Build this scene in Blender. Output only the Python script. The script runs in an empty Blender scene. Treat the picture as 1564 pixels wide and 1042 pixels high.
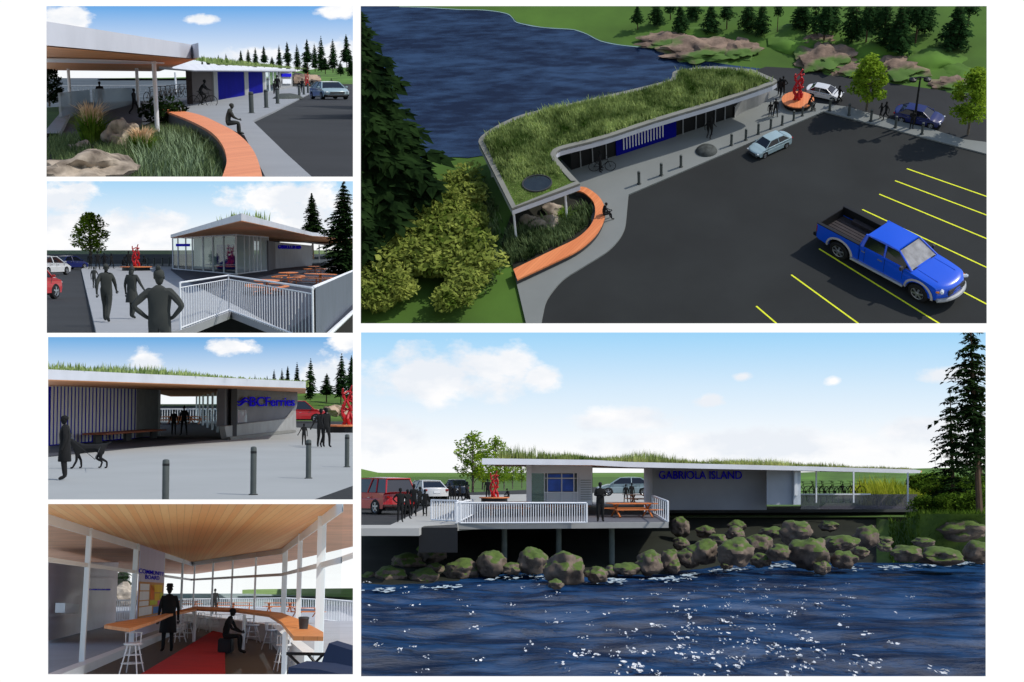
import bpy, bmesh, math, random
from mathutils import Vector, Matrix, noise
from mathutils.geometry import tessellate_polygon
# A presentation sheet: six separate scale models of the same ferry waiting shelter,
# set out in two columns like terraces (the higher models stand farther off), each with its own sky.
random.seed(7)
R = math.radians; PI = math.pi
V = Vector
F = 2000.0
SC = bpy.context.scene; COL = SC.collection
def lin(c):
    c = c / 255.0
    return c / 12.92 if c < .04045 else ((c + .055) / 1.055) ** 2.4
def rgb(r, g, b): return (lin(r), lin(g), lin(b), 1)
def ray(px, py): return V(((px - 782) / F, 1, (521 - py) / F))

class Panel:
    def __init__(s, key, rect, h, scale, hy=None, cen=None, pitch=0):
        s.key, s.rect, s.h, s.s = key, rect, h, scale
        if cen is None:
            a = math.atan((521 - hy) / F)
            r, g, u = V((1, 0, 0)), V((0, math.cos(a), math.sin(a))), V((0, -math.sin(a), math.cos(a)))
        else:
            c = ray(*cen).normalized(); r = c.cross(V((0, 0, 1))).normalized(); up = r.cross(c)
            t = R(pitch); g = c * math.cos(t) + up * math.sin(t); u = up * math.cos(t) - c * math.sin(t)
        s.R = Matrix((r, g, u)).transposed()
        s.RT = s.R.transposed()
        s.M = (s.R * scale).to_4x4() @ Matrix.Translation((0, 0, -h))
    def g(s, px, py, z=0.0):
        d = s.RT @ ray(px, py); t = (z - s.h) / d.z
        return V((0, 0, s.h)) + d * t
    def at(s, px, py, Y):
        d = s.RT @ ray(px, py); return V((0, 0, s.h)) + d * (Y / d.y)
    def vert(s, p, py):
        A = s.R @ V((p[0], p[1], -s.h)); B = s.R @ V((0, 0, 1)); k = (521 - py) / F
        return (k * A.y - A.z) / (B.z - k * B.y)
    def seg(s, A, B, px, z=0.0):
        k = (px - 782) / F
        def f(P): w = s.R @ V((P[0], P[1], z - s.h)); return w.x - k * w.y
        a, b = f(A), f(B); t = a / (a - b)
        return V((A[0] + (B[0] - A[0]) * t, A[1] + (B[1] - A[1]) * t, z))
    def proj(s, p):
        w = s.R @ (V(p) - V((0, 0, s.h))); return (782 + F * w.x / w.y, 521 - F * w.z / w.y)
    def ppm(s, p):  # pixels per metre at p
        w = s.R @ (V(p) - V((0, 0, s.h))); return F / w.y

# ---------------------------------------------------------------- materials
def newmat(n):
    m = bpy.data.materials.new(n); m.use_nodes = True; nt = m.node_tree; nt.nodes.clear()
    o = nt.nodes.new('ShaderNodeOutputMaterial'); return m, nt, o
def N(nt, t, **k):
    n = nt.nodes.new(t)
    for a, b in k.items():
        if a.startswith('i_'): n.inputs[a[2:].replace('_', ' ')].default_value = b
        else: setattr(n, a, b)
    return n
def mix(nt, f, a, b, bt='MIX'):
    n = nt.nodes.new('ShaderNodeMix'); n.data_type = 'RGBA'; n.blend_type = bt
    for idx, v in ((0, f), (6, a), (7, b)):
        if hasattr(v, 'is_linked') or hasattr(v, 'links'): nt.links.new(v, n.inputs[idx])
        else: n.inputs[idx].default_value = v
    return n.outputs[2]
def mth(nt, op, a, b=None, c=None, clamp=False):
    n = nt.nodes.new('ShaderNodeMath'); n.operation = op; n.use_clamp = clamp
    for i, v in enumerate((a, b, c)):
        if v is None: continue
        if hasattr(v, 'links'): nt.links.new(v, n.inputs[i])
        else: n.inputs[i].default_value = v
    return n.outputs[0]
def ramp(nt, fac, stops):
    n = nt.nodes.new('ShaderNodeValToRGB'); nt.links.new(fac, n.inputs[0]); e = n.color_ramp.elements
    while len(e) < len(stops): e.new(.5)
    for i, (p, c) in enumerate(stops): e[i].position = p; e[i].color = c
    return n.outputs[0]
def objco(nt, scale=(1, 1, 1), rot=(0, 0, 0)):
    t = nt.nodes.new('ShaderNodeTexCoord'); mp = nt.nodes.new('ShaderNodeMapping')
    mp.inputs['Scale'].default_value = scale; mp.inputs['Rotation'].default_value = rot
    nt.links.new(t.outputs['Object'], mp.inputs[0]); return mp.outputs[0]
def noi(nt, co, sc, det=4, rough=.55):
    n = nt.nodes.new('ShaderNodeTexNoise'); n.inputs['Scale'].default_value = sc; n.inputs['Detail'].default_value = det
    n.inputs['Roughness'].default_value = rough; nt.links.new(co, n.inputs['Vector']); return n.outputs['Fac']
MATS = {}
def mat(name, col, rough=.6, var=.25, vs=1.5, bump=0, bs=20, metal=0, spec=.4, stretch=(1, 1, 1), coat=0, col2=None):
    if name in MATS: return MATS[name]
    m, nt, o = newmat(name); p = N(nt, 'ShaderNodeBsdfPrincipled')
    p.inputs['Roughness'].default_value = rough; p.inputs['Metallic'].default_value = metal
    p.inputs['Specular IOR Level'].default_value = spec; p.inputs['Coat Weight'].default_value = coat
    co = objco(nt, stretch); c = col if len(col) == 4 else (*col, 1)
    if var > 0:
        f = ramp(nt, noi(nt, co, vs, 6), [(.3, (0, 0, 0, 1)), (.7, (1, 1, 1, 1))])
        a = tuple(x * (1 - var) for x in c[:3]) + (1,)
        b = col2 or tuple(min(1, x * (1 + var)) for x in c[:3]) + (1,)
        nt.links.new(mix(nt, f, a, b), p.inputs['Base Color'])
    else: p.inputs['Base Color'].default_value = c
    if bump:
        b = N(nt, 'ShaderNodeBump'); b.inputs['Strength'].default_value = bump
        nt.links.new(noi(nt, co, bs, 5), b.inputs['Height']); nt.links.new(b.outputs[0], p.inputs['Normal'])
    nt.links.new(p.outputs[0], o.inputs[0]); MATS[name] = m; return m
def planks(name, c1, c2, width=.14, axis=0, rot=0, dark=.45, knots=True):
    if name in MATS: return MATS[name]
    m, nt, o = newmat(name); p = N(nt, 'ShaderNodeBsdfPrincipled'); p.inputs['Roughness'].default_value = .55
    co = objco(nt, (1, 1, 1), (0, 0, rot)); sp = N(nt, 'ShaderNodeSeparateXYZ'); nt.links.new(co, sp.inputs[0])
    u = mth(nt, 'DIVIDE', sp.outputs[axis], width); fr = mth(nt, 'FRACT', u); fl = mth(nt, 'FLOOR', u)
    wn = N(nt, 'ShaderNodeTexWhiteNoise', noise_dimensions='1D'); nt.links.new(fl, wn.inputs['W'])
    sc = [1, 1, 1]; sc[axis] = 12; sc[1 - axis] = .7
    co2 = objco(nt, (1, 1, 1), (0, 0, rot)); mp = N(nt, 'ShaderNodeMapping'); mp.inputs['Scale'].default_value = sc; nt.links.new(co2, mp.inputs[0])
    gr = noi(nt, mp.outputs[0], 2.0, 6, .65)
    f = mth(nt, 'ADD', mth(nt, 'MULTIPLY', wn.outputs[0], .5), mth(nt, 'MULTIPLY', gr, .6))
    c = mix(nt, f, c1, c2)
    if knots:
        vo = N(nt, 'ShaderNodeTexVoronoi'); vo.inputs['Scale'].default_value = 1.6; nt.links.new(co, vo.inputs['Vector'])
        c = mix(nt, ramp(nt, vo.outputs['Distance'], [(.02, (.8, .8, .8, 1)), (.07, (0, 0, 0, 1))]), c, tuple(x * .35 for x in c1[:3]) + (1,))
    e = ramp(nt, mth(nt, 'ABSOLUTE', mth(nt, 'SUBTRACT', fr, .5)), [(.45, (0, 0, 0, 1)), (.49, (1, 1, 1, 1))])
    c = mix(nt, mth(nt, 'MULTIPLY', e, 1 - dark), c, tuple(x * .3 for x in c1[:3]) + (1,))
    nt.links.new(c, p.inputs['Base Color']); nt.links.new(p.outputs[0], o.inputs[0]); MATS[name] = m; return m
def leafmat(name, c1, c2, sc=1.2, trans=.25):
    if name in MATS: return MATS[name]
    m, nt, o = newmat(name); co = objco(nt)
    c = mix(nt, ramp(nt, noi(nt, co, sc, 5, .7), [(.35, (0, 0, 0, 1)), (.68, (1, 1, 1, 1))]), c1, c2)
    d = N(nt, 'ShaderNodeBsdfDiffuse'); t = N(nt, 'ShaderNodeBsdfTranslucent'); s = N(nt, 'ShaderNodeMixShader'); s.inputs[0].default_value = trans
    nt.links.new(c, d.inputs[0]); nt.links.new(c, t.inputs[0]); nt.links.new(d.outputs[0], s.inputs[1]); nt.links.new(t.outputs[0], s.inputs[2])
    nt.links.new(s.outputs[0], o.inputs[0]); MATS[name] = m; return m
def glassmat(name, tint, gl=.1, opac=0, ocol=(.8, .85, .9, 1)):
    if name in MATS: return MATS[name]
    m, nt, o = newmat(name); t = N(nt, 'ShaderNodeBsdfTransparent'); t.inputs[0].default_value = tint
    g = N(nt, 'ShaderNodeBsdfGlossy'); g.inputs['Roughness'].default_value = .03; s = N(nt, 'ShaderNodeMixShader'); s.inputs[0].default_value = gl
    nt.links.new(t.outputs[0], s.inputs[1]); nt.links.new(g.outputs[0], s.inputs[2]); out = s.outputs[0]
    if opac:
        d = N(nt, 'ShaderNodeBsdfDiffuse'); d.inputs[0].default_value = ocol; s2 = N(nt, 'ShaderNodeMixShader'); s2.inputs[0].default_value = opac
        nt.links.new(out, s2.inputs[1]); nt.links.new(d.outputs[0], s2.inputs[2]); out = s2.outputs[0]
    nt.links.new(out, o.inputs[0]); MATS[name] = m; return m
def skymat(name, P, Y, top, ztop, low, blobs, seed=0, zl=0.0, cs=1.0, amt=1.0):
    m, nt, o = newmat(name); e = N(nt, 'ShaderNodeEmission')
    co = objco(nt); sp = N(nt, 'ShaderNodeSeparateXYZ'); nt.links.new(co, sp.inputs[0])
    z0 = P.at(*( (P.rect[0] + P.rect[2]) / 2, P.hy), Y).z
    f = mth(nt, 'DIVIDE', mth(nt, 'SUBTRACT', sp.outputs[2], z0), ztop - z0, clamp=True)
    c = ramp(nt, f, [(zl, low), (min(.99, zl + .45), tuple((a + b) / 2 for a, b in zip(top, low))), (1, top)])
    w = abs(P.at(P.rect[2], P.hy, Y).x - P.at(P.rect[0], P.hy, Y).x)
    n1 = noi(nt, objco(nt, (1 / w, 1 / w, 1.7 / w), (0, 0, 0)), 9 * cs, 8, .62)
    acc = None
    for (px, py, rx, ry) in blobs:
        p = P.at(px, py, Y); k = Y / F * 1.02
        dx = mth(nt, 'DIVIDE', mth(nt, 'SUBTRACT', sp.outputs[0], p.x), rx * k); dz = mth(nt, 'DIVIDE', mth(nt, 'SUBTRACT', sp.outputs[2], p.z), ry * k)
        d = mth(nt, 'SQRT', mth(nt, 'ADD', mth(nt, 'MULTIPLY', dx, dx), mth(nt, 'MULTIPLY', dz, dz)))
        b = mth(nt, 'SUBTRACT', 1.15, d, clamp=False); acc = b if acc is None else mth(nt, 'MAXIMUM', acc, b)
    if acc:
        q = mth(nt, 'ADD', acc, mth(nt, 'MULTIPLY', mth(nt, 'SUBTRACT', n1, .5), 2.6))
        k = ramp(nt, q, [(.08, (0, 0, 0, 1)), (.55, (amt, amt, amt, 1))])
        n2 = noi(nt, objco(nt, (1 / w, 1 / w, 2 / w), (3, 1, 0)), 6, 5)
        c = mix(nt, k, c, mix(nt, ramp(nt, n2, [(.42, (0, 0, 0, 1)), (.62, (1, 1, 1, 1))]), rgb(236, 241, 248), (1.03, 1.02, 1.02, 1)))
    nt.links.new(c, e.inputs[0]); nt.links.new(e.outputs[0], o.inputs[0]); return m
def watermat(name, c1, c2, gl=.1, foam=0, rough=.12, bs=(1, 1, 1), bscale=1.2, shore=None, bstr=.6):
    m, nt, o = newmat(name); co = objco(nt, bs)
    n1 = noi(nt, co, bscale, 7, .62); n2 = noi(nt, co, bscale * .23, 4)
    b = N(nt, 'ShaderNodeBump'); b.inputs['Strength'].default_value = bstr; b.inputs['Distance'].default_value = .5 / bscale
    nt.links.new(n1, b.inputs['Height'])
    c = mix(nt, ramp(nt, mth(nt, 'ADD', mth(nt, 'MULTIPLY', n1, .55), mth(nt, 'MULTIPLY', n2, .45)), [(.43, (0, 0, 0, 1)), (.6, (1, 1, 1, 1))]), c1, c2)
    if foam:
        n3 = noi(nt, objco(nt, tuple(x * .9 for x in bs), (0, 0, .3)), bscale * .33, 3, .5); n4 = noi(nt, objco(nt, bs), bscale * 3.4, 5, .75)
        fo = mth(nt, 'MULTIPLY', ramp(nt, n3, [(.54, (0, 0, 0, 1)), (.66, (1, 1, 1, 1))]), ramp(nt, n4, [(foam, (0, 0, 0, 1)), (foam + .03, (1, 1, 1, 1))]))
        c = mix(nt, fo, c, (.95, .96, .97, 1))
    d = N(nt, 'ShaderNodeBsdfDiffuse'); g = N(nt, 'ShaderNodeBsdfGlossy'); g.inputs['Roughness'].default_value = rough
    nt.links.new(c, d.inputs[0]); nt.links.new(b.outputs[0], g.inputs['Normal']); nt.links.new(b.outputs[0], d.inputs['Normal'])
    s = N(nt, 'ShaderNodeMixShader'); s.inputs[0].default_value = gl
    nt.links.new(d.outputs[0], s.inputs[1]); nt.links.new(g.outputs[0], s.inputs[2]); nt.links.new(s.outputs[0], o.inputs[0]); return m

# ---------------------------------------------------------------- objects
OWN = {}   # object -> (panel, base)
def tag(o, label=None, cat=None, group=None, kind=None):
    if label: o['label'] = label
    if cat: o['category'] = cat
    if group: o['group'] = group
    if kind: o['kind'] = kind
    return o
def thing(P, base, name, label, cat, group=None, rotz=0.0, scale=1.0, tilt=None):
    o = bpy.data.objects.new(name, None); COL.objects.link(o); o.empty_display_size = .2
    m = P.M @ Matrix.Translation(base) @ Matrix.Rotation(rotz, 4, 'Z')
    if tilt is not None: m = m @ tilt
    o.matrix_world = m @ Matrix.Scale(scale, 4)
    OWN[o.name] = (P, V(base)); tag(o, label, cat, group); return o
class MB:
    def __init__(s): s.v = []; s.f = []
    def add(s, vs, fs):
        n = len(s.v); s.v += [V(x) for x in vs]; s.f += [tuple(i + n for i in f) for f in fs]; return s
    def box(s, c, sz, rz=0.0, top=1.0, m=None):
        x, y, z = (k / 2 for k in sz); vs = []
        for k, t in ((-z, 1.0), (z, top)):
            for a, b in ((-1, -1), (1, -1), (1, 1), (-1, 1)): vs.append(V((a * x * t, b * y * t, k)))
        rot = Matrix.Rotation(rz, 3, 'Z') if m is None else m
        return s.add([rot @ q + V(c) for q in vs], [(0, 3, 2, 1), (4, 5, 6, 7), (0, 1, 5, 4), (1, 2, 6, 5), (2, 3, 7, 6), (3, 0, 4, 7)])
    def tube(s, p0, p1, r0, r1=None, n=8, cap=True):
        return s.path([p0, p1], [r0, r0 if r1 is None else r1], n, cap)
    def path(s, ps, rs, n=8, cap=True, closed=False):
        ps = [V(p) for p in ps]; rs = rs if isinstance(rs, (list, tuple)) else [rs] * len(ps); b = len(s.v); up = None
        L = len(ps)
        for i, p in enumerate(ps):
            if closed: d = (ps[(i + 1) % L] - ps[i - 1]).normalized()
            else: d = (ps[min(i + 1, L - 1)] - ps[max(i - 1, 0)]).normalized()
            if up is None: up = V((0, 0, 1)) if abs(d.z) < .9 else V((1, 0, 0))
            a = d.cross(up).normalized(); up = a.cross(d).normalized()
            for k in range(n):
                t = 2 * PI * k / n; s.v.append(p + (a * math.cos(t) + up * math.sin(t)) * rs[i])
        for i in range(L if closed else L - 1):
            j = (i + 1) % L
            for k in range(n):
                q = (k + 1) % n; s.f.append((b + i * n + k, b + i * n + q, b + j * n + q, b + j * n + k))
        if cap and not closed: s.f.append(tuple(b + k for k in range(n))[::-1]); s.f.append(tuple(b + (L - 1) * n + k for k in range(n)))
        return s
    def lathe(s, c, prof, n=16, sx=1, sy=1):
        b = len(s.v); c = V(c)
        for r, z in prof:
            for k in range(n):
                t = 2 * PI * k / n; s.v.append(c + V((r * math.cos(t) * sx, r * math.sin(t) * sy, z)))
        for i in range(len(prof) - 1):
            for k in range(n):
                q = (k + 1) % n; s.f.append((b + i * n + k, b + i * n + q, b + (i + 1) * n + q, b + (i + 1) * n + k))
        s.f.append(tuple(b + k for k in range(n))[::-1]); s.f.append(tuple(b + (len(prof) - 1) * n + k for k in range(n)))
        return s
    def prism(s, pts, vec):
        pts = [V(p) for p in pts]; vec = V(vec) if hasattr(vec, '__len__') else V((0, 0, vec)); n = len(pts)
        tri = tessellate_polygon([pts]); tri = [tuple(i if isinstance(i, int) else i for i in t) for t in tri]
        s.add(pts + [p + vec for p in pts], [t for t in tri] + [tuple(i + n for i in t[::-1]) for t in tri] + [(i, (i + 1) % n, n + (i + 1) % n, n + i) for i in range(n)])
        return s
    def sheet(s, pts):
        pts = [V(p) for p in pts]; return s.add(pts, [tuple(t) for t in tessellate_polygon([pts])])
    def grid(s, fn, nu, nv):
        vs = [fn(i / nu, j / nv) for j in range(nv + 1) for i in range(nu + 1)]
        return s.add(vs, [(j * (nu + 1) + i, j * (nu + 1) + i + 1, (j + 1) * (nu + 1) + i + 1, (j + 1) * (nu + 1) + i) for j in range(nv) for i in range(nu)])
    def blob(s, c, r, seed=0, amp=.2, sub=2, fl=None, fr=1.0):
        bm = bmesh.new(); bmesh.ops.create_icosphere(bm, subdivisions=sub, radius=1)
        r = V(r) if hasattr(r, '__len__') else V((r, r, r)); vs = []
        for v in bm.verts:
            d = v.co.normalized(); k = 1 + amp * noise.noise(d * 1.3 * fr + V((seed * 3.1, seed, 0))) * 1.6 + amp * .5 * noise.noise(d * 3.5 * fr + V((seed, 0, 9)))
            q = V((d.x * r.x, d.y * r.y, d.z * r.z)) * k
            if fl is not None and q.z < fl: q.z = fl
            vs.append(q + V(c))
        fs = [tuple(v.index for v in f.verts) for f in bm.faces]; bm.free(); return s.add(vs, fs)
    def build(s, name, m, parent=None, P=None, base=None, smooth=False, local=False, bevel=0):
        if parent is not None and not local: off = OWN[parent.name][1]
        elif P is not None:
            off = V(base) if base is not None else V((sum(v.x for v in s.v) / len(s.v), sum(v.y for v in s.v) / len(s.v), min(v.z for v in s.v)))
        else: off = V((0, 0, 0))
        me = bpy.data.meshes.new(name); me.from_pydata([v - off for v in s.v], [], s.f); me.validate(); me.update()
        bm = bmesh.new(); bm.from_mesh(me)
        if len(bm.faces) < 60000: bmesh.ops.recalc_face_normals(bm, faces=bm.faces)
        if bevel:
            bmesh.ops.remove_doubles(bm, verts=bm.verts, dist=1e-5)
            ed = [e for e in bm.edges if len(e.link_faces) == 2 and e.calc_face_angle(0) > .5]
            bmesh.ops.bevel(bm, geom=ed, offset=bevel, segments=2, affect='EDGES', clamp_overlap=True)
        if smooth:
            for f in bm.faces: f.smooth = True
            for e in bm.edges:
                if len(e.link_faces) == 2 and e.calc_face_angle(0) > .7: e.smooth = False
        bm.to_mesh(me); bm.free(); me.materials.append(m)
        o = bpy.data.objects.new(name, me); COL.objects.link(o)
        if parent is not None: o.parent = parent; OWN[o.name] = (OWN[parent.name][0], OWN[parent.name][1])
        else: o.matrix_world = P.M @ Matrix.Translation(off); OWN[o.name] = (P, off)
        return o
def place(P, base, rotz=0.0, scale=1.0, tilt=None):
    m = P.M @ Matrix.Translation(base) @ Matrix.Rotation(rotz, 4, 'Z')
    if tilt is not None: m = m @ tilt
    return m @ Matrix.Scale(scale, 4)
PROTO = {}
def inst(key, maker, P, base, label, rotz=0.0, scale=1.0, group=None, sc3=None, mats=None):
    """first use builds the thing, later uses copy it and its parts"""
    first = key not in PROTO
    if first: PROTO[key] = maker()
    src = PROTO[key]; m = place(P, base, rotz) @ Matrix.Diagonal((*(sc3 or (scale,) * 3), 1))
    if first and not src.get('used'):
        src['used'] = 1; o = src
    else:
        o = src.copy(); COL.objects.link(o)
        for ch in src.children:
            c = ch.copy(); COL.objects.link(c); c.parent = o; OWN[c.name] = (P, V(base))
            for g in ch.children:
                d = g.copy(); COL.objects.link(d); d.parent = c; OWN[d.name] = (P, V(base))
    o.matrix_world = m; OWN[o.name] = (P, V(base))
    for ch in o.children:
        OWN[ch.name] = (P, V(base))
        for g in ch.children: OWN[g.name] = (P, V(base))
    o['label'] = label
    if group: o['group'] = group
    elif 'group' in o: del o['group']
    return o
def proot(name, cat):
    o = bpy.data.objects.new(name, None); COL.objects.link(o); o['category'] = cat; OWN[o.name] = (None, V((0, 0, 0))); return o
def struct(P, name, pts, m, z=0.0, thick=0):
    b = MB(); ps = [V((p.x, p.y, z)) if not hasattr(p, 'keepz') else p for p in pts]
    b.prism(ps, (0, 0, -thick)) if thick else b.sheet(ps)
    return tag(b.build(name, m, P=P), kind='structure')
def text_mesh(txt, size, extrude=.02, bold=0.0, align='CENTER', shear=0.0, space=1.0):
    cu = bpy.data.curves.new('t', 'FONT'); cu.body = txt; cu.size = size; cu.extrude = extrude; cu.offset = bold
    cu.align_x = align; cu.shear = shear; cu.space_character = space; cu.space_line = .85
    o = bpy.data.objects.new('t', cu); COL.objects.link(o); dg = bpy.context.evaluated_depsgraph_get()
    me = bpy.data.meshes.new_from_object(o.evaluated_get(dg)); vs = [v.co.copy() for v in me.vertices]; fs = [tuple(p.vertices) for p in me.polygons]
    bpy.data.objects.remove(o); bpy.data.curves.remove(cu); bpy.data.meshes.remove(me); return vs, fs
def put_text(P, txt, A, B, parent, m, name='lettering', extrude=.02, bold=0.0, shear=0.0, hh=None, prefix=None):
    """letters stretched along the wall line A->B (A.z, B.z = baseline), cap height hh"""
    vs, fs = text_mesh(txt, 1, extrude / 1, bold, 'LEFT', shear)
    x0 = min(v.x for v in vs); x1 = max(v.x for v in vs); y1 = max(v.y for v in vs); y0 = min(0, min(v.y for v in vs))
    d = (B - A); L = d.length; u = d.normalized(); n = V((u.y, -u.x, 0)).normalized(); b = MB()
    b.add([A + u * ((v.x - x0) / (x1 - x0) * L) + V((0, 0, 1)) * ((v.y - 0) / y1 * hh) + n * (v.z + extrude * 1.2) for v in vs], fs)
    return b.build(name, m, parent)
def outline(P, pts, z=0.0): return [P.g(x, y, z) for x, y in pts]
def smooth_px(pts, n=6):
    out = []
    for i in range(len(pts) - 1):
        p0, p1, p2, p3 = (V(pts[max(i - 1, 0)]), V(pts[i]), V(pts[i + 1]), V(pts[min(i + 2, len(pts) - 1)]))
        for k in range(n):
            t = k / n; out.append(tuple(.5 * ((2 * p1) + (-p0 + p2) * t + (2 * p0 - 5 * p1 + 4 * p2 - p3) * t * t + (-p0 + 3 * p1 - 3 * p2 + p3) * t ** 3)))
    out.append(tuple(pts[-1])); return out
ORD = ['first', 'second', 'third', 'fourth', 'fifth', 'sixth', 'seventh', 'eighth', 'ninth', 'tenth', 'eleventh', 'twelfth', 'thirteenth', 'fourteenth', 'fifteenth', 'sixteenth', 'seventeenth', 'eighteenth', 'nineteenth', 'twentieth']
def ordl(i):
    if i < 20: return ORD[i]
    t, u = divmod(i + 1, 10)
    return (['', '', 'twentieth', 'thirtieth', 'fortieth', 'fiftieth'][t] if u == 0 else ['', '', 'twenty', 'thirty', 'forty', 'fifty'][t] + '-' + ORD[u - 1])

P1 = Panel('top left view', (71, 9.5, 539, 270), 1.7, 320, hy=117)
P2 = Panel('second left view', (71.5, 277, 539, 508.5), 1.9, 48, hy=383)
P3 = Panel('third left view', (73.5, 515, 539, 763), 1.7, 12, hy=618)
P4 = Panel('indoor view', (73.5, 770, 539, 1030), 1.65, 2, hy=901)
TR = Panel('aerial view', (551, 9.5, 1507, 494), 45, 240, cen=(1028, 252), pitch=33)
BR = Panel('waterfront view', (551.5, 508, 1505.5, 1033), 2.2, 4, hy=722)
for p, hy in ((P1, 117), (P2, 383), (P3, 618), (P4, 901), (BR, 722)): p.hy = hy
# ---------------------------------------------------------------- shared materials
M = {}
M['asphalt'] = mat('asphalt', rgb(38, 40, 42), .85, .3, .22, .25, 60)
M['asphalt_dark'] = mat('asphalt dark', rgb(31, 34, 34), .85, .3, .16, .25, 60)
M['paving'] = mat('paving concrete', rgb(150, 152, 152), .8, .07, .4, .12, 40)
M['concrete'] = mat('concrete', rgb(150, 151, 150), .8, .12, 1.2, .15, 30)
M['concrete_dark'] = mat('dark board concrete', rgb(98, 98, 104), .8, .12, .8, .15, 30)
M['white'] = mat('white paint', rgb(228, 231, 235), .5, .05, 1)
M['fascia'] = mat('fascia metal', rgb(196, 200, 209), .5, .08, .7)
M['steel'] = mat('galvanised steel', rgb(150, 154, 158), .45, .1, 3)
M['bollard'] = mat('bollard metal', rgb(74, 80, 78), .5, .15, 6)
M['black'] = mat('black metal', rgb(20, 21, 23), .5, .1, 5)
M['person'] = mat('charcoal clothing', rgb(52, 55, 52), .9, .06, 3)
M['person_dark'] = mat('black clothing', rgb(15, 16, 18), .9, .1, 3)
M['blue'] = mat('royal blue paint', rgb(30, 28, 190), .9, .1, 1, spec=.02)
M['navy'] = mat('deep blue panel', rgb(18, 22, 128), .9, .1, .5, spec=.02)
M['letter'] = mat('blue lettering', rgb(34, 20, 215), .9, 0, spec=.02)
M['red'] = mat('red carved paint', rgb(178, 24, 34), .5, .1, 4)
M['soffit'] = planks('cedar soffit boards', rgb(202, 128, 78), rgb(232, 170, 118), .14, 0)
M['deckwood'] = planks('cedar bench slats', rgb(205, 112, 62), rgb(238, 150, 96), .2, 0, .5, knots=False)
M['wood'] = mat('oiled orange wood', rgb(208, 122, 66), .55, .15, 3, stretch=(6, 1, 1))
M['lawn'] = mat('mown lawn', rgb(70, 102, 32), .95, .3, .12, .3, 8)
M['lawn_far'] = mat('far meadow', rgb(96, 130, 60), .95, .3, .02)
M['hill'] = mat('grassed bank', rgb(78, 112, 38), .95, .45, .15, .3, 6)
M['soil'] = mat('dark soil', rgb(34, 34, 26), .95, .3, 2, .4, 12)
M['bark'] = mat('bark', rgb(84, 66, 52), .95, .35, 5, .5, 30, stretch=(4, 4, .6))
M['bark_grey'] = mat('grey bark', rgb(96, 88, 78), .95, .3, 5, .4, 30, stretch=(4, 4, .6))
M['rock'] = mat('granite boulder', rgb(120, 108, 96), .9, .42, 1.1, .7, 5, col2=rgb(196, 182, 166))
M['rock_tan'] = mat('tan rock face', rgb(128, 108, 90), .9, .4, .25, .7, 2.2, col2=rgb(190, 166, 146))
M['needles'] = leafmat('fir needles', rgb(22, 42, 22), rgb(52, 82, 44), .8)
M['needles_dark'] = leafmat('dark fir needles', rgb(12, 24, 14), rgb(46, 68, 34), .7)
M['leaf'] = leafmat('fresh leaves', rgb(74, 110, 22), rgb(160, 186, 62), .9, .35)
M['leaf_dark'] = leafmat('mid leaves', rgb(40, 66, 20), rgb(104, 132, 44), .9, .3)
M['shrubleaf'] = leafmat('shrub leaves', rgb(66, 92, 28), rgb(182, 190, 98), .55, .3)
M['roofgrass'] = leafmat('roof grasses', rgb(54, 86, 26), rgb(196, 212, 136), .45, .3)
M['grass'] = leafmat('ornamental grass', rgb(34, 58, 28), rgb(140, 160, 110), .9, .3)
M['plume'] = leafmat('grass plumes', rgb(214, 180, 140), rgb(240, 220, 190), 2, .3)
M['brightgrass'] = leafmat('fresh grass', rgb(70, 110, 30), rgb(150, 180, 70), 2, .3)
M['tyre'] = mat('tyre rubber', rgb(22, 22, 23), .8, .1, 8)
M['rim'] = mat('alloy rim', rgb(170, 174, 178), .3, .05, 6, metal=.7)
M['carglass'] = mat('tinted car glass', rgb(16, 20, 28), .06, 0, spec=.9)
M['lamp_red'] = mat('tail lamp', rgb(150, 14, 18), .25, 0)
M['lamp_clear'] = mat('headlamp lens', rgb(205, 212, 218), .15, 0, spec=.8)
M['plastic'] = mat('grey trim plastic', rgb(60, 60, 62), .6, .05, 4)
M['glass'] = glassmat('window glass', (.86, .92, .93, 1), .1)
M['glass_mist'] = glassmat('milky balustrade glass', (.8, .86, .88, 1), .1, .35, (.55, .6, .64, 1))
def paint(n, c): return mat(n, c, .28, .03, 1, spec=.5, coat=.6)
M['p_silver'] = paint('silver blue paint', rgb(150, 172, 178)); M['p_white'] = paint('white car paint', rgb(208, 210, 212)); M['p_navy'] = paint('navy car paint', rgb(22, 32, 92))
M['p_red'] = paint('red car paint', rgb(176, 16, 26)); M['p_blue'] = paint('bright blue car paint', rgb(16, 84, 216)); M['p_dark'] = paint('dark car paint', rgb(30, 40, 56))

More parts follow.
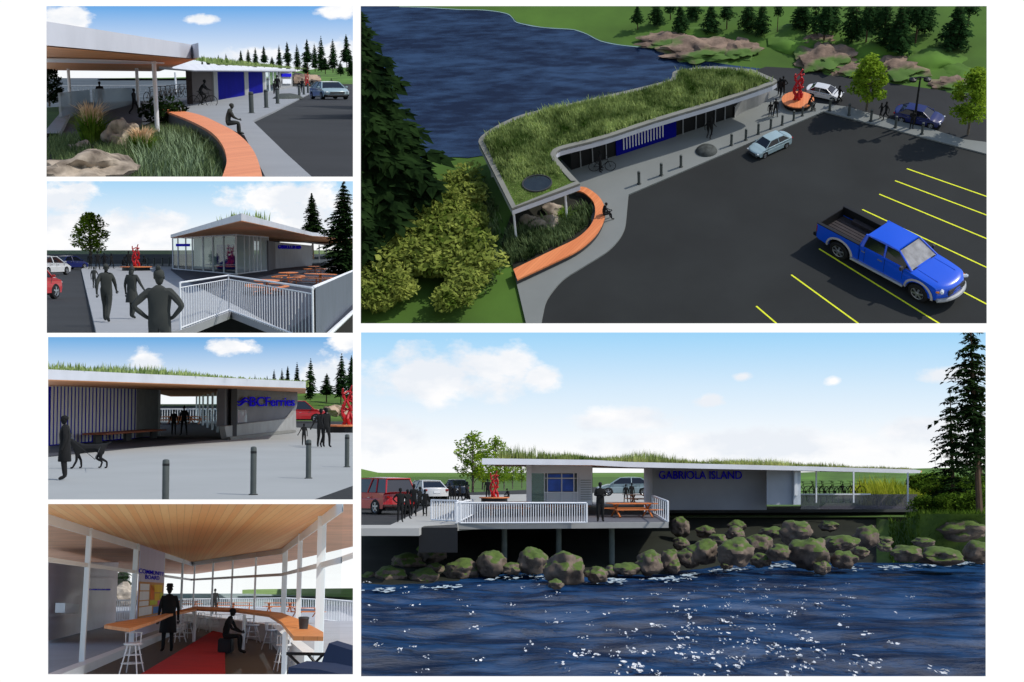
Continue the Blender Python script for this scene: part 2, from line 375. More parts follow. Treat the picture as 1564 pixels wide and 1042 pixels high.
# ---------------------------------------------------------------- people
def mirror(d): return d
BASE = dict(pelvis=(0, 0, .95), waist=(0, 0, 1.1), chest=(0, 0, 1.3), nb=(0, .01, 1.45), neck=(0, -.01, 1.53),
    hipL=(.09, 0, .9), hipR=(-.09, 0, .9), kneeL=(.1, -.02, .5), kneeR=(-.1, -.02, .5), ankL=(.11, .02, .09), ankR=(-.11, .02, .09),
    toeL=(.13, -.17, .035), toeR=(-.13, -.17, .035), shL=(.175, 0, 1.42), shR=(-.175, 0, 1.42), elL=(.24, .03, 1.14), elR=(-.24, .03, 1.14),
    wrL=(.26, -.05, .89), wrR=(-.26, -.05, .89), haL=(.265, -.08, .81), haR=(-.265, -.08, .81))
POSES = {
 'stand': {},
 'stand_apart': dict(ankL=(.17, .02, .09), ankR=(-.17, .02, .09), toeL=(.21, -.15, .035), toeR=(-.21, -.15, .035), kneeL=(.14, -.02, .5), kneeR=(-.14, -.02, .5)),
 'hips': dict(elL=(.38, .1, 1.2), wrL=(.2, -.02, 1.02), haL=(.13, -.08, 1.0), elR=(-.38, .1, 1.2), wrR=(-.2, -.02, 1.02), haR=(-.13, -.08, 1.0)),
 'hip_one': dict(elL=(.37, .08, 1.18), wrL=(.2, -.02, 1.02), haL=(.13, -.08, 1.0), ankR=(-.16, 0, .09), toeR=(-.2, -.17, .035)),
 'walk': dict(hipL=(.08, -.03, .9), kneeL=(.09, -.22, .5), ankL=(.1, -.2, .1), toeL=(.11, -.39, .06), kneeR=(-.09, .08, .48), ankR=(-.1, .38, .16), toeR=(-.11, .22, .03),
              elL=(.24, .16, 1.16), wrL=(.25, .16, .91), haL=(.25, .14, .83), elR=(-.24, -.1, 1.16), wrR=(-.24, -.27, .98), haR=(-.24, -.33, .92)),
 'hold_hand': dict(elR=(-.3, -.03, 1.16), wrR=(-.42, -.08, .95), haR=(-.46, -.1, .88), kneeL=(.1, -.15, .5), ankL=(.11, -.1, .1), toeL=(.12, -.29, .04), ankR=(-.11, .2, .12), toeR=(-.12, .03, .03)),
 'crossed': dict(elL=(.25, -.03, 1.17), wrL=(.05, -.2, 1.16), haL=(-.03, -.2, 1.18), elR=(-.25, -.03, 1.17), wrR=(-.05, -.22, 1.2), haR=(.03, -.23, 1.22)),
 'sit': dict(pelvis=(0, .05, .55), waist=(0, .07, .72), chest=(0, 0, .93), nb=(0, -.07, 1.08), neck=(0, -.12, 1.15), hipL=(.09, .04, .52), hipR=(-.09, .04, .52), kneeL=(.13, -.4, .54), kneeR=(-.13, -.4, .54),
    ankL=(.13, -.38, .1), ankR=(-.13, -.44, .1), toeL=(.15, -.57, .035), toeR=(-.15, -.63, .035), shL=(.175, -.05, 1.04), shR=(-.175, -.05, 1.04), elL=(.22, -.18, .78), elR=(-.22, -.18, .78), wrL=(.1, -.38, .68), wrR=(-.1, -.38, .68), haL=(.06, -.46, .67), haR=(-.05, -.46, .67)),
 'ride': dict(pelvis=(0, .12, .98), waist=(0, .08, 1.1), chest=(0, -.08, 1.27), nb=(0, -.17, 1.4), neck=(0, -.2, 1.48), hipL=(.09, .1, .93), hipR=(-.09, .1, .93), kneeL=(.1, -.25, .72), kneeR=(-.1, -.12, .55), ankL=(.1, -.08, .42), ankR=(-.1, .04, .16), toeL=(.1, -.25, .36), toeR=(-.1, -.14, .1),
    shL=(.175, -.13, 1.37), shR=(-.175, -.13, 1.37), elL=(.22, -.3, 1.15), elR=(-.22, -.3, 1.15), wrL=(.22, -.5, 1.06), wrR=(-.22, -.5, 1.06), haL=(.22, -.57, 1.03), haR=(-.22, -.57, 1.03)),
}
RAD = dict(pelvis=.135, waist=.118, chest=.145, nb=.095, neck=.052, hipL=.098, hipR=.098, kneeL=.064, kneeR=.064, ankL=.045, ankR=.045, toeL=.035, toeR=.035, shL=.068, shR=.068, elL=.046, elR=.046, wrL=.031, wrR=.031, haL=.034, haR=.034)
EDG = [('pelvis', 'waist'), ('waist', 'chest'), ('chest', 'nb'), ('nb', 'neck'), ('pelvis', 'hipL'), ('hipL', 'kneeL'), ('kneeL', 'ankL'), ('ankL', 'toeL'), ('pelvis', 'hipR'), ('hipR', 'kneeR'), ('kneeR', 'ankR'), ('ankR', 'toeR'),
       ('chest', 'shL'), ('shL', 'elL'), ('elL', 'wrL'), ('wrL', 'haL'), ('chest', 'shR'), ('shR', 'elR'), ('elR', 'wrR'), ('wrR', 'haR')]
def figure(pose, hair='short', coat=False, bulk=1.0, skirt=False):
    J = dict(BASE); J.update(POSES[pose]); names = list(J)
    me = bpy.data.meshes.new('s'); me.from_pydata([J[n] for n in names], [(names.index(a), names.index(b)) for a, b in EDG], [])
    o = bpy.data.objects.new('s', me); COL.objects.link(o); md = o.modifiers.new('k', 'SKIN'); o.modifiers.new('b', 'SUBSURF').levels = 1
    md.use_smooth_shade = True
    for i, n in enumerate(names):
        r = RAD[n] * (bulk if n not in ('neck', 'wrL', 'wrR', 'haL', 'haR') else 1)
        fx = 1.22 if n in ('pelvis', 'waist', 'chest') else 1.0
        me.skin_vertices[0].data[i].radius = (r * fx, r * (.85 if fx > 1 else 1)) if n != 'chest' else (r * 1.2, r * .85)
        me.skin_vertices[0].data[i].use_root = (n == 'pelvis')
    dg = bpy.context.evaluated_depsgraph_get(); em = bpy.data.meshes.new_from_object(o.evaluated_get(dg))
    b = MB(); b.add([v.co.copy() for v in em.vertices], [tuple(p.vertices) for p in em.polygons])
    bpy.data.objects.remove(o); bpy.data.meshes.remove(me); bpy.data.meshes.remove(em)
    nk = V(J['neck']); hd = nk + V((0, -.02, .115))
    b.lathe(hd - V((0, 0, .125)), [(.02, 0), (.045, .02), (.06, .06), (.072, .11), (.076, .16), (.066, .2), (.045, .228), (.015, .243)], 14, 1, 1.22)   # skull and jaw
    b.add([hd + V(q) for q in ((-.012, -.088, -.03), (.012, -.088, -.03), (0, -.115, -.03), (0, -.085, .012))], [(0, 1, 2), (0, 2, 3), (1, 3, 2), (0, 3, 1)])   # nose
    b.box(hd + V((0, -.082, -.062)), (.04, .012, .01))
    for s in (-1, 1):
        b.blob(hd + V((s * .077, .005, -.01)), (.012, .02, .03), 1, 0, 1); b.blob(hd + V((s * .028, -.082, .004)), (.012, .008, .008), 1, 0, 1)
    if hair == 'short': b.blob(hd + V((0, .018, .04)), (.084, .105, .09), 2, .08, 2)
    elif hair == 'long': b.blob(hd + V((0, .02, .035)), (.09, .11, .1), 3, .08, 2); b.blob(hd + V((0, .07, -.1)), (.09, .06, .15), 4, .12, 2)
    elif hair == 'bun': b.blob(hd + V((0, .02, .04)), (.086, .105, .09), 3, .06, 2); b.blob(hd + V((0, .06, .14)), .045, 4, .05, 1)
    elif hair == 'hat': b.lathe(hd + V((0, 0, .05)), [(.11, 0), (.11, .012), (.088, .015), (.084, .08), (.06, .1)], 16, 1, 1.15)
    elif hair == 'cap': b.blob(hd + V((0, .01, .05)), (.086, .108, .085), 3, .03, 2); b.box(hd + V((0, -.13, .045)), (.11, .1, .015))
    for s, sd in (('L', 1), ('R', -1)):   # five fingers
        w = V(J['wr' + s]); h = V(J['ha' + s]); d = (h - w).normalized(); side = d.cross(V((0, 1, 0.01))).normalized(); nn = side.cross(d).normalized()
        for k, (off, ln) in enumerate(((-.026, .062), (-.009, .074), (.009, .078), (.026, .068))):
            p0 = h + side * off + d * .015; p1 = p0 + d * ln * .55 + nn * .006; p2 = p1 + (d * .8 - V((0, 0, .2)) + nn * sd * .0).normalized() * ln * .5
            b.path([p0, p1, p2], [.0095, .0085, .006], 6)
        b.path([h - d * .03, h + side * (-.045) + d * .01 + V((0, -.015, 0)), h + side * (-.05) + d * .05 + V((0, -.02, 0))], [.013, .0105, .007], 6)
    if coat:
        p = V(J['pelvis']); b.lathe(V((p.x, p.y, 0)), [(.2, .5), (.21, .52), (.19, .8), (.165, 1.05), (.18, 1.25), (.15, 1.4), (.07, 1.5)], 18, 1.1, .85)
    if skirt: b.lathe((0, 0, 0), [(.23, .55), (.2, .8), (.13, 1.04)], 16, 1, .8)
    return b
def person(P, base, label, pose='stand', facing=0.0, height=1.72, m='person_dark', hair='short', group=None, coat=False, bulk=1.0, skirt=False, seat=None):
    key = ('person', pose, hair, coat, bulk, m, skirt)
    def mk():
        o = figure(pose, hair, coat, bulk, skirt).build('person', M[m], P=P1, base=(0, 0, 0), smooth=True); o['category'] = 'person'; return o
    return inst(key, mk, P, base, label, facing, height / 1.74, group)
def dog(P, base, label, rz, sc=1.0):
    js = dict(a=(.3, 0, .52), b=(0, 0, .5), c=(-.28, 0, .53), n=(.42, 0, .66), h=(.5, 0, .74), mz=(.66, 0, .7), t=(-.42, 0, .62), t2=(-.52, 0, .66))
    ed = [('b', 'a'), ('b', 'c'), ('a', 'n'), ('n', 'h'), ('h', 'mz'), ('c', 't'), ('t', 't2')]; rad = dict(a=.13, b=.11, c=.105, n=.075, h=.07, mz=.035, t=.025, t2=.015)
    for s, sd in (('l', 1), ('r', -1)):
        js.update({s + 'f1': (.3, sd * .08, .38), s + 'f2': (.26 + .05 * sd, sd * .08, .2), s + 'f3': (.3 + .1 * sd, sd * .08, .03), s + 'f4': (.36 + .1 * sd, sd * .08, .025), s + 'h1': (-.26, sd * .08, .38), s + 'h2': (-.2 - .06 * sd, sd * .08, .26), s + 'h3': (-.36 - .06 * sd, sd * .08, .17), s + 'h4': (-.34 - .08 * sd, sd * .08, .03), s + 'h5': (-.28 - .08 * sd, sd * .08, .025)})
        ed += [('a', s + 'f1'), (s + 'f1', s + 'f2'), (s + 'f2', s + 'f3'), (s + 'f3', s + 'f4'), ('c', s + 'h1'), (s + 'h1', s + 'h2'), (s + 'h2', s + 'h3'), (s + 'h3', s + 'h4'), (s + 'h4', s + 'h5')]
        rad.update({s + 'f1': .05, s + 'f2': .032, s + 'f3': .026, s + 'f4': .024, s + 'h1': .07, s + 'h2': .045, s + 'h3': .028, s + 'h4': .024, s + 'h5': .022})
    ns = list(js); me = bpy.data.meshes.new('s'); me.from_pydata([js[n] for n in ns], [(ns.index(a), ns.index(b)) for a, b in ed], [])
    o = bpy.data.objects.new('s', me); COL.objects.link(o); o.modifiers.new('k', 'SKIN'); o.modifiers.new('b', 'SUBSURF').levels = 1
    for i, n in enumerate(ns): me.skin_vertices[0].data[i].radius = (rad[n], rad[n]); me.skin_vertices[0].data[i].use_root = n == 'b'
    em = bpy.data.meshes.new_from_object(o.evaluated_get(bpy.context.evaluated_depsgraph_get())); b = MB(); b.add([v.co.copy() for v in em.vertices], [tuple(p.vertices) for p in em.polygons])
    bpy.data.objects.remove(o)
    for sd in (-1, 1): b.add([(.46, sd * .03, .78), (.46, sd * .07, .77), (.44, sd * .06, .9), (.5, sd * .05, .78)], [(0, 1, 2), (1, 3, 2), (0, 2, 3), (0, 3, 1)])
    o = b.build('dog', M['person_dark'], P=P, base=(0, 0, 0), smooth=True); o.matrix_world = place(P, base, rz, sc); OWN[o.name] = (P, V(base)); return tag(o, label, 'dog')

# ---------------------------------------------------------------- vehicles (front = +X)
def wheel(root, x, y, r=.33, w=.22, spokes=5):
    sd = 1 if y > 0 else -1; rot = Matrix.Rotation(PI / 2, 3, 'X'); b = MB()
    t = MB(); t.lathe((0, 0, 0), [(r * .62, -w / 2), (r * .93, -w / 2), (r, -w / 2 + .03), (r, w / 2 - .03), (r * .93, w / 2), (r * .62, w / 2)], 24)
    t.v = [rot @ v + V((x, y, r)) for v in t.v]; wh = t.build('wheel', M['tyre'], root, smooth=True, local=True)
    d = MB(); c = V((x, y + sd * (w / 2 - .02), r))
    for k in range(24):
        a = 2 * PI * k / 24; a2 = 2 * PI * (k + 1) / 24; d.add([c + V((math.cos(q) * rr, yy * sd, math.sin(q) * rr)) for q, rr, yy in ((a, r * .64, .03), (a2, r * .64, .03), (a2, r * .56, .012), (a, r * .56, .012))], [(0, 1, 2, 3)])
    d.lathe((0, 0, 0), [(r * .16, -.02), (r * .16, .035), (r * .1, .045)], 10); n = len(d.v) - 30
    for i in range(n, len(d.v)): q = d.v[i]; d.v[i] = V((q.x, q.z * sd, q.y)) + c
    for k in range(spokes):
        a = 2 * PI * k / spokes + .3; u = V((math.cos(a), 0, math.sin(a))); s = V((-math.sin(a), 0, math.cos(a)))
        d.add([c + u * (r * .1) + s * .045 + V((0, sd * .03, 0)), c + u * (r * .1) - s * .045 + V((0, sd * .03, 0)), c + u * (r * .6) - s * .04 + V((0, sd * .02, 0)), c + u * (r * .6) + s * .04 + V((0, sd * .02, 0))], [(0, 1, 2, 3)])
    d.build('rim', M['rim'], wh, local=True)
    return wh
def arch(x0, zc, r, z, n=8):  # wheel-arch points going from +x to -x side along the lower edge
    a0 = math.asin((z - zc) / r); return [(x0 + r * math.cos(t), zc + r * math.sin(t)) for t in [a0 + (PI - 2 * a0) * k / n for k in range(n + 1)]]
def body_prism(prof, hw, end=.9, bev=.07):
    b = MB(); L = max(abs(p[0]) for p in prof); pts = []
    def w(x, z):
        k = max(0, (abs(x) - L * .72) / (L * .28)); f = 1 - (1 - end) * k * k
        if z > .75: f *= 1 - .06 * (z - .75) / .25
        return hw * f
    n = len(prof); vs = [V((x, w(x, z), z)) for x, z in prof] + [V((x, -w(x, z), z)) for x, z in prof]
    tri = tessellate_polygon([[V((x, 0, z)) for x, z in prof]])
    b.add(vs, [tuple(t) for t in tri] + [tuple(i + n for i in t[::-1]) for t in tri] + [(i, (i + 1) % n, n + (i + 1) % n, n + i) for i in range(n)]); return b
def loft_body(top, bottom, W, L, nose=.26, nt=13):
    def pos(x, z, t):
        k = max(0, (abs(x) - .62 * L) / (.38 * L)); s = 1 if x > 0 else -1
        return V((x - s * nose * k * abs(t) ** 2.4, W * t * (1 - .04 * k) * (1 - .03 * max(0, z - .7)), z - (.055 * abs(t) ** 5 if z > .58 else 0)))
    tp = smooth_px(top, 3); b = MB(); n = len(tp)
    b.add([pos(x, z, -1 + 2 * j / (nt - 1)) for x, z in tp for j in range(nt)], [(i * nt + j, i * nt + j + 1, (i + 1) * nt + j + 1, (i + 1) * nt + j) for i in range(n - 1) for j in range(nt - 1)])
    for s in (-1, 1):
        q = [pos(x, z, s) for x, z in tp + bottom]; tri = tessellate_polygon([[V((p.x, 0, p.z)) for p in q]]); b.add(q, [tuple(t) for t in tri])
    return b, pos
def make_car(name, kind, pm, cat='car'):
    r = proot(name, cat)
    if kind == 'sedan':
        L, W, zb, r0, wx = 2.3, .89, .25, .33, 1.38; top = [(2.3, .42), (2.3, .62), (2.18, .74), (1.75, .84), (1.1, .95), (-1.75, 1.0), (-2.2, .99), (-2.29, .9), (-2.3, .45)]
        gb = (1.2, -1.85, .8); gt = (.42, -1.12, .58, 1.42); belt = .95
    else:
        L, W, zb, r0, wx = 2.3, .92, .3, .37, 1.4; top = [(2.3, .5), (2.3, .8), (2.2, .95), (1.7, 1.02), (1.2, 1.08), (-2.2, 1.1), (-2.28, 1.0), (-2.3, .5)]
        gb = (1.25, -2.2, .83); gt = (.5, -1.95, .64, 1.72); belt = 1.06
    bot = [(-L + .08, zb)] + [(x, z) for x, z in reversed(arch(-wx, r0, r0 + .06, zb))] + [(x, z) for x, z in reversed(arch(wx, r0, r0 + .06, zb))] + [(L - .1, zb)]
    b, pos = loft_body(top, bot, W, L); bd = b.build('body', pm, r, smooth=True, local=True)
    gx0, gx1, gy = gb; tx0, tx1, ty, tz = gt; g = MB()
    g.add([(gx0, gy, belt - .03), (gx0, -gy, belt - .03), (gx1, -gy, belt), (gx1, gy, belt), (tx0, ty, tz), (tx0, -ty, tz), (tx1, -ty, tz), (tx1, ty, tz)], [(0, 3, 2, 1), (4, 5, 6, 7), (0, 1, 5, 4), (1, 2, 6, 5), (2, 3, 7, 6), (3, 0, 4, 7)])
    g.build('window_glass', M['carglass'], r, local=True)
    rf = MB(); rf.grid(lambda u, v: V((tx0 + .08 + (tx1 - tx0 - .16) * u, (ty + .03) * (2 * v - 1), tz + .015 + .05 * math.sin(PI * u) * (1 - (2 * v - 1) ** 2 * .5))), 8, 6)
    rf.prism([(tx0 + .08, ty + .03, tz - .03), (tx1 - .08, ty + .03, tz - .03), (tx1 - .08, -ty - .03, tz - .03), (tx0 + .08, -ty - .03, tz - .03)], .045); rf.build('roof', pm, r, smooth=True, local=True)
    pl = MB()
    for s in (-1, 1):
        for (a, c) in (((gx0, gy), (tx0, ty)), ((gx1, gy), (tx1, ty)), (((gx0 + gx1) / 2 - .1, gy + .01), ((tx0 + tx1) / 2 - .05, ty + .02))):
            pl.path([(a[0], s * a[1], belt - .02), ((a[0] * .5 + c[0] * .5), s * (a[1] + c[1]) / 2, (belt + tz) / 2), (c[0], s * c[1], tz)], .04, 6)
        if kind != 'sedan': pl.path([(-1.35, s * gy, belt), (-1.2, s * ty, tz)], .05, 6)
    pl.build('pillars', pm, r, local=True)
    for s in (-1, 1):
        for x in (wx, -wx): wheel(r, x, s * (W - .1), r0)
        h = MB(); zl = top[1][1]; h.box((2.13, s * .66, zl + .0), (.16, .34, .11), -s * .45); h.build('headlight', M['lamp_clear'], r, local=True, bevel=.03)
        h = MB(); h.box((-2.13, s * .68, .84), (.16, .3, .13), s * .4); h.build('taillight', M['lamp_red'], r, local=True, bevel=.03)
        h = MB(); h.box((gx0 - .2, s * (W + .08), belt + .06), (.1, .18, .13)); h.build('mirror', pm, r, local=True, bevel=.03)
        h = MB(); h.box((.15, s * (W + .0), .8), (.18, .02, .03)); h.box((-.8, s * (W + .0), .82), (.18, .02, .03)); h.build('handle', M['rim'], r, local=True)
        ln = MB()
        for x in (1.0, -.1, -1.05): ln.box((x, s * (W * .985 + .004), .62), (.012, .012, .55))
        ln.build('door_seam', M['plastic'], r, local=True)
    h = MB(); h.box((2.29, 0, .55), (.06, 1.0, .16)); h.box((2.27, 0, .36), (.08, 1.4, .1)); h.build('grille', M['plastic'], r, local=True)
    h = MB(); h.box((-2.31, 0, .72), (.02, .42, .13)); h.build('licence_plate', M['white'], r, local=True)
    h = MB(); h.box((0, 0, .26), (4.0, 1.4, .12)); h.build('underbody', M['black'], r, local=True)
    return r
def make_pickup():
    r = proot('pickup_truck', 'pickup truck'); pm = M['p_blue']; W = .98; r0 = .42; zb = .42; wx = (1.85, -1.75)
    ar = lambda x: [(a, c) for a, c in reversed(arch(x, r0 + .03, r0 + .12, zb))]
    prof = [(2.86, .62), (2.88, .98), (2.78, 1.13), (2.3, 1.2), (1.35, 1.28), (-.82, 1.3), (-.82, zb)] + [(1.2, zb)] + ar(wx[0]) + [(2.78, .5)]
    b, pos = loft_body([(2.84, .5), (2.9, .7), (2.88, .95), (2.74, 1.13), (2.3, 1.21), (1.7, 1.27), (1.35, 1.3), (.3, 1.32), (-.82, 1.32)], [(-.82, zb), (1.2, zb)] + ar(wx[0]) + [(2.8, .48)], W, 2.9, .3, 17); b.build('body', pm, r, smooth=True, local=True)
    for s in (-1, 1): cz = MB(); cz.path([(2.4, s * .6, 1.19), (2.0, s * .6, 1.225), (1.5, s * .58, 1.27)], [.02, .03, .035], 8); cz.build('hood_crease', pm, r, smooth=True, local=True)
    for s in (-1, 1):  # bed sides
        p = [(-.88, 1.3), (-2.86, 1.3), (-2.86, .55), (-2.75, zb + .05)] + ar(wx[1]) + [(-.88, zb)]
        b = MB(); tri = tessellate_polygon([[V((x, 0, z)) for x, z in p]]); n = len(p)
        b.add([V((x, s * W, z)) for x, z in p] + [V((x, s * (W - .14), z)) for x, z in p], [tuple(t) for t in tri] + [tuple(i + n for i in t) for t in tri] + [(i, (i + 1) % n, n + (i + 1) % n, n + i) for i in range(n)])
        b.build('bed_side', pm, r, local=True, bevel=.025, smooth=True)
        c = MB(); c.box((-1.87, s * (W - .07), 1.31), (2.0, .15, .04)); c.box((-1.87, s * (W - .15), 1.1), (1.94, .02, .42)); c.build('bed_rail_cap', M['black'], r, local=True)
        fl = MB()
        for x in wx:
            for rr, yy in ((r0 + .13, .03),):
                pts = arch(x, r0 + .03, rr, zb, 12); q = []
                for i in range(len(pts) - 1):
                    (a0, c0), (a1, c1) = pts[i], pts[i + 1]; o = lambda X, Z, k: (x + (X - x) * k, r0 + .03 + (Z - r0 - .03) * k)
                    e0, e1 = o(a0, c0, 1.16), o(a1, c1, 1.16); y1 = s * (W + yy); y0 = s * (W - .02)
                    fl.add([(a0, y1, c0), (a1, y1, c1), (e1[0], y0 + s * .02, e1[1]), (e0[0], y0 + s * .02, e0[1]), (a0, y0 - s * .1, c0), (a1, y0 - s * .1, c1)], [(0, 1, 2, 3), (0, 1, 5, 4)])
        fl.build('wheel_flare', mat('beige flare', rgb(176, 172, 170), .4, .05, 3), r, local=True)
        st = MB(); st.path([(1.22, s * (W + .06), .42), (-1.15, s * (W + .06), .42)], .06, 8); st.box((0, s * (W + .0), .46), (2.3, .1, .06)); st.build('running_board', M['rim'], r, local=True)
        for x in wx: wheel(r, x, s * (W - .1), r0, .28, 6)
        h = MB(); h.box((2.69, s * .76, .98), (.14, .36, .14), -s * .5); h.build('headlight', M['lamp_clear'], r, local=True, bevel=.04)
        h = MB(); h.box((2.6, s * .905, .93), (.12, .06, .08), -s * .3); h.build('turn_signal', mat('amber lens', rgb(210, 130, 40), .3, 0), r, local=True)
        h = MB(); h.box((-2.84, s * .9, 1.02), (.08, .16, .36)); h.build('taillight', M['lamp_red'], r, local=True, bevel=.02)
        h = MB(); h.box((1.12, s * (W + .15), 1.38), (.1, .17, .18)); h.tube((1.15, s * (W - .08), 1.3), (1.13, s * (W + .12), 1.35), .03); h.build('mirror', M['plastic'], r, local=True, bevel=.03)
        h = MB(); h.box((.1, s * (W + .012), 1.08), (.2, .03, .05)); h.box((-.66, s * (W + .012), 1.08), (.16, .03, .05)); h.build('handle', M['rim'], r, local=True)
        h = MB()
        for x in (1.1, .3, -.6): h.box((x, s * (W * .985 + .006), .9), (.014, .012, .7))
        h.build('door_seam', M['black'], r, local=True)
    # cab greenhouse
    G = dict(f=(1.42, .86), k=(-.8, .88), tf=(.72, .68), tk=(-.68, .7)); z0, z1 = 1.27, 1.86
    sh = lambda a, c, t: tuple(a[i] + (c[i] - a[i]) * t for i in range(2))
    rf = MB(); rf.grid(lambda u, v: V((.66 - 1.32 * u, .71 * (2 * v - 1), z1 + .01 + .06 * math.sin(PI * min(1, .1 + u * .85)) * (1 - (2 * v - 1) ** 2 * .6))), 10, 8)
    rf.prism([(.68, .7, z1 - .06), (-.68, .72, z1 - .06), (-.68, -.72, z1 - .06), (.68, -.7, z1 - .06)], .068); rf.build('roof', pm, r, smooth=True, local=True, bevel=0)
    wsm = mat('windscreen with light dash', rgb(128, 130, 132), .08, .5, 2.2, spec=.9)
    w = MB(); w.add([(1.42, .84, z0), (1.42, -.84, z0), (.72, -.66, z1 - .03), (.72, .66, z1 - .03)], [(0, 1, 2, 3)]); w.build('windscreen', wsm, r, local=True)
    w = MB(); w.add([(-.8, .84, z0), (-.8, -.84, z0), (-.69, -.66, z1 - .03), (-.69, .66, z1 - .03)], [(0, 1, 2, 3)]); w.build('rear_window', M['carglass'], r, local=True)
    for s in (-1, 1):
        w = MB(); w.add([(1.4, s * .87, z0), (-.8, s * .89, z0), (-.68, s * .7, z1 - .03), (.7, s * .68, z1 - .03)], [(0, 1, 2, 3)]); w.build('side_window', M['carglass'], r, local=True)
        p = MB(); Z = z1 - .02
        p.path([(1.42, s * .87, z0), (.72, s * .69, Z)], .045, 6); p.path([(-.8, s * .89, z0), (-.69, s * .71, Z)], [.1, .07], 6); p.path([(.22, s * .885, z0), (.16, s * .705, Z)], .045, 6)
        p.path([(.72, s * .69, Z), (-.69, s * .71, Z)], .05, 6); p.build('pillars', pm, r, local=True)
    w = MB(); w.box((1.4, 0, 1.28), (.1, 1.5, .03)); w.build('wiper_cowl', M['black'], r, local=True)
    g = MB(); g.box((2.86, 0, .84), (.06, 1.1, .28)); g.box((2.88, 0, .84), (.05, 1.15, .05)); g.build('grille', M['plastic'], r, local=True, bevel=.015)
    g = MB(); g.path([pos(2.9, .55, t / 6) + V((.03, 0, -.03)) for t in range(-6, 7)], .095, 8); g.build('front_bumper', M['steel'], r, smooth=True, local=True)
    g = MB(); g.box((-2.95, 0, .6), (.2, 1.9, .2)); g.build('rear_bumper', M['black'], r, local=True, bevel=.04)
    g = MB(); g.box((-1.87, 0, .8), (1.96, 1.66, .06)); g.box((-.92, 0, 1.03), (.06, 1.68, .5))
    for s in (-1, 1): g.box((-1.75, s * .7, .92), (1.0, .26, .2))
    for k in range(7): g.box((-1.87, -.6 + k * .2, .838), (1.9, .06, .02))
    g.build('bed_floor', mat('bed liner', rgb(50, 44, 46), .8, .2, 3), r, local=True)
    g = MB(); g.box((-2.84, 0, 1.0), (.07, 1.68, .56)); g.build('tailgate', M['black'], r, local=True, bevel=.015)
    g = MB(); g.box((0, 0, .42), (5.2, 1.3, .2)); g.build('chassis', M['black'], r, local=True)
    return r

# ---------------------------------------------------------------- street things
def make_bollard():
    b = MB(); b.lathe((0, 0, 0), [(.115, 0), (.115, .02), (.1, .03), (.1, .95), (.092, .985), (.06, 1.0), (.01, 1.005)], 16)
    r = proot('bollard', 'bollard'); b.build('post', M['bollard'], r, smooth=True, local=True); c = MB(); c.lathe((0, 0, 0), [(.15, 0), (.15, .018), (.115, .02)], 16); c.build('base_plate', M['black'], r, local=True)
    c = MB(); c.lathe((0, 0, 0), [(.102, .86), (.103, .87), (.103, .9), (.102, .91)], 16); c.build('band', M['black'], r, local=True); return r
def make_bicycle():
    r = proot('bicycle', 'bicycle')
    for x in (-.52, .52):
        b = MB(); b.path([V((x + .34 * math.cos(t), 0, .34 + .34 * math.sin(t))) for t in [2 * PI * k / 24 for k in range(24)]], .02, 6, closed=True); w = b.build('wheel', M['tyre'], r, local=True)
        b = MB()
        for k in range(10): t = 2 * PI * k / 10; b.tube((x, 0, .34), (x + .33 * math.cos(t), 0, .34 + .33 * math.sin(t)), .004, n=4)
        b.tube((x, -.05, .34), (x, .05, .34), .025); b.build('spokes', M['black'], w, local=True)
    b = MB(); c = (-.06, 0, .3); s = (-.2, 0, .8); h = (.36, 0, .82)
    for p, q in ((c, s), (s, h), (c, (.38, 0, .72)), (s, (-.52, 0, .34)), (c, (-.52, 0, .34)), (h, (.52, 0, .34)), (s, (-.22, 0, .9)), (h, (.34, 0, .98))): b.tube(p, q, .018, n=6)
    b.build('frame', M['black'], r, local=True); b = MB(); b.path([(.3, -.27, 1.0), (.36, -.1, .99), (.36, .1, .99), (.3, .27, 1.0)], .014, 6); b.build('handlebar', M['black'], r, local=True)
    b = MB(); b.blob((-.23, 0, .93), (.13, .07, .03), 1, .05, 1); b.build('saddle', M['black'], r, local=True)
    b = MB(); b.lathe((0, 0, 0), [(.09, -.01), (.09, .01)], 14); b.v = [V((v.x, v.z, v.y)) + V(c) for v in b.v]; b.box((.06, .08, .2), (.09, .06, .02)); b.box((-.18, -.08, .4), (.09, .06, .02)); b.build('crank', M['black'], r, local=True); return r
def make_picnic():
    r = proot('picnic_table', 'picnic table')
    b = MB()
    for k in range(4): b.box((0, -.33 + k * .22, .75), (1.7, .2, .045))
    b.build('tabletop', M['wood'], r, local=True)
    for s in (-1, 1):
        b = MB(); b.box((0, s * .72, .45), (1.7, .14, .045)); b.box((0, s * .87, .45), (1.7, .13, .045)); b.build('bench_seat', M['wood'], r, local=True)
        b = MB(); x = s * .6; b.tube((x, -.55, 0), (x, .3, .73), .04, n=6); b.tube((x, .55, 0), (x, -.3, .73), .04, n=6); b.box((x, 0, .42), (.05, 1.8, .07)); b.build('leg_frame', M['wood'], r, local=True)
    return r
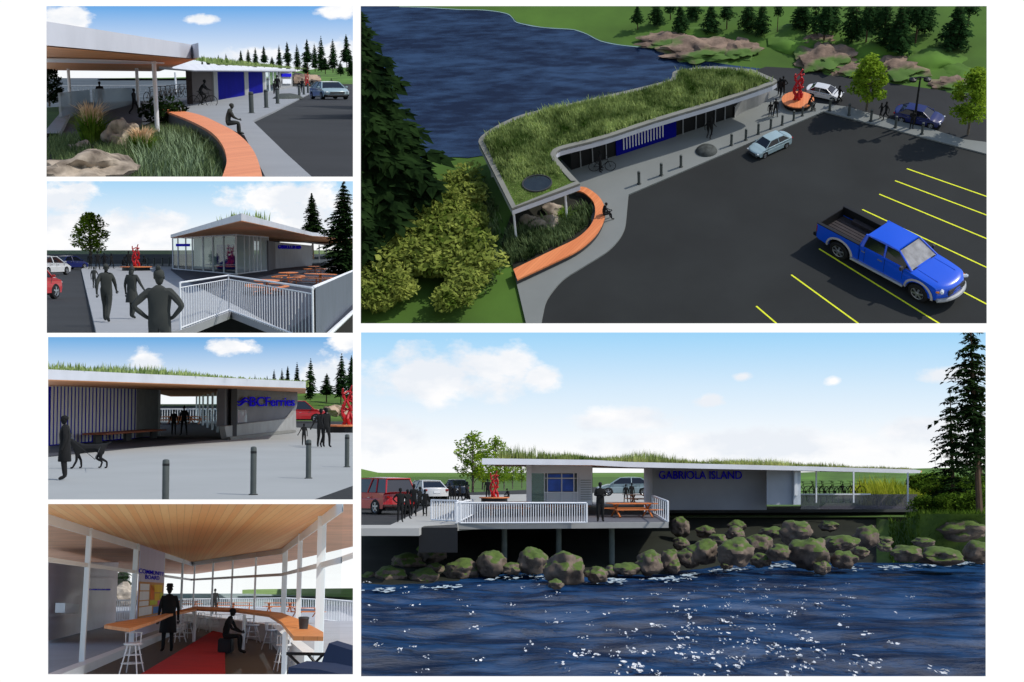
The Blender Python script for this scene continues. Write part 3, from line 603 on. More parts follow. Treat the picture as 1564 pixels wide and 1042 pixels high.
def make_round_table():
    r = proot('picnic_table', 'picnic table'); b = MB(); b.lathe((0, 0, 0), [(.02, .72), (.68, .72), (.7, .735), (.7, .76), (.02, .765)], 24); b.build('tabletop', M['wood'], r, local=True)
    b = MB(); b.lathe((0, 0, 0), [(.3, 0), (.3, .03), (.06, .06), (.06, .72)], 14); b.build('pedestal', M['wood'], r, local=True)
    for k in range(4):
        t0 = k * PI / 2 + .16; ts = [t0 + (PI / 2 - .32) * i / 6 for i in range(7)]; b = MB(); b.prism([(.92 * math.cos(t), .92 * math.sin(t), .43) for t in ts] + [(1.2 * math.cos(t), 1.2 * math.sin(t), .43) for t in ts[::-1]], .05); b.build('bench_seat', M['wood'], r, local=True)
        t = ts[3]; b = MB(); b.path([(.1 * math.cos(t), .1 * math.sin(t), .2), (1.05 * math.cos(t), 1.05 * math.sin(t), .2), (1.05 * math.cos(t), 1.05 * math.sin(t), .43)], .03, 6); b.tube((1.05 * math.cos(t), 1.05 * math.sin(t), .2), (1.05 * math.cos(t), 1.05 * math.sin(t), 0), .03); b.build('bench_support', M['wood'], r, local=True)
    return r
def make_stool():
    r = proot('bar_stool', 'stool'); b = MB(); b.lathe((0, 0, 0), [(.16, .68), (.19, .7), (.19, .73), (.17, .745), (.02, .75)], 20); b.build('seat', M['white'], r, smooth=True, local=True)
    for k in range(4):
        t = PI / 4 + k * PI / 2; u = V((math.cos(t), math.sin(t), 0)); b = MB(); b.tube(u * .12 + V((0, 0, .69)), u * .27, .017, .014, 8); b.build('leg', M['white'], r, local=True)
    for z, rr in ((.25, .22), (.45, .178)):
        b = MB(); b.path([V((rr * math.cos(t), rr * math.sin(t), z)) for t in [2 * PI * k / 20 for k in range(20)]], .011, 6, closed=True); b.build('foot_ring', M['white'], r, local=True)
    b = MB()
    b.path([V((.17 * math.cos(t), .17 * math.sin(t), .98)) for t in [PI * k / 12 for k in range(13)]], .014, 6)
    for k in range(5): t = PI * k / 4; b.tube((.16 * math.cos(t), .16 * math.sin(t), .73), (.17 * math.cos(t), .17 * math.sin(t), .98), .009, n=6)
    b.build('backrest', M['white'], r, local=True); return r

# ---------------------------------------------------------------- plants
def conifer_parts(seed, h=10.0, r=2.3, bare=.12, whorls=26, nb=8, droop=.35, sprays=5, lush=1.0):
    rnd = random.Random(seed); c = MB(); t = MB()
    lean = V((rnd.uniform(-.02, .02), rnd.uniform(-.02, .02), 0)) * h
    t.path([V((0, 0, 0)), V((0, 0, h * .4)) + lean * .4, V((0, 0, h)) + lean], [h * .018, h * .012, h * .002], 8)
    for i in range(whorls):
        q = i / (whorls - 1); z = h * (bare + (1 - bare) * q ** .95); rr = r * ((1 - q) ** .8 * (.72 + .45 * rnd.random()) + .03) * (.62 + .38 * min(1, q * 6))
        a0 = rnd.uniform(0, 6.28)
        for k in range(nb):
            if rnd.random() < .1: continue
            a = a0 + 2 * PI * k / nb + rnd.uniform(-.3, .3); L = rr * rnd.uniform(.65, 1.15); u = V((math.cos(a), math.sin(a), 0)); s = V((-u.y, u.x, 0)); o = V((0, 0, z + rnd.uniform(-.1, .1))) + lean * q
            t.tube(o, o + u * L * .7 + V((0, 0, -L * droop * .5)), h * .003, h * .001, 3, cap=False)
            for j in range(sprays):
                f = (j + .7) / sprays; p = o + u * L * f + V((0, 0, -L * droop * f * f + rnd.uniform(-.05, .05) * r)); w = (.5 - .25 * f) * L * .75 * lush + .06 * r
                for sd in (-1, 1):
                    d = (s * sd * rnd.uniform(.6, 1) + u * rnd.uniform(.3, .9)).normalized(); e = p + d * w + V((0, 0, -w * rnd.uniform(.15, .7))); n = V((0, 0, 1)).cross(d) * w * .28
                    m_ = (p + e) / 2 + V((0, 0, w * .06)); c.add([p, m_ + n, e, m_ - n], [(0, 1, 2, 3)])
                d = u; e = p + d * w * .9 + V((0, 0, -w * .35)); n = s * w * .25; m_ = (p + e) / 2; c.add([p, m_ + n, e, m_ - n], [(0, 1, 2, 3)])
                if rnd.random() < .5: e = p + V((rnd.uniform(-.2, .2) * w, rnd.uniform(-.2, .2) * w, -w * .8)); c.add([p + s * w * .2, e, p - s * w * .2], [(0, 1, 2)])
    return t, c
def make_conifer(seed, mt='needles', **k):
    r = proot('conifer_tree', 'tree'); t, c = conifer_parts(seed, **k); t.build('trunk', M['bark'], r, local=True); c.build('crown', M[mt], r, local=True); return r
def leafball(b, c, r, n, size, rnd, flat=.8):
    for _ in range(n):
        d = V((rnd.gauss(0, 1), rnd.gauss(0, 1), rnd.gauss(0, 1))).normalized() * (rnd.random() ** .4); p = V(c) + V((d.x * r, d.y * r, d.z * r * flat))
        u = V((rnd.gauss(0, 1), rnd.gauss(0, 1), rnd.gauss(0, .6))).normalized(); w = u.cross(V((rnd.gauss(0, .5), rnd.gauss(0, .5), 1))).normalized(); s = size * rnd.uniform(.6, 1.3)
        b.add([p - u * s, p + w * s * .5, p + u * s, p - w * s * .5], [(0, 1, 2, 3)])
def make_broadleaf(seed, h=6.0, r=2.0, n=26, leaves=95, size=.16, mt='leaf', name='deciduous_tree', stem=.3):
    rnd = random.Random(seed); root = proot(name, 'tree'); t = MB(); c = MB()
    t.path([(0, 0, 0), (0.03, 0, h * .3), (-.03, .04, h * .6), (0, 0, h * .9)], [h * .02, h * .016, h * .011, h * .004], 8)
    for k in range(n):
        q = (k + .5) / n; z = h * (stem + (1 - stem) * q); rr = r * math.sin(PI * min(1, .15 + q * .86)) ** .7; a = k * 2.4 + rnd.uniform(-.4, .4); d = rr * rnd.uniform(.35, .8)
        p = V((math.cos(a) * d, math.sin(a) * d, z)); leafball(c, p, r * rnd.uniform(.26, .42), leaves, size, rnd)
        t.path([(0, 0, z - h * .14), p * .6 + V((0, 0, z * .38)), p], [h * .007, h * .005, h * .002], 5)
    t.build('trunk', M['bark_grey'], root, local=True); c.build('crown', M[mt], root, local=True); return root
def make_shrub(seed, r=1.5, h=1.6, n=10, leaves=170, size=.11, mt='shrubleaf', name='shrub'):
    rnd = random.Random(seed); root = proot(name, 'shrub'); t = MB(); c = MB()
    for k in range(n):
        a = rnd.uniform(0, 6.28); d = r * rnd.uniform(.1, .75); p = V((math.cos(a) * d, math.sin(a) * d, h * rnd.uniform(.35, .8))); leafball(c, p, r * rnd.uniform(.3, .5), leaves, size, rnd, .8 * h / r)
        t.path([(0, 0, 0), p * .5 + V((0, 0, .1)), p], [.04, .03, .01], 5)
    t.build('stems', M['bark'], root, local=True); c.build('foliage', M[mt], root, local=True); return root
def inpoly(x, y, poly):
    k = False; j = len(poly) - 1
    for i in range(len(poly)):
        xi, yi = poly[i][0], poly[i][1]; xj, yj = poly[j][0], poly[j][1]
        if (yi > y) != (yj > y) and x < (xj - xi) * (y - yi) / (yj - yi) + xi: k = not k
        j = i
    return k
def blades(poly, n, hgt, wid, z=0.0, seed=1, lean=.35, per=4, tuft=.15, zf=None, hf=None):
    rnd = random.Random(seed); b = MB(); xs = [p[0] for p in poly]; ys = [p[1] for p in poly]; x0, x1, y0, y1 = min(xs), max(xs), min(ys), max(ys); k = 0; tries = 0
    while k < n and tries < n * 30:
        tries += 1; x = rnd.uniform(x0, x1); y = rnd.uniform(y0, y1)
        if not inpoly(x, y, poly): continue
        k += 1; zz = zf(x, y) if zf else z; H = hgt * (hf(x, y) if hf else 1) * rnd.uniform(.55, 1.2)
        if H < .01: continue
        for _ in range(per):
            a = rnd.uniform(0, 6.28); o = V((x + rnd.uniform(-tuft, tuft), y + rnd.uniform(-tuft, tuft), zz)); u = V((math.cos(a), math.sin(a), 0)); w = V((-u.y, u.x, 0)) * wid * rnd.uniform(.6, 1.2); l = lean * rnd.uniform(.2, 1); h_ = H * rnd.uniform(.7, 1.1)
            m = o + u * l * h_ * .35 + V((0, 0, h_ * .6)); e = o + u * l * h_ + V((0, 0, h_)); b.add([o - w, o + w, m + w * .7, m - w * .7, e], [(0, 1, 2, 3), (3, 2, 4)])
    return b
def tuftb(b, c, n, h, w, seed=0, lean=.6, r=.12):
    rnd = random.Random(seed); c = V(c)
    for _ in range(n):
        a = rnd.uniform(0, 6.28); u = V((math.cos(a), math.sin(a), 0)); o = c + u * rnd.uniform(0, r); q = V((-u.y, u.x, 0)) * w; l = lean * rnd.uniform(.1, 1); H = h * rnd.uniform(.6, 1.1)
        m = o + u * l * H * .3 + V((0, 0, H * .6)); e = o + u * l * H + V((0, 0, H * (1 - l * .3))); b.add([o - q, o + q, m + q * .7, m - q * .7, e], [(0, 1, 2, 3), (3, 2, 4)])
    return b
def sky_panel(P, Y, m):
    x0, y0, x1, y1 = P.rect; b = MB()
    def fn(u, v):
        px = x0 - 6 + (x1 - x0 + 12) * u; py = P.hy + 22 + (y0 - 6 - P.hy - 22) * v; return P.at(px, py, Y * (1 + .02 * math.cos((u - .5) * PI)))
    b.grid(fn, 16, 8); return tag(b.build('sky', m, P=P, base=(0, 0, 0)), kind='structure')
# ================================================================ AERIAL VIEW (upper right)
P = TR; P.h = 52; P.M = (P.R * P.s).to_4x4() @ Matrix.Translation((0, 0, -P.h))
G = P.g
# ground sheets
tag(MB().sheet([G(x, y, -.05) for x, y in ((545, 600), (545, -10), (1515, -10), (1515, 600))]).build('ground', M['lawn'], P=P), kind='structure')
shore = [(540, 260), (540, 4), (610, 10), (650, 11), (700, 14), (740, 15), (773, 20), (783, 27), (790, 34), (825, 41), (850, 43), (877, 45), (897, 52), (917, 62), (945, 68), (973, 71), (1000, 73), (1020, 80), (1045, 87), (1068, 92), (1120, 100), (1180, 107), (1180, 150), (1000, 190), (860, 236), (735, 238), (715, 241), (700, 240), (685, 240), (668, 236), (640, 250)]
wat = watermat('sea from above', rgb(8, 18, 42), rgb(44, 66, 96), .14, 0, .12, (.5, 1.9, 1), .75, bstr=1.0)
b = MB(); b.sheet([G(x, y, 0.0) for x, y in shore]); tag(b.build('water', wat, P=P), kind='structure')
sp = smooth_px(shore[2:20], 3); b = MB()
q = [G(x, y, .02) for x, y in sp]; q2 = [G(x - .3, y + 1.1 + .5 * noise.noise(V((x * .1, 0, 0))), .02) for x, y in sp]
for i in range(len(q) - 1): b.add([q[i], q[i + 1], q2[i + 1], q2[i]], [(0, 1, 2, 3)])
tag(b.build('shore_foam', mat('foam', rgb(120, 146, 146), .9, .2, .3), P=P), kind='structure')
road = [(1140, 112), (1170, 102), (1228, 105), (1308, 117), (1365, 128), (1461, 141), (1515, 146), (1515, 240), (1474, 213), (1416, 195), (1372, 185), (1295, 163), (1244, 157), (1180, 139)]
tag(MB().sheet([G(x, y, .012) for x, y in road]).build('road', M['asphalt'], P=P), kind='structure')
edge = smooth_px([(826, 500), (829, 482), (836, 457), (858, 429), (885, 411), (911, 395), (930, 382), (945, 366), (953, 352), (956, 340)], 4) + [(960, 297)]
lot = edge + [(1258, 170), (1515, 237), (1515, 505)]
tag(MB().sheet([G(x, y, .02) for x, y in lot]).build('parking_lot', M['asphalt_dark'], P=P), kind='structure')
plaza = [(784, 411), (806, 505)] + edge + [(1258, 170), (1515, 237), (1515, 218), (1474, 213), (1416, 195), (1372, 185), (1295, 163), (1244, 157), (1180, 137), (1100, 160), (860, 240), (848, 262), (878, 285), (895, 297), (905, 315), (902, 345), (883, 364), (850, 383)]
tag(MB().prism([G(x, y, .12) for x, y in plaza], -.14).build('pavement', mat('aerial paving', rgb(122, 126, 124), .85, .08, .3), P=P), kind='structure')
ym = mat('yellow road paint', rgb(226, 232, 40), .7, .12, 3)
for k, (x0, y0, x1, y1) in enumerate(((1385, 257.6, 1508, 300.5), (1367, 276, 1508, 329), (1343, 296.6, 1508, 365), (1317, 320, 1508, 409), (1285, 349, 1508, 465), (1251, 380, 1436, 495), (1208.5, 419.7, 1312, 495), (1155, 467.6, 1187, 495))):
    a, c = G(x0, y0, .03), G(x1, y1, .03); d = (c - a).normalized(); n = V((-d.y, d.x, 0)) * .055
    tag(MB().add([a - n, c - n, c + n, a + n], [(0, 1, 2, 3)]).build('parking_line', ym, P=P), kind='structure')
# building
H = 3.0
back = smooth_px([(731, 219), (735, 210), (760, 193), (800, 176), (870, 160), (950, 142), (1015, 126), (1026, 120), (1028, 112), (1042, 108), (1090, 103), (1150, 108)], 3)
front = smooth_px([(1183, 122), (1180, 130), (1100, 157), (1000, 187), (925, 212), (870, 226), (852, 232), (850, 241), (864, 258), (886, 282)], 3)
roofp = back + front + [(782, 320)]
bt = thing(P, G(900, 240), 'ferry_shelter', 'long green-roofed waterfront shelter seen from above beside the parking lot', 'building', 'renderings of the ferry shelter')
ro = [G(x, y, H) for x, y in roofp]
MB().prism([p + V((0, 0, -.02)) for p in ro], -.42).build('roof', M['fascia'], bt)
cen = sum(ro, V((0, 0, 0))) / len(ro)
def inset(pts, d):
    out = []; n = len(pts); area = sum(pts[i].x * pts[(i + 1) % n].y - pts[(i + 1) % n].x * pts[i].y for i in range(n)); sg = 1 if area > 0 else -1
    for i in range(n):
        e = (pts[(i + 1) % n] - pts[i - 1]); e.z = 0; e.normalize(); out.append(pts[i] + V((-e.y, e.x, 0)) * sg * d)
    return out
ins = inset(ro, .38)
b = MB(); nR = len(ro)
for i in range(nR):
    j = (i + 1) % nR; up = V((0, 0, .1)); b.add([ro[i] + up, ro[j] + up, ins[j] + up, ins[i] + up, ro[i] - up, ro[j] - up, ins[j] - up * .2, ins[i] - up * .2], [(0, 1, 2, 3), (0, 4, 5, 1), (2, 6, 7, 3)])
b.build('parapet', mat('parapet flashing', rgb(128, 128, 120), .7, .1, 1), bt)
MB().sheet([p + V((0, 0, .03)) for p in ins]).build('roof_substrate', mat('roof sedum', rgb(76, 100, 30), .95, .3, .5, .3, 10), bt)
sk = G(820.5, 281, H + .04); b = MB(); b.lathe(sk, [(1.02, 0), (1.02, .1), (.94, .1), (.94, .02)], 28, 1, 1.0); b.build('skylight_kerb', M['plastic'], bt)
b = MB(); b.lathe(sk, [(.93, .0), (.93, .06), (.01, .06)], 28); b.build('skylight', mat('skylight opening', rgb(34, 42, 46), .2, .2, 2, spec=.8), bt)
wl, wr = G(873, 262), G(1125, 179); wl.z = wr.z = 0
def wq(m, t0, t1, z0, z1, name, off=0.0, th=.2):
    d = (wr - wl); u = d.normalized(); n = V((u.y, -u.x, 0)) * off; b = MB(); a = wl + d * t0 + n; c = wl + d * t1 + n; k = V((-u.y, u.x, 0)) * th
    b.prism([a + V((0, 0, z0)), c + V((0, 0, z0)), c + k + V((0, 0, z0)), a + k + V((0, 0, z0))], z1 - z0); return b.build(name, m, bt)
wq(M['black'], 0, 1.0, .12, H - .43, 'wall', 0, 2.0)
wq(M['navy'], .26, .62, .13, 2.5, 'blue_wall', .12, .1); wq(M['navy'], .70, .98, 1.9, 2.5, 'blue_sign_band', .12, .1)
for k in range(14): wq(M['white'], .30 + k * .018, .305 + k * .018, .5, 2.5, 'fin', .2, .07)
for t in (.05, .12, .2, .66, .74, .8, .86, .92): wq(M['steel'], t, t + .004, .12, 2.55, 'mullion', .12, .1)
b = MB(); cw = [(1122, 180), (1127, 176), (1140, 169), (1158, 162), (1170, 155), (1176, 149)]; cw = smooth_px(cw, 3)
for i in range(len(cw) - 1):
    a, c = G(*cw[i], .12), G(*cw[i + 1], .12); k = V((-.2, .5, 0)); z = V((0, 0, .9 + .7 * i / len(cw))); b.add([a, c, c + z, a + z, a + k, c + k, c + k + z, a + k + z], [(0, 1, 2, 3), (4, 7, 6, 5), (3, 2, 6, 7)])
b.build('curved_wall', M['concrete'], bt)
for (x, y) in ((789, 372), (866, 340), (752, 270)):
    a = G(x, y); MB().tube(a, a + V((0, 0, H - .43)), .08).build('column', M['white'], bt)
# roof plants
rp = [(p.x, p.y) for p in inset(ro, .6)]
cut = G(858, 236, H); cut2 = G(742, 250, H)
def hf(x, y):
    p = P.proj((x, y, H)); t = (p[1] - 262 + (p[0] - 800) * .12) / 14
    if math.hypot((p[0] - 820) / 26, (p[1] - 281) / 14) < 1: return 0
    k = .6 + .9 * noise.noise(V((x * .35, y * .2, 0))) + .35
    return max(.0, k * (1 - max(0, min(1, t))) + (.12 if t > 0 else 0))
tag(blades(rp, 9000, .5, .04, H + .03, 3, .45, 4, .3, hf=hf).build('roof_grasses', M['roofgrass'], P=P), 'tall mixed grasses and sedum covering the shelter roof seen from above', 'grass', kind='stuff')
# planter and curved bench
outer = smooth_px([(877, 286), (892, 285.5), (905, 292), (917, 303), (924, 318), (923, 334), (914, 353), (900, 369), (880, 384), (850, 399), (790, 427)], 4)
inner = smooth_px([(879, 291), (889, 293), (898, 299), (906, 308), (909, 319), (908, 331), (902, 344), (891, 356), (875, 367), (848, 380), (784, 411)], 4)
bn = thing(P, G(900, 370), 'curved_bench', 'long curved orange slatted bench round the planter in the aerial view', 'bench')
oi = [G(x, y, .55) for x, y in outer]; ii = [G(x, y, .55) for x, y in inner]
b = MB(); n = len(oi)
for i in range(n - 1): b.add([oi[i], oi[i + 1], ii[i + 1], ii[i], oi[i] - V((0, 0, .12)), oi[i + 1] - V((0, 0, .12)), ii[i + 1] - V((0, 0, .12)), ii[i] - V((0, 0, .12))], [(0, 1, 2, 3), (0, 4, 5, 1), (3, 2, 6, 7)])
b.build('slatted_seat', M['deckwood'], bn)
b = MB()
for i in range(n - 1):
    a, c = oi[i] * .93 + ii[i] * .07, oi[i + 1] * .93 + ii[i + 1] * .07; e, f = ii[i] * .93 + oi[i] * .07, ii[i + 1] * .93 + oi[i + 1] * .07
    z0 = V((0, 0, -.12)); z1 = V((0, 0, -.6)); b.add([a + z0, c + z0, c + z1, a + z1, e + z0, f + z0, f + z1, e + z1], [(0, 1, 2, 3), (4, 5, 6, 7)])
b.build('base', M['plastic'], bn)
soil = [(x, y) for x, y in inner] + [(756, 300), (782, 320)]
tag(MB().sheet([G(x, y, .06) for x, y in [(784, 408), (765, 372), (780, 330), (862, 292)] + [(a, c) for a, c in inner[::-1]][::-1][0:len(inner)][::1]][:4] + [G(x, y, .06) for x, y in inner]).build('planting_soil', M['soil'], P=P), kind='structure')
gp = [(p.x, p.y) for p in [G(x, y) for x, y in ((783, 406), (772, 385), (778, 358), (800, 355), (868, 335), (885, 320), (897, 318), (902, 326), (897, 342), (886, 352), (870, 363), (845, 377))]]
tag(blades(gp, 520, .8, .05, .05, 5, .6, 6, .3).build('ornamental_grass', M['grass'], P=P), 'dense green ornamental grasses inside the curved bench seen from above', 'grass', kind='stuff')
for k, (x, y, r) in enumerate(((824, 349, .75), (842, 346, .8), (843, 324, .7), (808, 341, .6))):
    b = MB(); b.blob((0, 0, .25), (r, r * .8, r * .6), k, .25, 3); o = b.build('boulder', M['rock'], P=P, base=(0, 0, 0), smooth=True); o.matrix_world = place(P, G(x, y)); OWN[o.name] = (P, G(x, y))
    tag(o, ('pale boulder in the planter under the canopy corner, left one of the front pair', 'pale boulder in the planter under the canopy corner, right one of the front pair', 'shaded boulder standing behind the pale pair in the planter', 'small boulder left of the pale pair in the planter')[k], 'boulder')
b = MB(); tuftb(b, (0, 0, 0), 120, 1.1, .04, 3, .7, .3); o = b.build('grass_clump', M['brightgrass'], P=P, base=(0, 0, 0)); o.matrix_world = place(P, G(863, 338)); OWN[o.name] = (P, G(863, 338)); tag(o, 'bright green grass clump beside the pale boulders in the planter', 'plant')
# left tree mass and shrubs
def con(P, key, px, py, topy, wpx, label, group, rot=0, **k):
    b = G_(P, px, py); h = P.vert(b, topy) - b.z; ppm = P.ppm(b); r = wpx / ppm
    mt = k.pop('mt', 'needles'); seed = k.pop('seed', 1)
    return inst(('conifer', key, mt), lambda: make_conifer(seed, mt, h=10, r=2.3, **k), P, b, label, rot, 1, group, sc3=(r / 2.3, r / 2.3, h / 10))
def G_(P, px, py, z=0): return P.g(px, py, z)
con(P, 'big', 580, 345, -60, 104, 'huge dark fir filling the left edge of the aerial view', 'firs by the water in the aerial view', seed=31, mt='needles_dark', whorls=40, nb=12, sprays=7, lush=1.2, bare=.02, droop=.3)
con(P, 'big', 528, 405, 60, 70, 'dark fir at the left border below the huge one', 'firs by the water in the aerial view', rot=2, seed=31, mt='needles_dark')
con(P, 'big', 556, 300, -90, 90, 'dark fir behind the huge one at the top left corner of the aerial view', 'firs by the water in the aerial view', rot=4, seed=31, mt='needles_dark')
shr = [(702, 305, 1.5), (672, 332, 1.5), (640, 338, 1.5), (613, 352, 1.5), (724, 352, 1.25), (576, 396, 1.6), (556, 425, 1.5), (655, 384, 1.9), (690, 415, 1.8), (722, 432, 1.5), (596, 450, 1.5), (700, 458, 1.4), (625, 410, 1.8), (640, 362, 1.5), (690, 372, 1.5), (570, 455, 1.4)]
wh = ['beside the lawn strip at the top of the thicket', 'second row, upper middle of the thicket', 'upper left of the thicket by the dark firs', 'near the water on the upper left of the thicket', 'closest to the canopy corner', 'left border, below the firs', 'far left border of the thicket', 'largest, in the middle of the thicket', 'lower middle of the thicket', 'lower right of the thicket', 'lower left of the thicket', 'lowest of the thicket, on the lawn', 'left of the largest in the middle', 'between the upper row and the largest', 'right of the middle, facing the planter', 'bottom left corner of the thicket']
for k, (x, y, sc) in enumerate(shr): inst(('shrub', k % 3), lambda k=k: make_shrub(40 + k, 1.5, 1.15, 15, 210, .12), P, G(x, y), 'yellow green shrub, ' + wh[k], k * 1.3, sc * 1.08, 'shrubs left of the shelter')
tag(blades([(G(x, y).x, G(x, y).y) for x, y in ((650, 285), (735, 270), (755, 320), (770, 400), (740, 450), (720, 380), (680, 320))], 500, .5, .06, 0, 9, .7, 5, .4).build('ground_cover', M['grass'], P=P), 'dark green ground cover on the slope between shrubs and canopy', 'ground cover', kind='stuff')
# rock outcrops and hills
mm, nt, o_ = newmat('grassed tan rock'); pr = N(nt, 'ShaderNodeBsdfPrincipled'); pr.inputs['Roughness'].default_value = .95; co = objco(nt); ge = N(nt, 'ShaderNodeNewGeometry'); sx = N(nt, 'ShaderNodeSeparateXYZ'); nt.links.new(objco(nt), sx.inputs[0])
rk_ = mix(nt, ramp(nt, noi(nt, co, .7, 8, .7), [(.3, (0, 0, 0, 1)), (.7, (1, 1, 1, 1))]), rgb(66, 52, 44), rgb(158, 134, 116)); gs = ramp(nt, noi(nt, co, .22, 4), [(.47, (0, 0, 0, 1)), (.56, (1, 1, 1, 1))])
nt.links.new(mix(nt, gs, rk_, rgb(74, 104, 40)), pr.inputs['Base Color']); bp = N(nt, 'ShaderNodeBump'); bp.inputs['Strength'].default_value = .8; nt.links.new(noi(nt, co, 1.4, 7), bp.inputs['Height']); nt.links.new(bp.outputs[0], pr.inputs['Normal']); nt.links.new(pr.outputs[0], o_.inputs[0]); tanmoss = mm
outc = [((1072, 80), 58, 22, 'wide tan rock outcrop by the water inlet'), ((1018, 63), 40, 15, 'low tan rock ledge farthest left on the far shore'), ((1128, 78), 30, 18, 'tan rock slope at the right end of the inlet'), ((1262, 92), 44, 26, 'big tan rock face behind the white sedan'), ((1248, 62), 22, 10, 'small tan rock patch above the big rock face'), ((1305, 108), 34, 12, 'low tan rock foot right of the big rock face'), ((1372, 108), 42, 20, 'long pale rock slope behind the first street tree'), ((1455, 128), 32, 12, 'low tan rock ledge by the road at the right border')]
for k, ((x, y), rx, ry, lb) in enumerate(outc):
    c = G(x, y); pm = P.ppm(c); b = MB(); b.blob((0, 0, 0), (rx / pm, ry / pm * 1.7, ry / pm * .5), k + 3, .36, 4, fl=-.3, fr=2.0); o = b.build('rock_outcrop', tanmoss, P=P, base=(0, 0, 0), smooth=True); o.matrix_world = place(P, c); OWN[o.name] = (P, c); tag(o, lb, 'rock', 'rock outcrops behind the road')
for k, ((x, y), rx, ry) in enumerate((((1060, 48), 66, 14), ((1205, 62), 46, 22), ((1330, 72), 70, 18), ((1420, 88), 60, 22), ((1195, 92), 24, 9), ((1280, 50), 70, 14), ((1480, 110), 44, 18), ((1118, 62), 30, 8))):
    c = G(x, y); pm = P.ppm(c); b = MB(); b.blob((0, 0, -.6), (rx / pm, ry / pm * 2, ry / pm * .8), k + 13, .3, 4, fl=-.8); o = b.build('hill', M['hill'], P=P, base=(0, 0, 0), smooth=True); o.matrix_world = place(P, c); OWN[o.name] = (P, c); tag(o, kind='structure')
tcs = [(974, 45, 8, 11), (1003, 38, -6, 13), (1040, 48, 6, 14), (1024, 30, -14, 12), (1086, 50, 4, 16), (1060, 28, -20, 14), (1110, 44, -10, 13), (1142, 48, -5, 16), (1162, 52, 0, 15), (1187, 50, -40, 9), (1224, 44, -8, 20), (1243, 55, -60, 10), (1258, 66, -2, 20), (1272, 50, -30, 14), (1300, 64, -28, 20), (1322, 70, -20, 17), (1348, 72, -26, 18), (1372, 80, 5, 24), (1398, 66, -30, 18), (1412, 52, -40, 20), (1458, 72, 5, 27), (1478, 40, -30, 18), (1340, 45, -40, 16), (1385, 40, -40, 16)]
for k, (x, y, t, w) in enumerate(tcs):
    con(P, ('m', k % 3), x, y, t, w * 1.05, ordl(k) + ' fir from the left on the hill at the top of the aerial view', 'firs on the far hill of the aerial view', k * 1.7, seed=50 + k % 3, mt='needles', whorls=17, nb=8, sprays=4, bare=.1 if k % 3 else .35, lush=1.1)
# street trees, lamp, bollards, sculpture
for k, (x, y, t, r) in enumerate(((1323, 170, 93, 33), (1478, 207, 112, 34))):
    b_ = G(x, y); h = P.vert(b_, t); r = r / P.ppm(b_)
    inst(('broad', 1), lambda: make_broadleaf(5, 6, 2, 26, 100, .2, 'leaf'), P, b_ + V((0, 0, .1)), ('round yellow green street tree between the white and the navy sedan', 'yellow green street tree at the right border of the aerial view')[k], k * 2, 1, 'street trees on the pavement', sc3=(r / 2, r / 2, h / 6))
lp = thing(P, G(1396, 190, .12), 'street_lamp', 'black double-headed lamp post behind the navy sedan', 'street lamp')
z = P.vert(G(1396, 190, .12), 120); a = G(1396, 190, .12)
MB().path([a, a + V((0, 0, z))], [.1, .06], 8).build('pole', M['black'], lp); b = MB(); b.path([a + V((-.5, 0, z - .1)), a + V((0, 0, z)), a + V((.5, 0, z - .1))], .05, 6); b.build('arm', M['black'], lp)
for s in (-1, 1): b = MB(); b.lathe(a + V((s * .5, 0, z - .35)), [(.05, .3), (.28, .2), (.26, .05), (.08, 0)], 10); b.build('lamp_head', M['black'], lp)
bl = [(976, 281), (1010, 268), (1040, 255), (1117, 222), (1139, 214), (1158, 205), (1177, 197), (1194.5, 191), (1212, 184), (1225.5, 177), (1240, 169)]
for k, (x, y) in enumerate(bl): inst('bollard', make_bollard, P, G(x, y, .12), ordl(k) + ' bollard from the left along the parking lot kerb in the aerial view', 0, 1.05 - .03 * k, 'bollards along the parking lot')
for k, (x, y) in enumerate(((1267, 169), (1296.5, 176), (1330, 185), (1367.5, 195), (1408, 205))): inst('bollard', make_bollard, P, G(x, y, .12), ordl(k) + ' bollard of the row running right from the sculpture', 0, .95, 'bollards right of the sculpture')
def sculpture(P, base, label, blab, sc, rot=0, ring=1.0):
    r = thing(P, base, 'sculpture', label, 'sculpture', 'red carved sculpture in each view', rot, sc); rnd = random.Random(4)
    for k, (x, y, l) in enumerate(((-.28, 0, 2.3), (.25, .1, 2.5), (0, -.15, 2.0))):
        b = MB(); pts = [V((x + .1 * math.sin(i * 1.3 + k), y + .07 * math.cos(i * 1.7), .4 + l * i / 9)) for i in range(10)]; b.path(pts, [.13 - .008 * i for i in range(10)], 6); b.build('upright', M['red'], r, local=True)
    b = MB()
    for i in range(7): z = .75 + i * .27; b.path([(-.32, -.05, z), (0, .1, z + .16 * (-1) ** i), (.3, 0, z + .05)], .065, 6); b.blob((.33 * (-1) ** i, 0, z + .1), .1, i, .2, 1)
    b.build('carved_links', M['red'], r, local=True)
    t = thing(P, base, 'round_bench', blab, 'bench', 'round benches under the sculptures', rot, sc); b = MB(); b.lathe((0, 0, 0), [(.75 * ring, .36), (1.45 * ring, .36), (1.5 * ring, .38), (1.5 * ring, .46), (.75 * ring, .47)], 22); b.build('seat', M['deckwood'], t, local=True)
    b = MB(); b.lathe((0, 0, 0), [(1.3 * ring, .0), (1.3 * ring, .36), (.9 * ring, .36)], 22); b.build('base', M['black'], t, local=True)
    return r
sculpture(P, G(1218, 160, .12), 'tangled red carved sculpture on the round orange bench in the aerial view', 'round orange bench under the red sculpture in the aerial view', 1.0, .4, .8)
st = thing(P, G(1079, 231, .12), 'carved_rock', 'low round dark carved stone on the pavement near the silver sedan, aerial view', 'ground artwork'); pm = P.ppm(G(1079, 231))
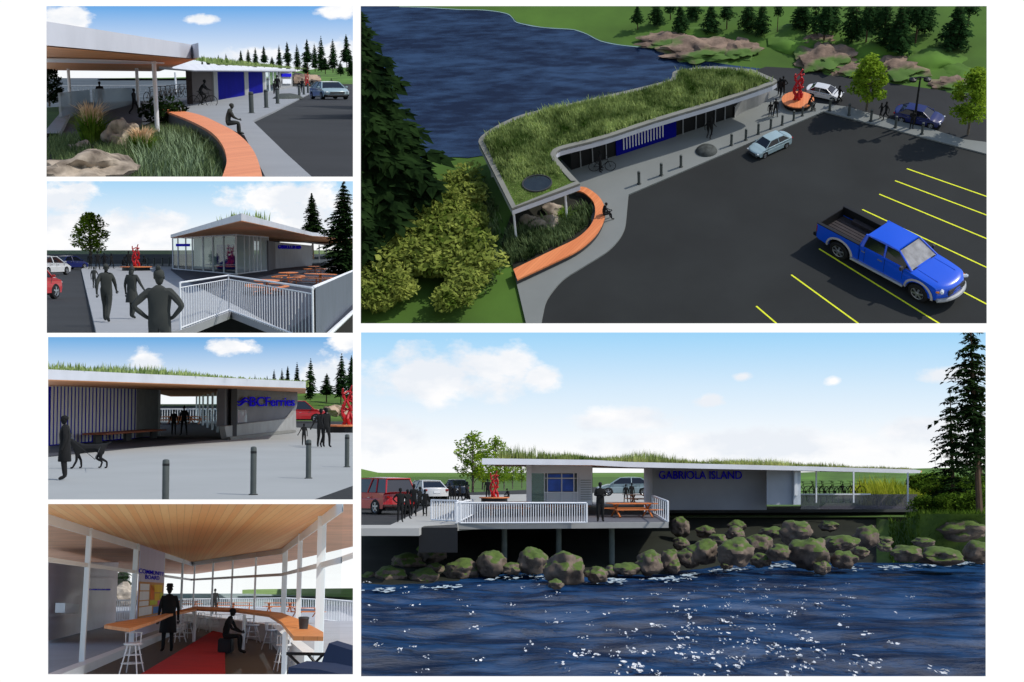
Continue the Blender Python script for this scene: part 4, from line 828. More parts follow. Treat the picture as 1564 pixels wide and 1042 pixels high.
b = MB(); b.lathe(G(1079, 231, .12), [(16.5 / pm, .0), (15.5 / pm, .14), (12 / pm, .3), (6 / pm, .4), (.01, .43)], 26, 1, 1.0); b.build('stone_dome', mat('carved basalt', rgb(66, 70, 68), .85, .5, 3, .5, 6), st, smooth=True)
# vehicles
def fit(P, maker, key, rear, front, L, label, group='cars', zs=1.0, zg=0.02):
    a, c = P.g(*rear, zg), P.g(*front, zg); d = c - a; s = d.length / L
    return inst(key, maker, P, (a + c) / 2, label, math.atan2(d.y, d.x), 1, group, sc3=(s, s * zs, s * zs))
TK = thing(P, (0, 0, 0), 'x', 'x', 'x'); bpy.data.objects.remove(TK)
o = fit(P, make_pickup, 'pickup', (1262, 360), (1462, 466), 6.0, 'bright blue crew cab pickup truck parked across the yellow lines', 'cars in the parking lot', .82)
fit(P, lambda: make_car('sedan_car', 'sedan', M['p_silver']), 'sed_silver', (1203, 216), (1148, 241), 4.6, 'silver blue sedan driving along the kerb in the aerial view', 'cars in the parking lot', 1.0)
fit(P, lambda: make_car('sedan_car', 'sedan', M['p_white']), 'sed_white', (1232, 142), (1286, 153), 4.6, 'white sedan on the road behind the red sculpture in the aerial view', 'cars on the road', 1.0)
fit(P, lambda: make_car('sedan_car', 'sedan', M['p_navy']), 'sed_navy', (1366, 178), (1440, 193), 4.6, 'navy blue sedan parked on the road under the lamp post', 'cars on the road', 1.0)
def bike(P, base, rz, label, sc=1.0): return inst('bicycle', make_bicycle, P, base, label, rz, sc, 'bicycles')
c = G(920, 261, .12); bike(P, c, .05, 'black bicycle walked along the pavement in the aerial view', 1.12)
for (x, y, ps, f, h, lb, hr) in ((917, 262, 'stand', 1.3, 1.7, 'person pushing the bicycle beside the blue and white wall in the aerial view', 'short'), (926, 333, 'sit', 1.9, 1.75, 'person sitting on the curved orange bench in the aerial view', 'short'), (1081, 209, 'walk', 2.6, 1.3, 'person walking in front of the round carved stone, left of the pair', 'short'), (1086, 210, 'walk', 2.6, 1.6, 'person walking near the round carved stone, right of the pair', 'long'),
    (1176, 178, 'stand', 0, 1.2, 'smaller person of the pair left of the sculpture in the aerial view', 'short'), (1184, 178, 'stand_apart', 0, 1.5, 'taller person of the pair left of the sculpture in the aerial view', 'short'), (1195, 147, 'hips', 3, 1.7, 'person standing behind the sculpture bench with hands on hips', 'short'), (1190, 148, 'walk', 3, 1.6, 'person behind the sculpture bench, walking, left of the other', 'long'),
    (1236, 167, 'sit', 1.2, 1.5, 'person sitting on the right side of the round bench in the aerial view', 'short'), (1281, 158, 'walk', -1.2, 1.5, 'person crossing in front of the white sedan', 'short'), (1352, 183, 'walk', -1.4, 1.5, 'person walking left of the navy sedan', 'short'), (1345, 181, 'hold_hand', -1.4, 1.3, 'smaller person walking left of the navy sedan', 'short'), (1392, 196, 'crossed', 0, 1.5, 'person standing at the door of the navy sedan', 'short')):
    z = .6 if (x, y) == (926, 333) else .12
    p = G(x, y, .12)
    if ps == 'sit' and x < 1000: p = G(924, 336, .12)
    person(P, p, lb, ps, f, h, 'person_dark', hr, 'people in the aerial view')
# ================================================================ helpers for the level views
def setP(p, h):
    p.h = h; p.M = (p.R * p.s).to_4x4() @ Matrix.Translation((0, 0, -h))
def wallq(P, b, A, B, px0, px1, yt0, yt1, zb=0.0, th=.2, off=0.0, yb=None):
    """vertical slab on the plan line A->B between image columns, reaching up to rows yt0, yt1"""
    a = P.seg(A, B, px0, zb); c = P.seg(A, B, px1, zb); d = (V(B) - V(A)); d.z = 0; d.normalize(); k = V((-d.y, d.x, 0))
    if k.x * a.x + k.y * a.y < 0: k = -k
    a = a - k * off; c = c - k * off; a.z = zb; c.z = zb
    if yb: a.z = P.vert(a, yb[0]); c.z = P.vert(c, yb[1])
    ta, tc = V((a.x, a.y, P.vert(a, yt0))), V((c.x, c.y, P.vert(c, yt1))); t = k * th
    b.add([a, c, tc, ta, a + t, c + t, tc + t, ta + t], [(0, 1, 2, 3), (4, 7, 6, 5), (0, 4, 5, 1), (1, 5, 6, 2), (2, 6, 7, 3), (3, 7, 4, 0)]); return b
def col(P, b, px, pyb, pyt, w=.1, zb=0.0):
    a = P.g(px, pyb, zb); z = P.vert(a, pyt); b.add([a + V(q) for q in ((-w, -w, 0), (w, -w, 0), (w, w, 0), (-w, w, 0))] + [V((a.x + q[0], a.y + q[1], z)) for q in ((-w, -w), (w, -w), (w, w), (-w, w))], [(0, 3, 2, 1), (4, 5, 6, 7), (0, 1, 5, 4), (1, 2, 6, 5), (2, 3, 7, 6), (3, 0, 4, 7)]); return b
def tree_at(P, key, mk, x, yb, yt, wpx, label, group, rot=0, h0=10.0, r0=2.3, zb=0.0, Y=None):
    b_ = P.g(x, yb, zb) if Y is None else P.at(x, yb, Y); h = P.vert(b_, yt) - b_.z; r = wpx / P.ppm(b_)
    return inst(key, mk, P, b_, label, rot, 1, group, sc3=(r / r0, r / r0, h / h0))
def conk(i, m='needles'):
    return (('fir', i, m), lambda: make_conifer(70 + i, m, whorls=(19, 20, 16)[i % 3], nb=8, sprays=5, bare=(.1, .3, .2)[i % 3], lush=1.6, droop=(.3, .25, .4)[i % 3]))
# ================================================================ UPPER LEFT VIEW
P = P1; setP(P, 2.0); G = P.g
c1 = lambda X, Y: (60 + X * .3133, Y * .3132)
sky_panel(P, 3000, skymat('sky upper left', P, 3000, rgb(98, 168, 232), P.at(300, 5, 3000).z, rgb(248, 251, 254), [(*c1(90, 95), 44, 24), (*c1(1060, 260), 60, 12), (*c1(1440, 60), 42, 12), (*c1(760, 90), 30, 8), (*c1(1500, 270), 60, 22)], zl=.06))
b = MB(); b.sheet([G(x, y, -1.5) for x, y in ((60, 119.4), (560, 119.4), (560, 200), (60, 200))]); tag(b.build('water', watermat('far sea', rgb(66, 76, 84), rgb(92, 102, 110), .06, 0, .3, (.3, .06, 1), .5), P=P), kind='structure')
b = MB(); b.grid(lambda u, v: P.at(150 + 420 * u, 120.5 - 2.9 * min(1, u * 3) + (1.7 * min(1, u * 3)) * v - .8 * noise.noise(V((u * 6, 0, 0))), 2900 - 1700 * v), 30, 1); tag(b.build('far_shore', M['lawn_far'], P=P), kind='structure')
# asphalt, pavement, lawn
tag(MB().sheet([G(*c1(x, y), .0) for x, y in ((20, 900), (20, 560), (130, 525), (600, 505), (760, 470), (1250, 395), (1560, 395), (1560, 900))]).build('ground', M['soil'], P=P), kind='structure')
tag(MB().sheet([G(*c1(x, y), .03) for x, y in ((1040, 590), (1140, 545), (1270, 480), (1350, 440), (1400, 425), (1545, 412), (1545, 880), (1345, 880), (1200, 742), (1060, 622))]).build('road', M['asphalt'], P=P), kind='structure')
pav = mat('pavement upper left', rgb(142, 146, 150), .8, .07, .3)
tag(MB().prism([G(*c1(x, y), .12) for x, y in ((1370, 900), (1200, 745), (1040, 590), (1140, 545), (1270, 480), (1350, 440), (1400, 424), (1180, 422), (620, 520), (600, 535), (700, 545), (860, 600), (1000, 660), (1110, 880))], -.15).build('pavement', pav, P=P), kind='structure')
tag(MB().sheet([G(*c1(x, y), .06) for x, y in ((100, 700), (130, 530), (230, 500), (600, 490), (1180, 418), (1200, 424), (640, 525), (560, 590), (300, 700))]).build('shelter_shade', mat('painted shade paving', rgb(62, 68, 78), .8, .1, .5), P=P), kind='structure')  # dark sheet paints the canopy's shade onto the plaza
tag(MB().sheet([G(*c1(x, y), .1) for x, y in ((20, 640), (20, 525), (118, 520), (130, 535))]).build('lawn', M['lawn'], P=P), kind='structure')
b = MB(); a, c = G(*c1(20, 690)), G(*c1(130, 540)); b.add([a, c, c + V((.5, 0, 0)), a + V((.5, 0, 0)), a + V((0, 0, .25)), c + V((0, 0, .25)), c + V((.5, 0, .25)), a + V((.5, 0, .25))], [(0, 1, 5, 4), (4, 5, 6, 7), (3, 2, 6, 7)]); tag(b.build('garden_kerb', M['concrete'], P=P), 'pale concrete kerb between lawn and planting at the left of the upper left view', 'kerb')
# hill with firs on the right
b = MB()
def hillf(u, v):
    px = 412 + 150 * u; top = 109 - 9 * max(0, u - .25) ** .7 - 2.2 * noise.noise(V((u * 5, 1, 0))); return P.at(px, 137 + (top - 137) * v, 330 + 120 * v)
b.grid(hillf, 40, 10); tag(b.build('hill', M['hill'], P=P, smooth=True), kind='structure')
fx = [(795, 285, 330, 5), (825, 278, 330, 7), (875, 268, 330, 9), (913, 262, 330, 9), (985, 246, 335, 11), (1022, 240, 335, 14), (1055, 232, 335, 14), (1097, 225, 335, 15), (1135, 276, 335, 13), (1172, 220, 340, 14), (1212, 205, 340, 16), (1213, 285, 345, 12), (1260, 216, 345, 17), (1308, 192, 345, 20), (1345, 215, 350, 18), (1375, 178, 350, 21), (1395, 280, 362, 22), (1432, 192, 355, 22), (1300, 285, 362, 20), (1500, 170, 350, 24), (1470, 300, 372, 18), (1520, 262, 375, 22)]
for k, (x, t, bb, w) in enumerate(fx):
    kk = conk(k % 3); a = c1(x, bb); tree_at(P, kk[0], kk[1], a[0], a[1], c1(x, t)[1], w * .3133 * 1.35, ordl(k) + ' fir from the left in the row behind the shelter, upper left view', 'firs behind the shelter in the upper left view', k * 1.3, Y=340 + 5 * (k % 4))
b = MB(); b.blob((0, 0, .3), (4.5, 5, 2.4), 3, .3, 3, fl=-.2); p0 = G(*c1(1290, 412)); o = b.build('rock_outcrop', M['rock_tan'], P=P, base=(0, 0, 0)); o.matrix_world = place(P, p0); OWN[o.name] = (P, p0); tag(o, 'tan rock outcrop behind the red sculpture in the upper left view', 'rock')
# left tree
kk = ('darkbroad', lambda: make_broadleaf(9, 6, 2, 24, 120, .22, 'needles_dark', 'bushy_tree', .15)); a = c1(50, 520)
tree_at(P, kk[0], kk[1], a[0], a[1], c1(0, 335)[1], 26, 'dark bushy tree at the left border of the upper left view', 'trees', 0, 6, 2)
# near canopy
cn = thing(P, G(200, 200), 'entrance_canopy', 'big white canopy with cedar soffit and round skylight in the upper left view', 'canopy')
sp_ = [P.g(x, y, 2.5) for x, y in ((52, 69.5), (294, 90.5), (304, 89), (243, 109.3), (52, 107.3))]
b = MB(); b.prism([p + V((0, 0, .02)) for p in sp_], .40); b.build('roof_slab', M['fascia'], cn)
skc_ = P.g(112, 91.5, 2.5); ring = [skc_ + V((1.7 * math.cos(t), 8.5 * math.sin(t), 0)) for t in [2 * PI * k / 36 for k in range(36)]]
b = MB(); b.sheet(sp_); b.build('soffit', M['soffit'], cn)
b = MB(); b.prism([p - V((0, 0, .05)) for p in ring], .03); b.build('skylight', mat('skylight diffuser', rgb(240, 242, 250), .4, .05, 1), cn)
for x, yb in ((241, 210), (108, 164), (212, 168)): b = MB(); a = G(x, yb); b.tube(a, V((a.x, a.y, 2.5)), .075 if x == 241 else .1, n=12); b.build('column', M['white'], cn)
# long shelter behind
sh = thing(P, G(330, 160), 'ferry_shelter', 'long low shelter with blue wall panels behind the canopy in the upper left view', 'building', 'renderings of the ferry shelter')
A, B = G(295, 162), G(446, 134.5)
q = [P.at(243, 102.5, 68), P.at(296, 107.6, 74), P.at(452, 109.2, 262)]; t_ = [P.at(243, 101.6, 68), P.at(281, 97, 73), P.at(452, 106.2, 262)]
BK = lambda p: V((p.x * 1.3, p.y * 1.3, p.z)); b = MB(); b.add([q[0], q[1], q[2], t_[2], t_[1], t_[0]] + [BK(p) for p in (q[0], q[1], q[2], t_[2], t_[1], t_[0])], [(0, 1, 4, 5), (1, 2, 3, 4), (6, 11, 10, 7), (7, 10, 9, 8), (0, 6, 7, 1), (1, 7, 8, 2), (5, 4, 10, 11), (4, 3, 9, 10), (2, 8, 9, 3)]); b.build('roof', M['fascia'], sh)
D = (V(B) - V(A)).normalized()
for px0, px1, m, nm, off in ((295, 326, mat('dark brown wall boards', rgb(66, 56, 54), .8, .2, 3, stretch=(6, 6, .5)), 'wall', 0), (326, 332, M['concrete'], 'pier', .1), (332, 373, M['navy'], 'blue_panel', .05), (373, 379, M['concrete'], 'pier', .1), (379, 401, M['navy'], 'blue_panel', .05), (401, 405, M['concrete'], 'pier', .1)):
    b = MB(); wallq(P, b, A, B, px0, px1, 107.5, 108.2, 0, .4, off); b.build(nm, m, sh)
b = MB(); wallq(P, b, A, B, 405, 427, 109, 109, 0, .05); b.build('glass_wall', M['glass'], sh)
for x in (405, 411, 417, 423): b = MB(); wallq(P, b, A, B, x, x + .8, 109, 109, 0, .1, .1); b.build('mullion', M['white'], sh)
b = MB(); wallq(P, b, A, B, 427, 447, 109.3, 109.3, 0, .4); b.build('ticket_office_wall', M['concrete'], sh)
b = MB(); wallq(P, b, A, B, 429.5, 444, 112.5, 112.5, 0, .1, .2, yb=(117.5, 117.5)); b.build('blue_sign', M['blue'], sh)
b = MB(); wallq(P, b, A, B, 430, 443, 121, 121, 0, .1, .25, yb=(128, 128)); b.build('notice_window', M['white'], sh)
for x, yb in ((269, 142), (287, 139), (291, 146)): b = MB(); a = G(x, yb); b.tube(a, V((a.x, a.y, 2.5)), .12, n=8); b.build('column', M['white'], sh)
b = MB(); wallq(P, b, G(92, 190), G(140, 165), 95, 139, 142, 137, 0, .1); tag(b.build('glass_screen', M['glass_mist'], P=P), 'milky glass windscreen behind the grass plumes', 'screen')
b = MB(); wallq(P, b, G(140, 178), G(205, 160), 146, 206, 136, 134, 0, .1); tag(b.build('glass_screen', M['glass_mist'], P=P), 'long milky glass windscreen between the two canopy columns', 'screen')
rl = thing(P, G(200, 150), 'railing', 'thin metal railing along the water behind the canopy in the upper left view', 'railing')
b = MB(); pts = [P.at(95 + 215 * k / 8, 131.5 - k * .1, 190) for k in range(9)]; b.path(pts, .07, 5); b.build('handrail', M['steel'], rl)
b = MB()
for k in range(28): p = P.at(95 + 215 * k / 27, 132, 190); b.tube((p.x, p.y, .0), p, .04, n=4)
b.build('balusters', M['steel'], rl)
bs = sky_ = None
# roof plants on the long roof
b = blades([(P.at(x, 100, Y).x, Y) for x, Y in ((284, 76), (452, 264), (470, 300), (330, 130))], 700, .38, .05, 0, 21, .3, 4, .2, zf=lambda x, y: 2.72 + (y - 70) / 200 * .55 + .25)
tag(b.build('roof_grasses', M['roofgrass'], P=P), 'thin fringe of grasses along the long roof in the upper left view', 'grass', kind='stuff')
# planting: boulders, grasses
bd = [((44, 740), (450, 900), 'broad pale boulder at the bottom left of the upper left view', 0), ((330, 592), (490, 745), 'grey boulder with a pale rim behind the small grass plume', 1), ((300, 770), (455, 880), 'pale boulder right of the broad one, touching the green grasses', 2), ((150, 700), (260, 760), 'low dark stone behind the broad pale boulder', 3)]
for (x0, y0), (x1, y1), lb, s in bd:
    a = c1((x0 + x1) / 2, y1 - 12); p = G(*a); pm = P.ppm(p); w = (x1 - x0) * .3133 / 2 / pm; h = (y1 - y0) * .3132 / pm
    bb = MB(); bb.blob((0, 0, h * .3), (w, w * 1.5, h * .62), s + 2, .3, 4, fr=1.4); o = bb.build('boulder', mat('pale boulder', rgb(88, 74, 62), .9, .5, 2.6, .9, 9, col2=rgb(182, 168, 150)) if s != 3 else M['rock'], P=P, base=(0, 0, 0), smooth=True); o.matrix_world = place(P, p); OWN[o.name] = (P, p); tag(o, lb, 'boulder')
for (x, yb, yt, lb, s) in ((262, 730, 488, 'tall clump of grass with cream plumes left of the column', 1), (505, 770, 612, 'smaller clump of grass with cream plumes by the column foot', 2)):
    p = G(*c1(x, yb)); h = P.vert(p, c1(0, yt)[1]); r = thing(P, p, 'plume_grass', lb, 'plant')
    b = MB(); tuftb(b, (0, 0, 0), 520, h * .85, .02, s, .85, .22); b.build('leaves', M['brightgrass'], r, local=True); b = MB(); tuftb(b, (0, 0, h * .42), 170, h * .6, .03, s + 5, .75, .24); b.build('plumes', M['plume'], r, local=True)
gp = [(p.x, p.y) for p in [G(*c1(x, y)) for x, y in ((150, 900), (40, 760), (60, 700), (400, 660), (640, 640), (760, 655), (830, 690), (885, 760), (890, 900))]]
tag(blades(gp, 1900, .36, .011, .02, 8, .8, 6, .12).build('ornamental_grass', M['grass'], P=P), 'dense ornamental grasses inside the curve of the bench, upper left view', 'grass', kind='stuff')
gp = [(p.x, p.y) for p in [G(*c1(x, y)) for x, y in ((470, 900), (480, 740), (640, 690), (800, 750), (840, 900))]]
tag(blades(gp, 170, .55, .013, .02, 11, .8, 8, .1).build('ornamental_grass', mat('pale grass blades', rgb(112, 132, 96), .7, .3, 3), P=P), 'paler longer grass blades among the planting at the bottom of the upper left view', 'grass', kind='stuff')
p = G(*c1(610, 600)); b = MB(); leafball(b, (0, 0, .5), 1.1, 900, .12, random.Random(3), .6); o = b.build('shrub', M['needles_dark'], P=P, base=(0, 0, 0)); o.matrix_world = place(P, p); OWN[o.name] = (P, p); tag(o, 'dark low shrub between the column and the orange bench', 'shrub')
# bench
inn = smooth_px([c1(x, y) for x, y in ((600, 536), (650, 555), (720, 582), (790, 615), (845, 650), (885, 695), (908, 745), (912, 800), (885, 880))], 4)
out = smooth_px([c1(x, y) for x, y in ((640, 534), (720, 545), (800, 566), (880, 603), (950, 640), (1010, 690), (1050, 745), (1075, 810), (1092, 885))], 4)
bn = thing(P, G(330, 200), 'curved_bench', 'broad orange slatted bench sweeping to the bottom edge of the upper left view', 'bench')
z = .5; oi = [G(x, y, z) for x, y in out]; ii = [G(x, y, z) for x, y in inn]; b = MB(); dz = V((0, 0, .08))
for i in range(len(oi) - 1): b.add([oi[i], oi[i + 1], ii[i + 1], ii[i], oi[i] - dz, oi[i + 1] - dz, ii[i + 1] - dz, ii[i] - dz], [(0, 1, 2, 3), (0, 4, 5, 1), (3, 2, 6, 7)])
b.build('slatted_seat', planks('bench slats near', rgb(206, 112, 64), rgb(240, 152, 98), .11, 0, R(20), .35, knots=False), bn)
b = MB(); b2 = MB()
for i in range(len(oi) - 1):
    for bb, s_, o_ in ((b, ii, oi), (b2, oi, ii)):
        a, c = s_[i] * .97 + o_[i] * .03 - dz, s_[i + 1] * .97 + o_[i + 1] * .03 - dz; bb.add([a, c, V((c.x, c.y, .0)), V((a.x, a.y, .0))], [(0, 1, 2, 3)])
b.build('inner_base', M['plastic'], bn); b2.build('outer_base', M['plastic'], bn)
# people and things
pz = .12
def at_feet(P, x, yb, yt, label, ps, f, m='person_dark', hair='short', z=0.0, **k):
    a = P.g(x, yb, z); h = P.vert(a, yt) - z; return person(P, a, label, ps, f, h * (1.74 / 1.38 if ps == 'sit' else 1), m, hair, 'people', **k)
at_feet(P, 351, 206, 158, 'person in grey sitting on the orange bench facing right', 'sit', PI / 2 + .3, 'person', z=.1, bulk=1.35)
at_feet(P, 154, 167, 125, 'black clad person standing behind the tall plume grass', 'stand', .3)
at_feet(P, 206, 176, 136, 'black clad person walking between the canopy columns', 'walk', 1.3)
at_feet(P, 309, 163, 121, 'cyclist standing over the bicycle before the brown wall', 'ride', 1.5)
bike(P, G(310, 164), .06, 'black bicycle ridden before the brown wall in the upper left view', 1.12)
at_feet(P, 424, 147, 115, 'person standing by the glass wall before the ticket office', 'stand', 0); at_feet(P, 419, 145, 124, 'person bending near the glass wall, left of the standing one', 'crossed', 1)
at_feet(P, 446.5, 133, 114, 'person at the far end of the shelter in the upper left view', 'stand', 0); at_feet(P, 457, 143, 124, 'person left of the red sculpture in the upper left view', 'stand', 0)
at_feet(P, 462, 143, 120, 'person close to the red sculpture in the upper left view', 'hold_hand', 0); at_feet(P, 506.5, 140, 120, 'person standing behind the silver sedan', 'crossed', 0)
at_feet(P, 477, 138, 121, 'person right of the red sculpture in the upper left view', 'stand_apart', 0)
for k, (x, y) in enumerate(((233, 158), (241, 156), (249, 155), (256, 153), (263, 151), (270, 149), (278, 148))): bike(P, G(x, y), 1.2, ordl(k) + ' parked bicycle from the left in the rack before the long shelter', 1.25)
for k, (x, yb) in enumerate(((1035, 552), (1107, 526), (1162, 506), (1268, 472), (1290, 462), (1310, 454), (1327, 449), (1341, 443), (1352, 440))):
    a = c1(x, yb); inst('bollard', make_bollard, P, G(*a, pz), ordl(k) + ' bollard from the left along the kerb in the upper left view', 0, 1, 'bollards in the upper left view', sc3=(1.25, 1.25, 1.1))
a = G(*c1(1210, 480), pz); b = MB(); b.blob((0, 0, 0), (1.2, 3.6, .45), 4, .12, 3, fl=0); o = b.build('carved_rock', mat('patterned basalt', rgb(66, 72, 68), .85, .5, 5), P=P, base=(0, 0, 0), smooth=True); o.matrix_world = place(P, a); OWN[o.name] = (P, a); tag(o, 'low round dark carved rock on the pavement beside the kerb, upper left view', 'ground artwork')
sculpture(P, G(*c1(1305, 425)), 'red carved sculpture in front of the rock outcrop, upper left view', 'round bench under the red sculpture in the upper left view', .95, 0, .7)
inst('sed_silver', None, P, G(*c1(1413, 484), .04), 'silver blue sedan coming toward the viewer on the asphalt in the upper left view', R(-66), 1, 'cars', sc3=(1.15, 1.3, 1.05))
# ================================================================ SECOND LEFT VIEW
P = P2; setP(P, 2.2); G = P.g
c2 = lambda X, Y: (60 + X * .3133, 270 + Y * .3133)
sky_panel(P, 3000, skymat('sky second left', P, 3000, rgb(164, 214, 248), P.at(300, 270, 3000).z, rgb(252, 253, 254), [(*c2(90, 110), 60, 34), (*c2(1180, 90), 90, 26), (*c2(500, 260), 80, 34), (*c2(1300, 180), 80, 40), (*c2(120, 250), 80, 34)], 3, zl=.1))
tag(MB().sheet([G(x, y, -2.6) for x, y in ((60, 395), (560, 395), (560, 520), (60, 520))] ).build('ground', M['soil'], P=P), kind='structure')
tag(MB().sheet([G(x, y, -.6) for x, y in ((60, 385), (560, 385), (560, 410), (60, 410))]).build('water', watermat('sea second left', rgb(66, 74, 80), rgb(88, 96, 102), .05, 0, .3, (.3, .06, 1), .5), P=P), kind='structure')
b = MB(); b.grid(lambda u, v: P.at(60 + 500 * u, 382.4 + 9 * v, 2800 - 2000 * v), 30, 1); tag(b.build('far_shore', mat('far green shore', rgb(104, 126, 76), .95, .2, .05), P=P), kind='structure')
tag(MB().sheet([G(*c2(x, y), -.14) for x, y in ((20, 460), (205, 430), (290, 790), (20, 790))]).build('road', M['asphalt'], P=P), kind='structure')
dk = [(660, 425), (640, 455), (700, 500), (1000, 645), (1230, 765), (1380, 775), (1545, 640), (1545, 470), (1250, 430)]
tag(MB().prism([G(*c2(x, y), .0) for x, y in ((205, 452), (282, 775), (685, 750), (935, 657), (1237, 765), (1375, 775), (1550, 595), (1550, 440), (900, 425), (230, 425))], -.25).build('pavement', mat('pavement second left', rgb(152, 155, 158), .8, .06, .3), P=P), kind='structure')
tag(MB().sheet([G(*c2(x, y), .02) for x, y in dk]).build('deck', mat('deck painted shade', rgb(44, 50, 64), .8, .12, .6), P=P), kind='structure')  # dark tone puts the roof's shade into the deck colour
bt = thing(P, G(360, 415), 'ferry_shelter', 'glass walled waiting room under a pointed white roof in the second left view', 'building', 'renderings of the ferry shelter')
Lc, Cc, Rc = G(*c2(652, 452)), G(*c2(960, 479)), G(*c2(1118, 459)); ZR = 3.72
rf = [P.g(x, y, ZR) for x, y in ((260.5, 363.6), (368.6, 337.6), (477, 360.8))]; rf += [V((rf[2].x + 2, 230, ZR)), V((rf[0].x + 1, 300, ZR))]
MB().prism([p + V((0, 0, .03)) for p in rf], .36).build('roof_slab', M['fascia'], bt); MB().prism([p * 1.0 for p in rf], .02).build('soffit', M['soffit'], bt)
def gwall(A, B, xs, nm='glass_wall', gm='glass'):
    x0, x1 = xs[0], xs[-1]; b = MB(); a = P.seg(A, B, x0); c = P.seg(A, B, x1); b.prism([V((a.x, a.y, .1)), V((c.x, c.y, .1)), V((c.x, c.y + .1, .1)), V((a.x, a.y + .1, .1))], ZR - .1); b.build(nm, M[gm], bt)
    for x in xs: p = P.seg(A, B, x); b = MB(); b.box((p.x, p.y, ZR / 2), (.11, .16, ZR)); b.build('mullion', M['white'], bt)
    for z_ in (.06, ZR - .05): b = MB(); b.path([V((a.x, a.y - .03, z_)), V((c.x, c.y - .03, z_))], .07, 4); b.build('rail', M['white'], bt)
gwall(Lc, Cc, [60 + x * .3133 for x in (652, 678, 716, 748, 800, 848, 900, 960)]); gwall(Cc, Rc, [60 + x * .3133 for x in (961, 1000, 1025, 1045, 1062, 1080, 1117)], gm='glass_mist')
# interior wall with the blue door, table
b = MB(); w0, w1 = V((Lc.x + 1, Lc.y + 6, 0)), V((Cc.x - 3.6, Cc.y + 26, 0)); b.prism([w0, w1, w1 + V((0, .3, 0)), w0 + V((0, .3, 0))], ZR - .05); b.build('inner_wall', mat('pale inner wall', rgb(120, 140, 142), .7, .1, 1), bt)
for t0, t1, z0_, z1_, m, nm in ((.12, .34, .1, 2.6, 'glass_mist', 'door'), (.42, .72, .1, 2.9, 'navy', 'blue_door'), ):
    a, c = w0.lerp(w1, t0) - V((0, .25, 0)), w0.lerp(w1, t1) - V((0, .25, 0)); b = MB(); b.prism([V((a.x, a.y, z0_)), V((c.x, c.y, z0_)), V((c.x, c.y + .1, z0_)), V((a.x, a.y + .1, z0_))], z1_ - z0_); b.build(nm, M[m], bt)
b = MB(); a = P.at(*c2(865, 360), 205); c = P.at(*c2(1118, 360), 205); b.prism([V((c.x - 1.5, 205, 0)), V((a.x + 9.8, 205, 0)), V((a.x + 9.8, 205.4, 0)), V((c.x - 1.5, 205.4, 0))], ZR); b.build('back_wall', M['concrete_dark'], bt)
b = MB(); cc = Cc + V((-4, 14, 0)); b.box(cc + V((0, 0, .78)), (3.4, 4, .08)); b.box(cc + V((-1.2, 0, .4)), (.12, .3, .76)); b.box(cc + V((1.2, 0, .4)), (.12, .3, .76)); tag(b.build('table', M['white'], P=P), 'white table seen through the corner glass of the waiting room', 'table')
b = MB(); wallq(P, b, Lc, Cc, c2(674, 0)[0], c2(742, 0)[0], c2(0, 327)[1], c2(0, 327)[1], 0, .05, .15, yb=(c2(0, 340)[1], c2(0, 340)[1])); b.build('blue_sign', M['blue'], bt)
# stone wall with lettering, rear roof
A, B = G(*c2(1152, 450)), G(*c2(1330, 432)); b = MB(); wallq(P, b, A, B, c2(1152, 0)[0], c2(1330, 0)[0], c2(0, 318)[1], c2(0, 336)[1], 0, .4); b.build('wall', mat('pale wall', rgb(136, 140, 148), .7, .1, .8), bt)
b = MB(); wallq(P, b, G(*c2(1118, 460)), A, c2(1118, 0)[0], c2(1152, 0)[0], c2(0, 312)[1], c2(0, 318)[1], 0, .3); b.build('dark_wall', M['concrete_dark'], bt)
a = P.seg(A, B, c2(1164, 0)[0]); c = P.seg(A, B, c2(1274, 0)[0]); zt = P.vert(a, c2(0, 351)[1]); a.z = zt; c.z = P.vert(c, c2(0, 352)[1]); put_text(P, 'GABRIOLA ISLAND', a, c, bt, M['letter'], 'lettering', .05, .02, hh=P.vert(a, c2(0, 333)[1]) - zt)
b = MB(); q = [P.at(*c2(x, y), 225) for x, y in ((1235, 316), (1405, 335))]; b.prism([q[0], q[1], q[1] + V((0, 40, 0)), q[0] + V((0, 40, 0))], .25); b.build('rear_roof', M['fascia'], bt)
for x in (1330, 1365, 1400): b = MB(); col(P, b, *c2(x, 420), c2(0, 332)[1], .09); b.build('column', M['white'], bt)
tag(blades([(p.x, p.y) for p in [P.at(318, 340, 150), P.at(366, 340, 78), P.at(375, 340, 78), P.at(418, 340, 112), P.at(405, 340, 190), P.at(330, 340, 220)]], 1500, 1.15, .06, ZR + .36, 14, .3, 4, .3, hf=lambda x, y: max(.1, .6 + 1.1 * noise.noise(V((x * .25, y * .03, 3)))) ).build('roof_grasses', M['roofgrass'], P=P), 'shrubby grasses standing above the pointed roof in the second left view', 'grass', kind='stuff')
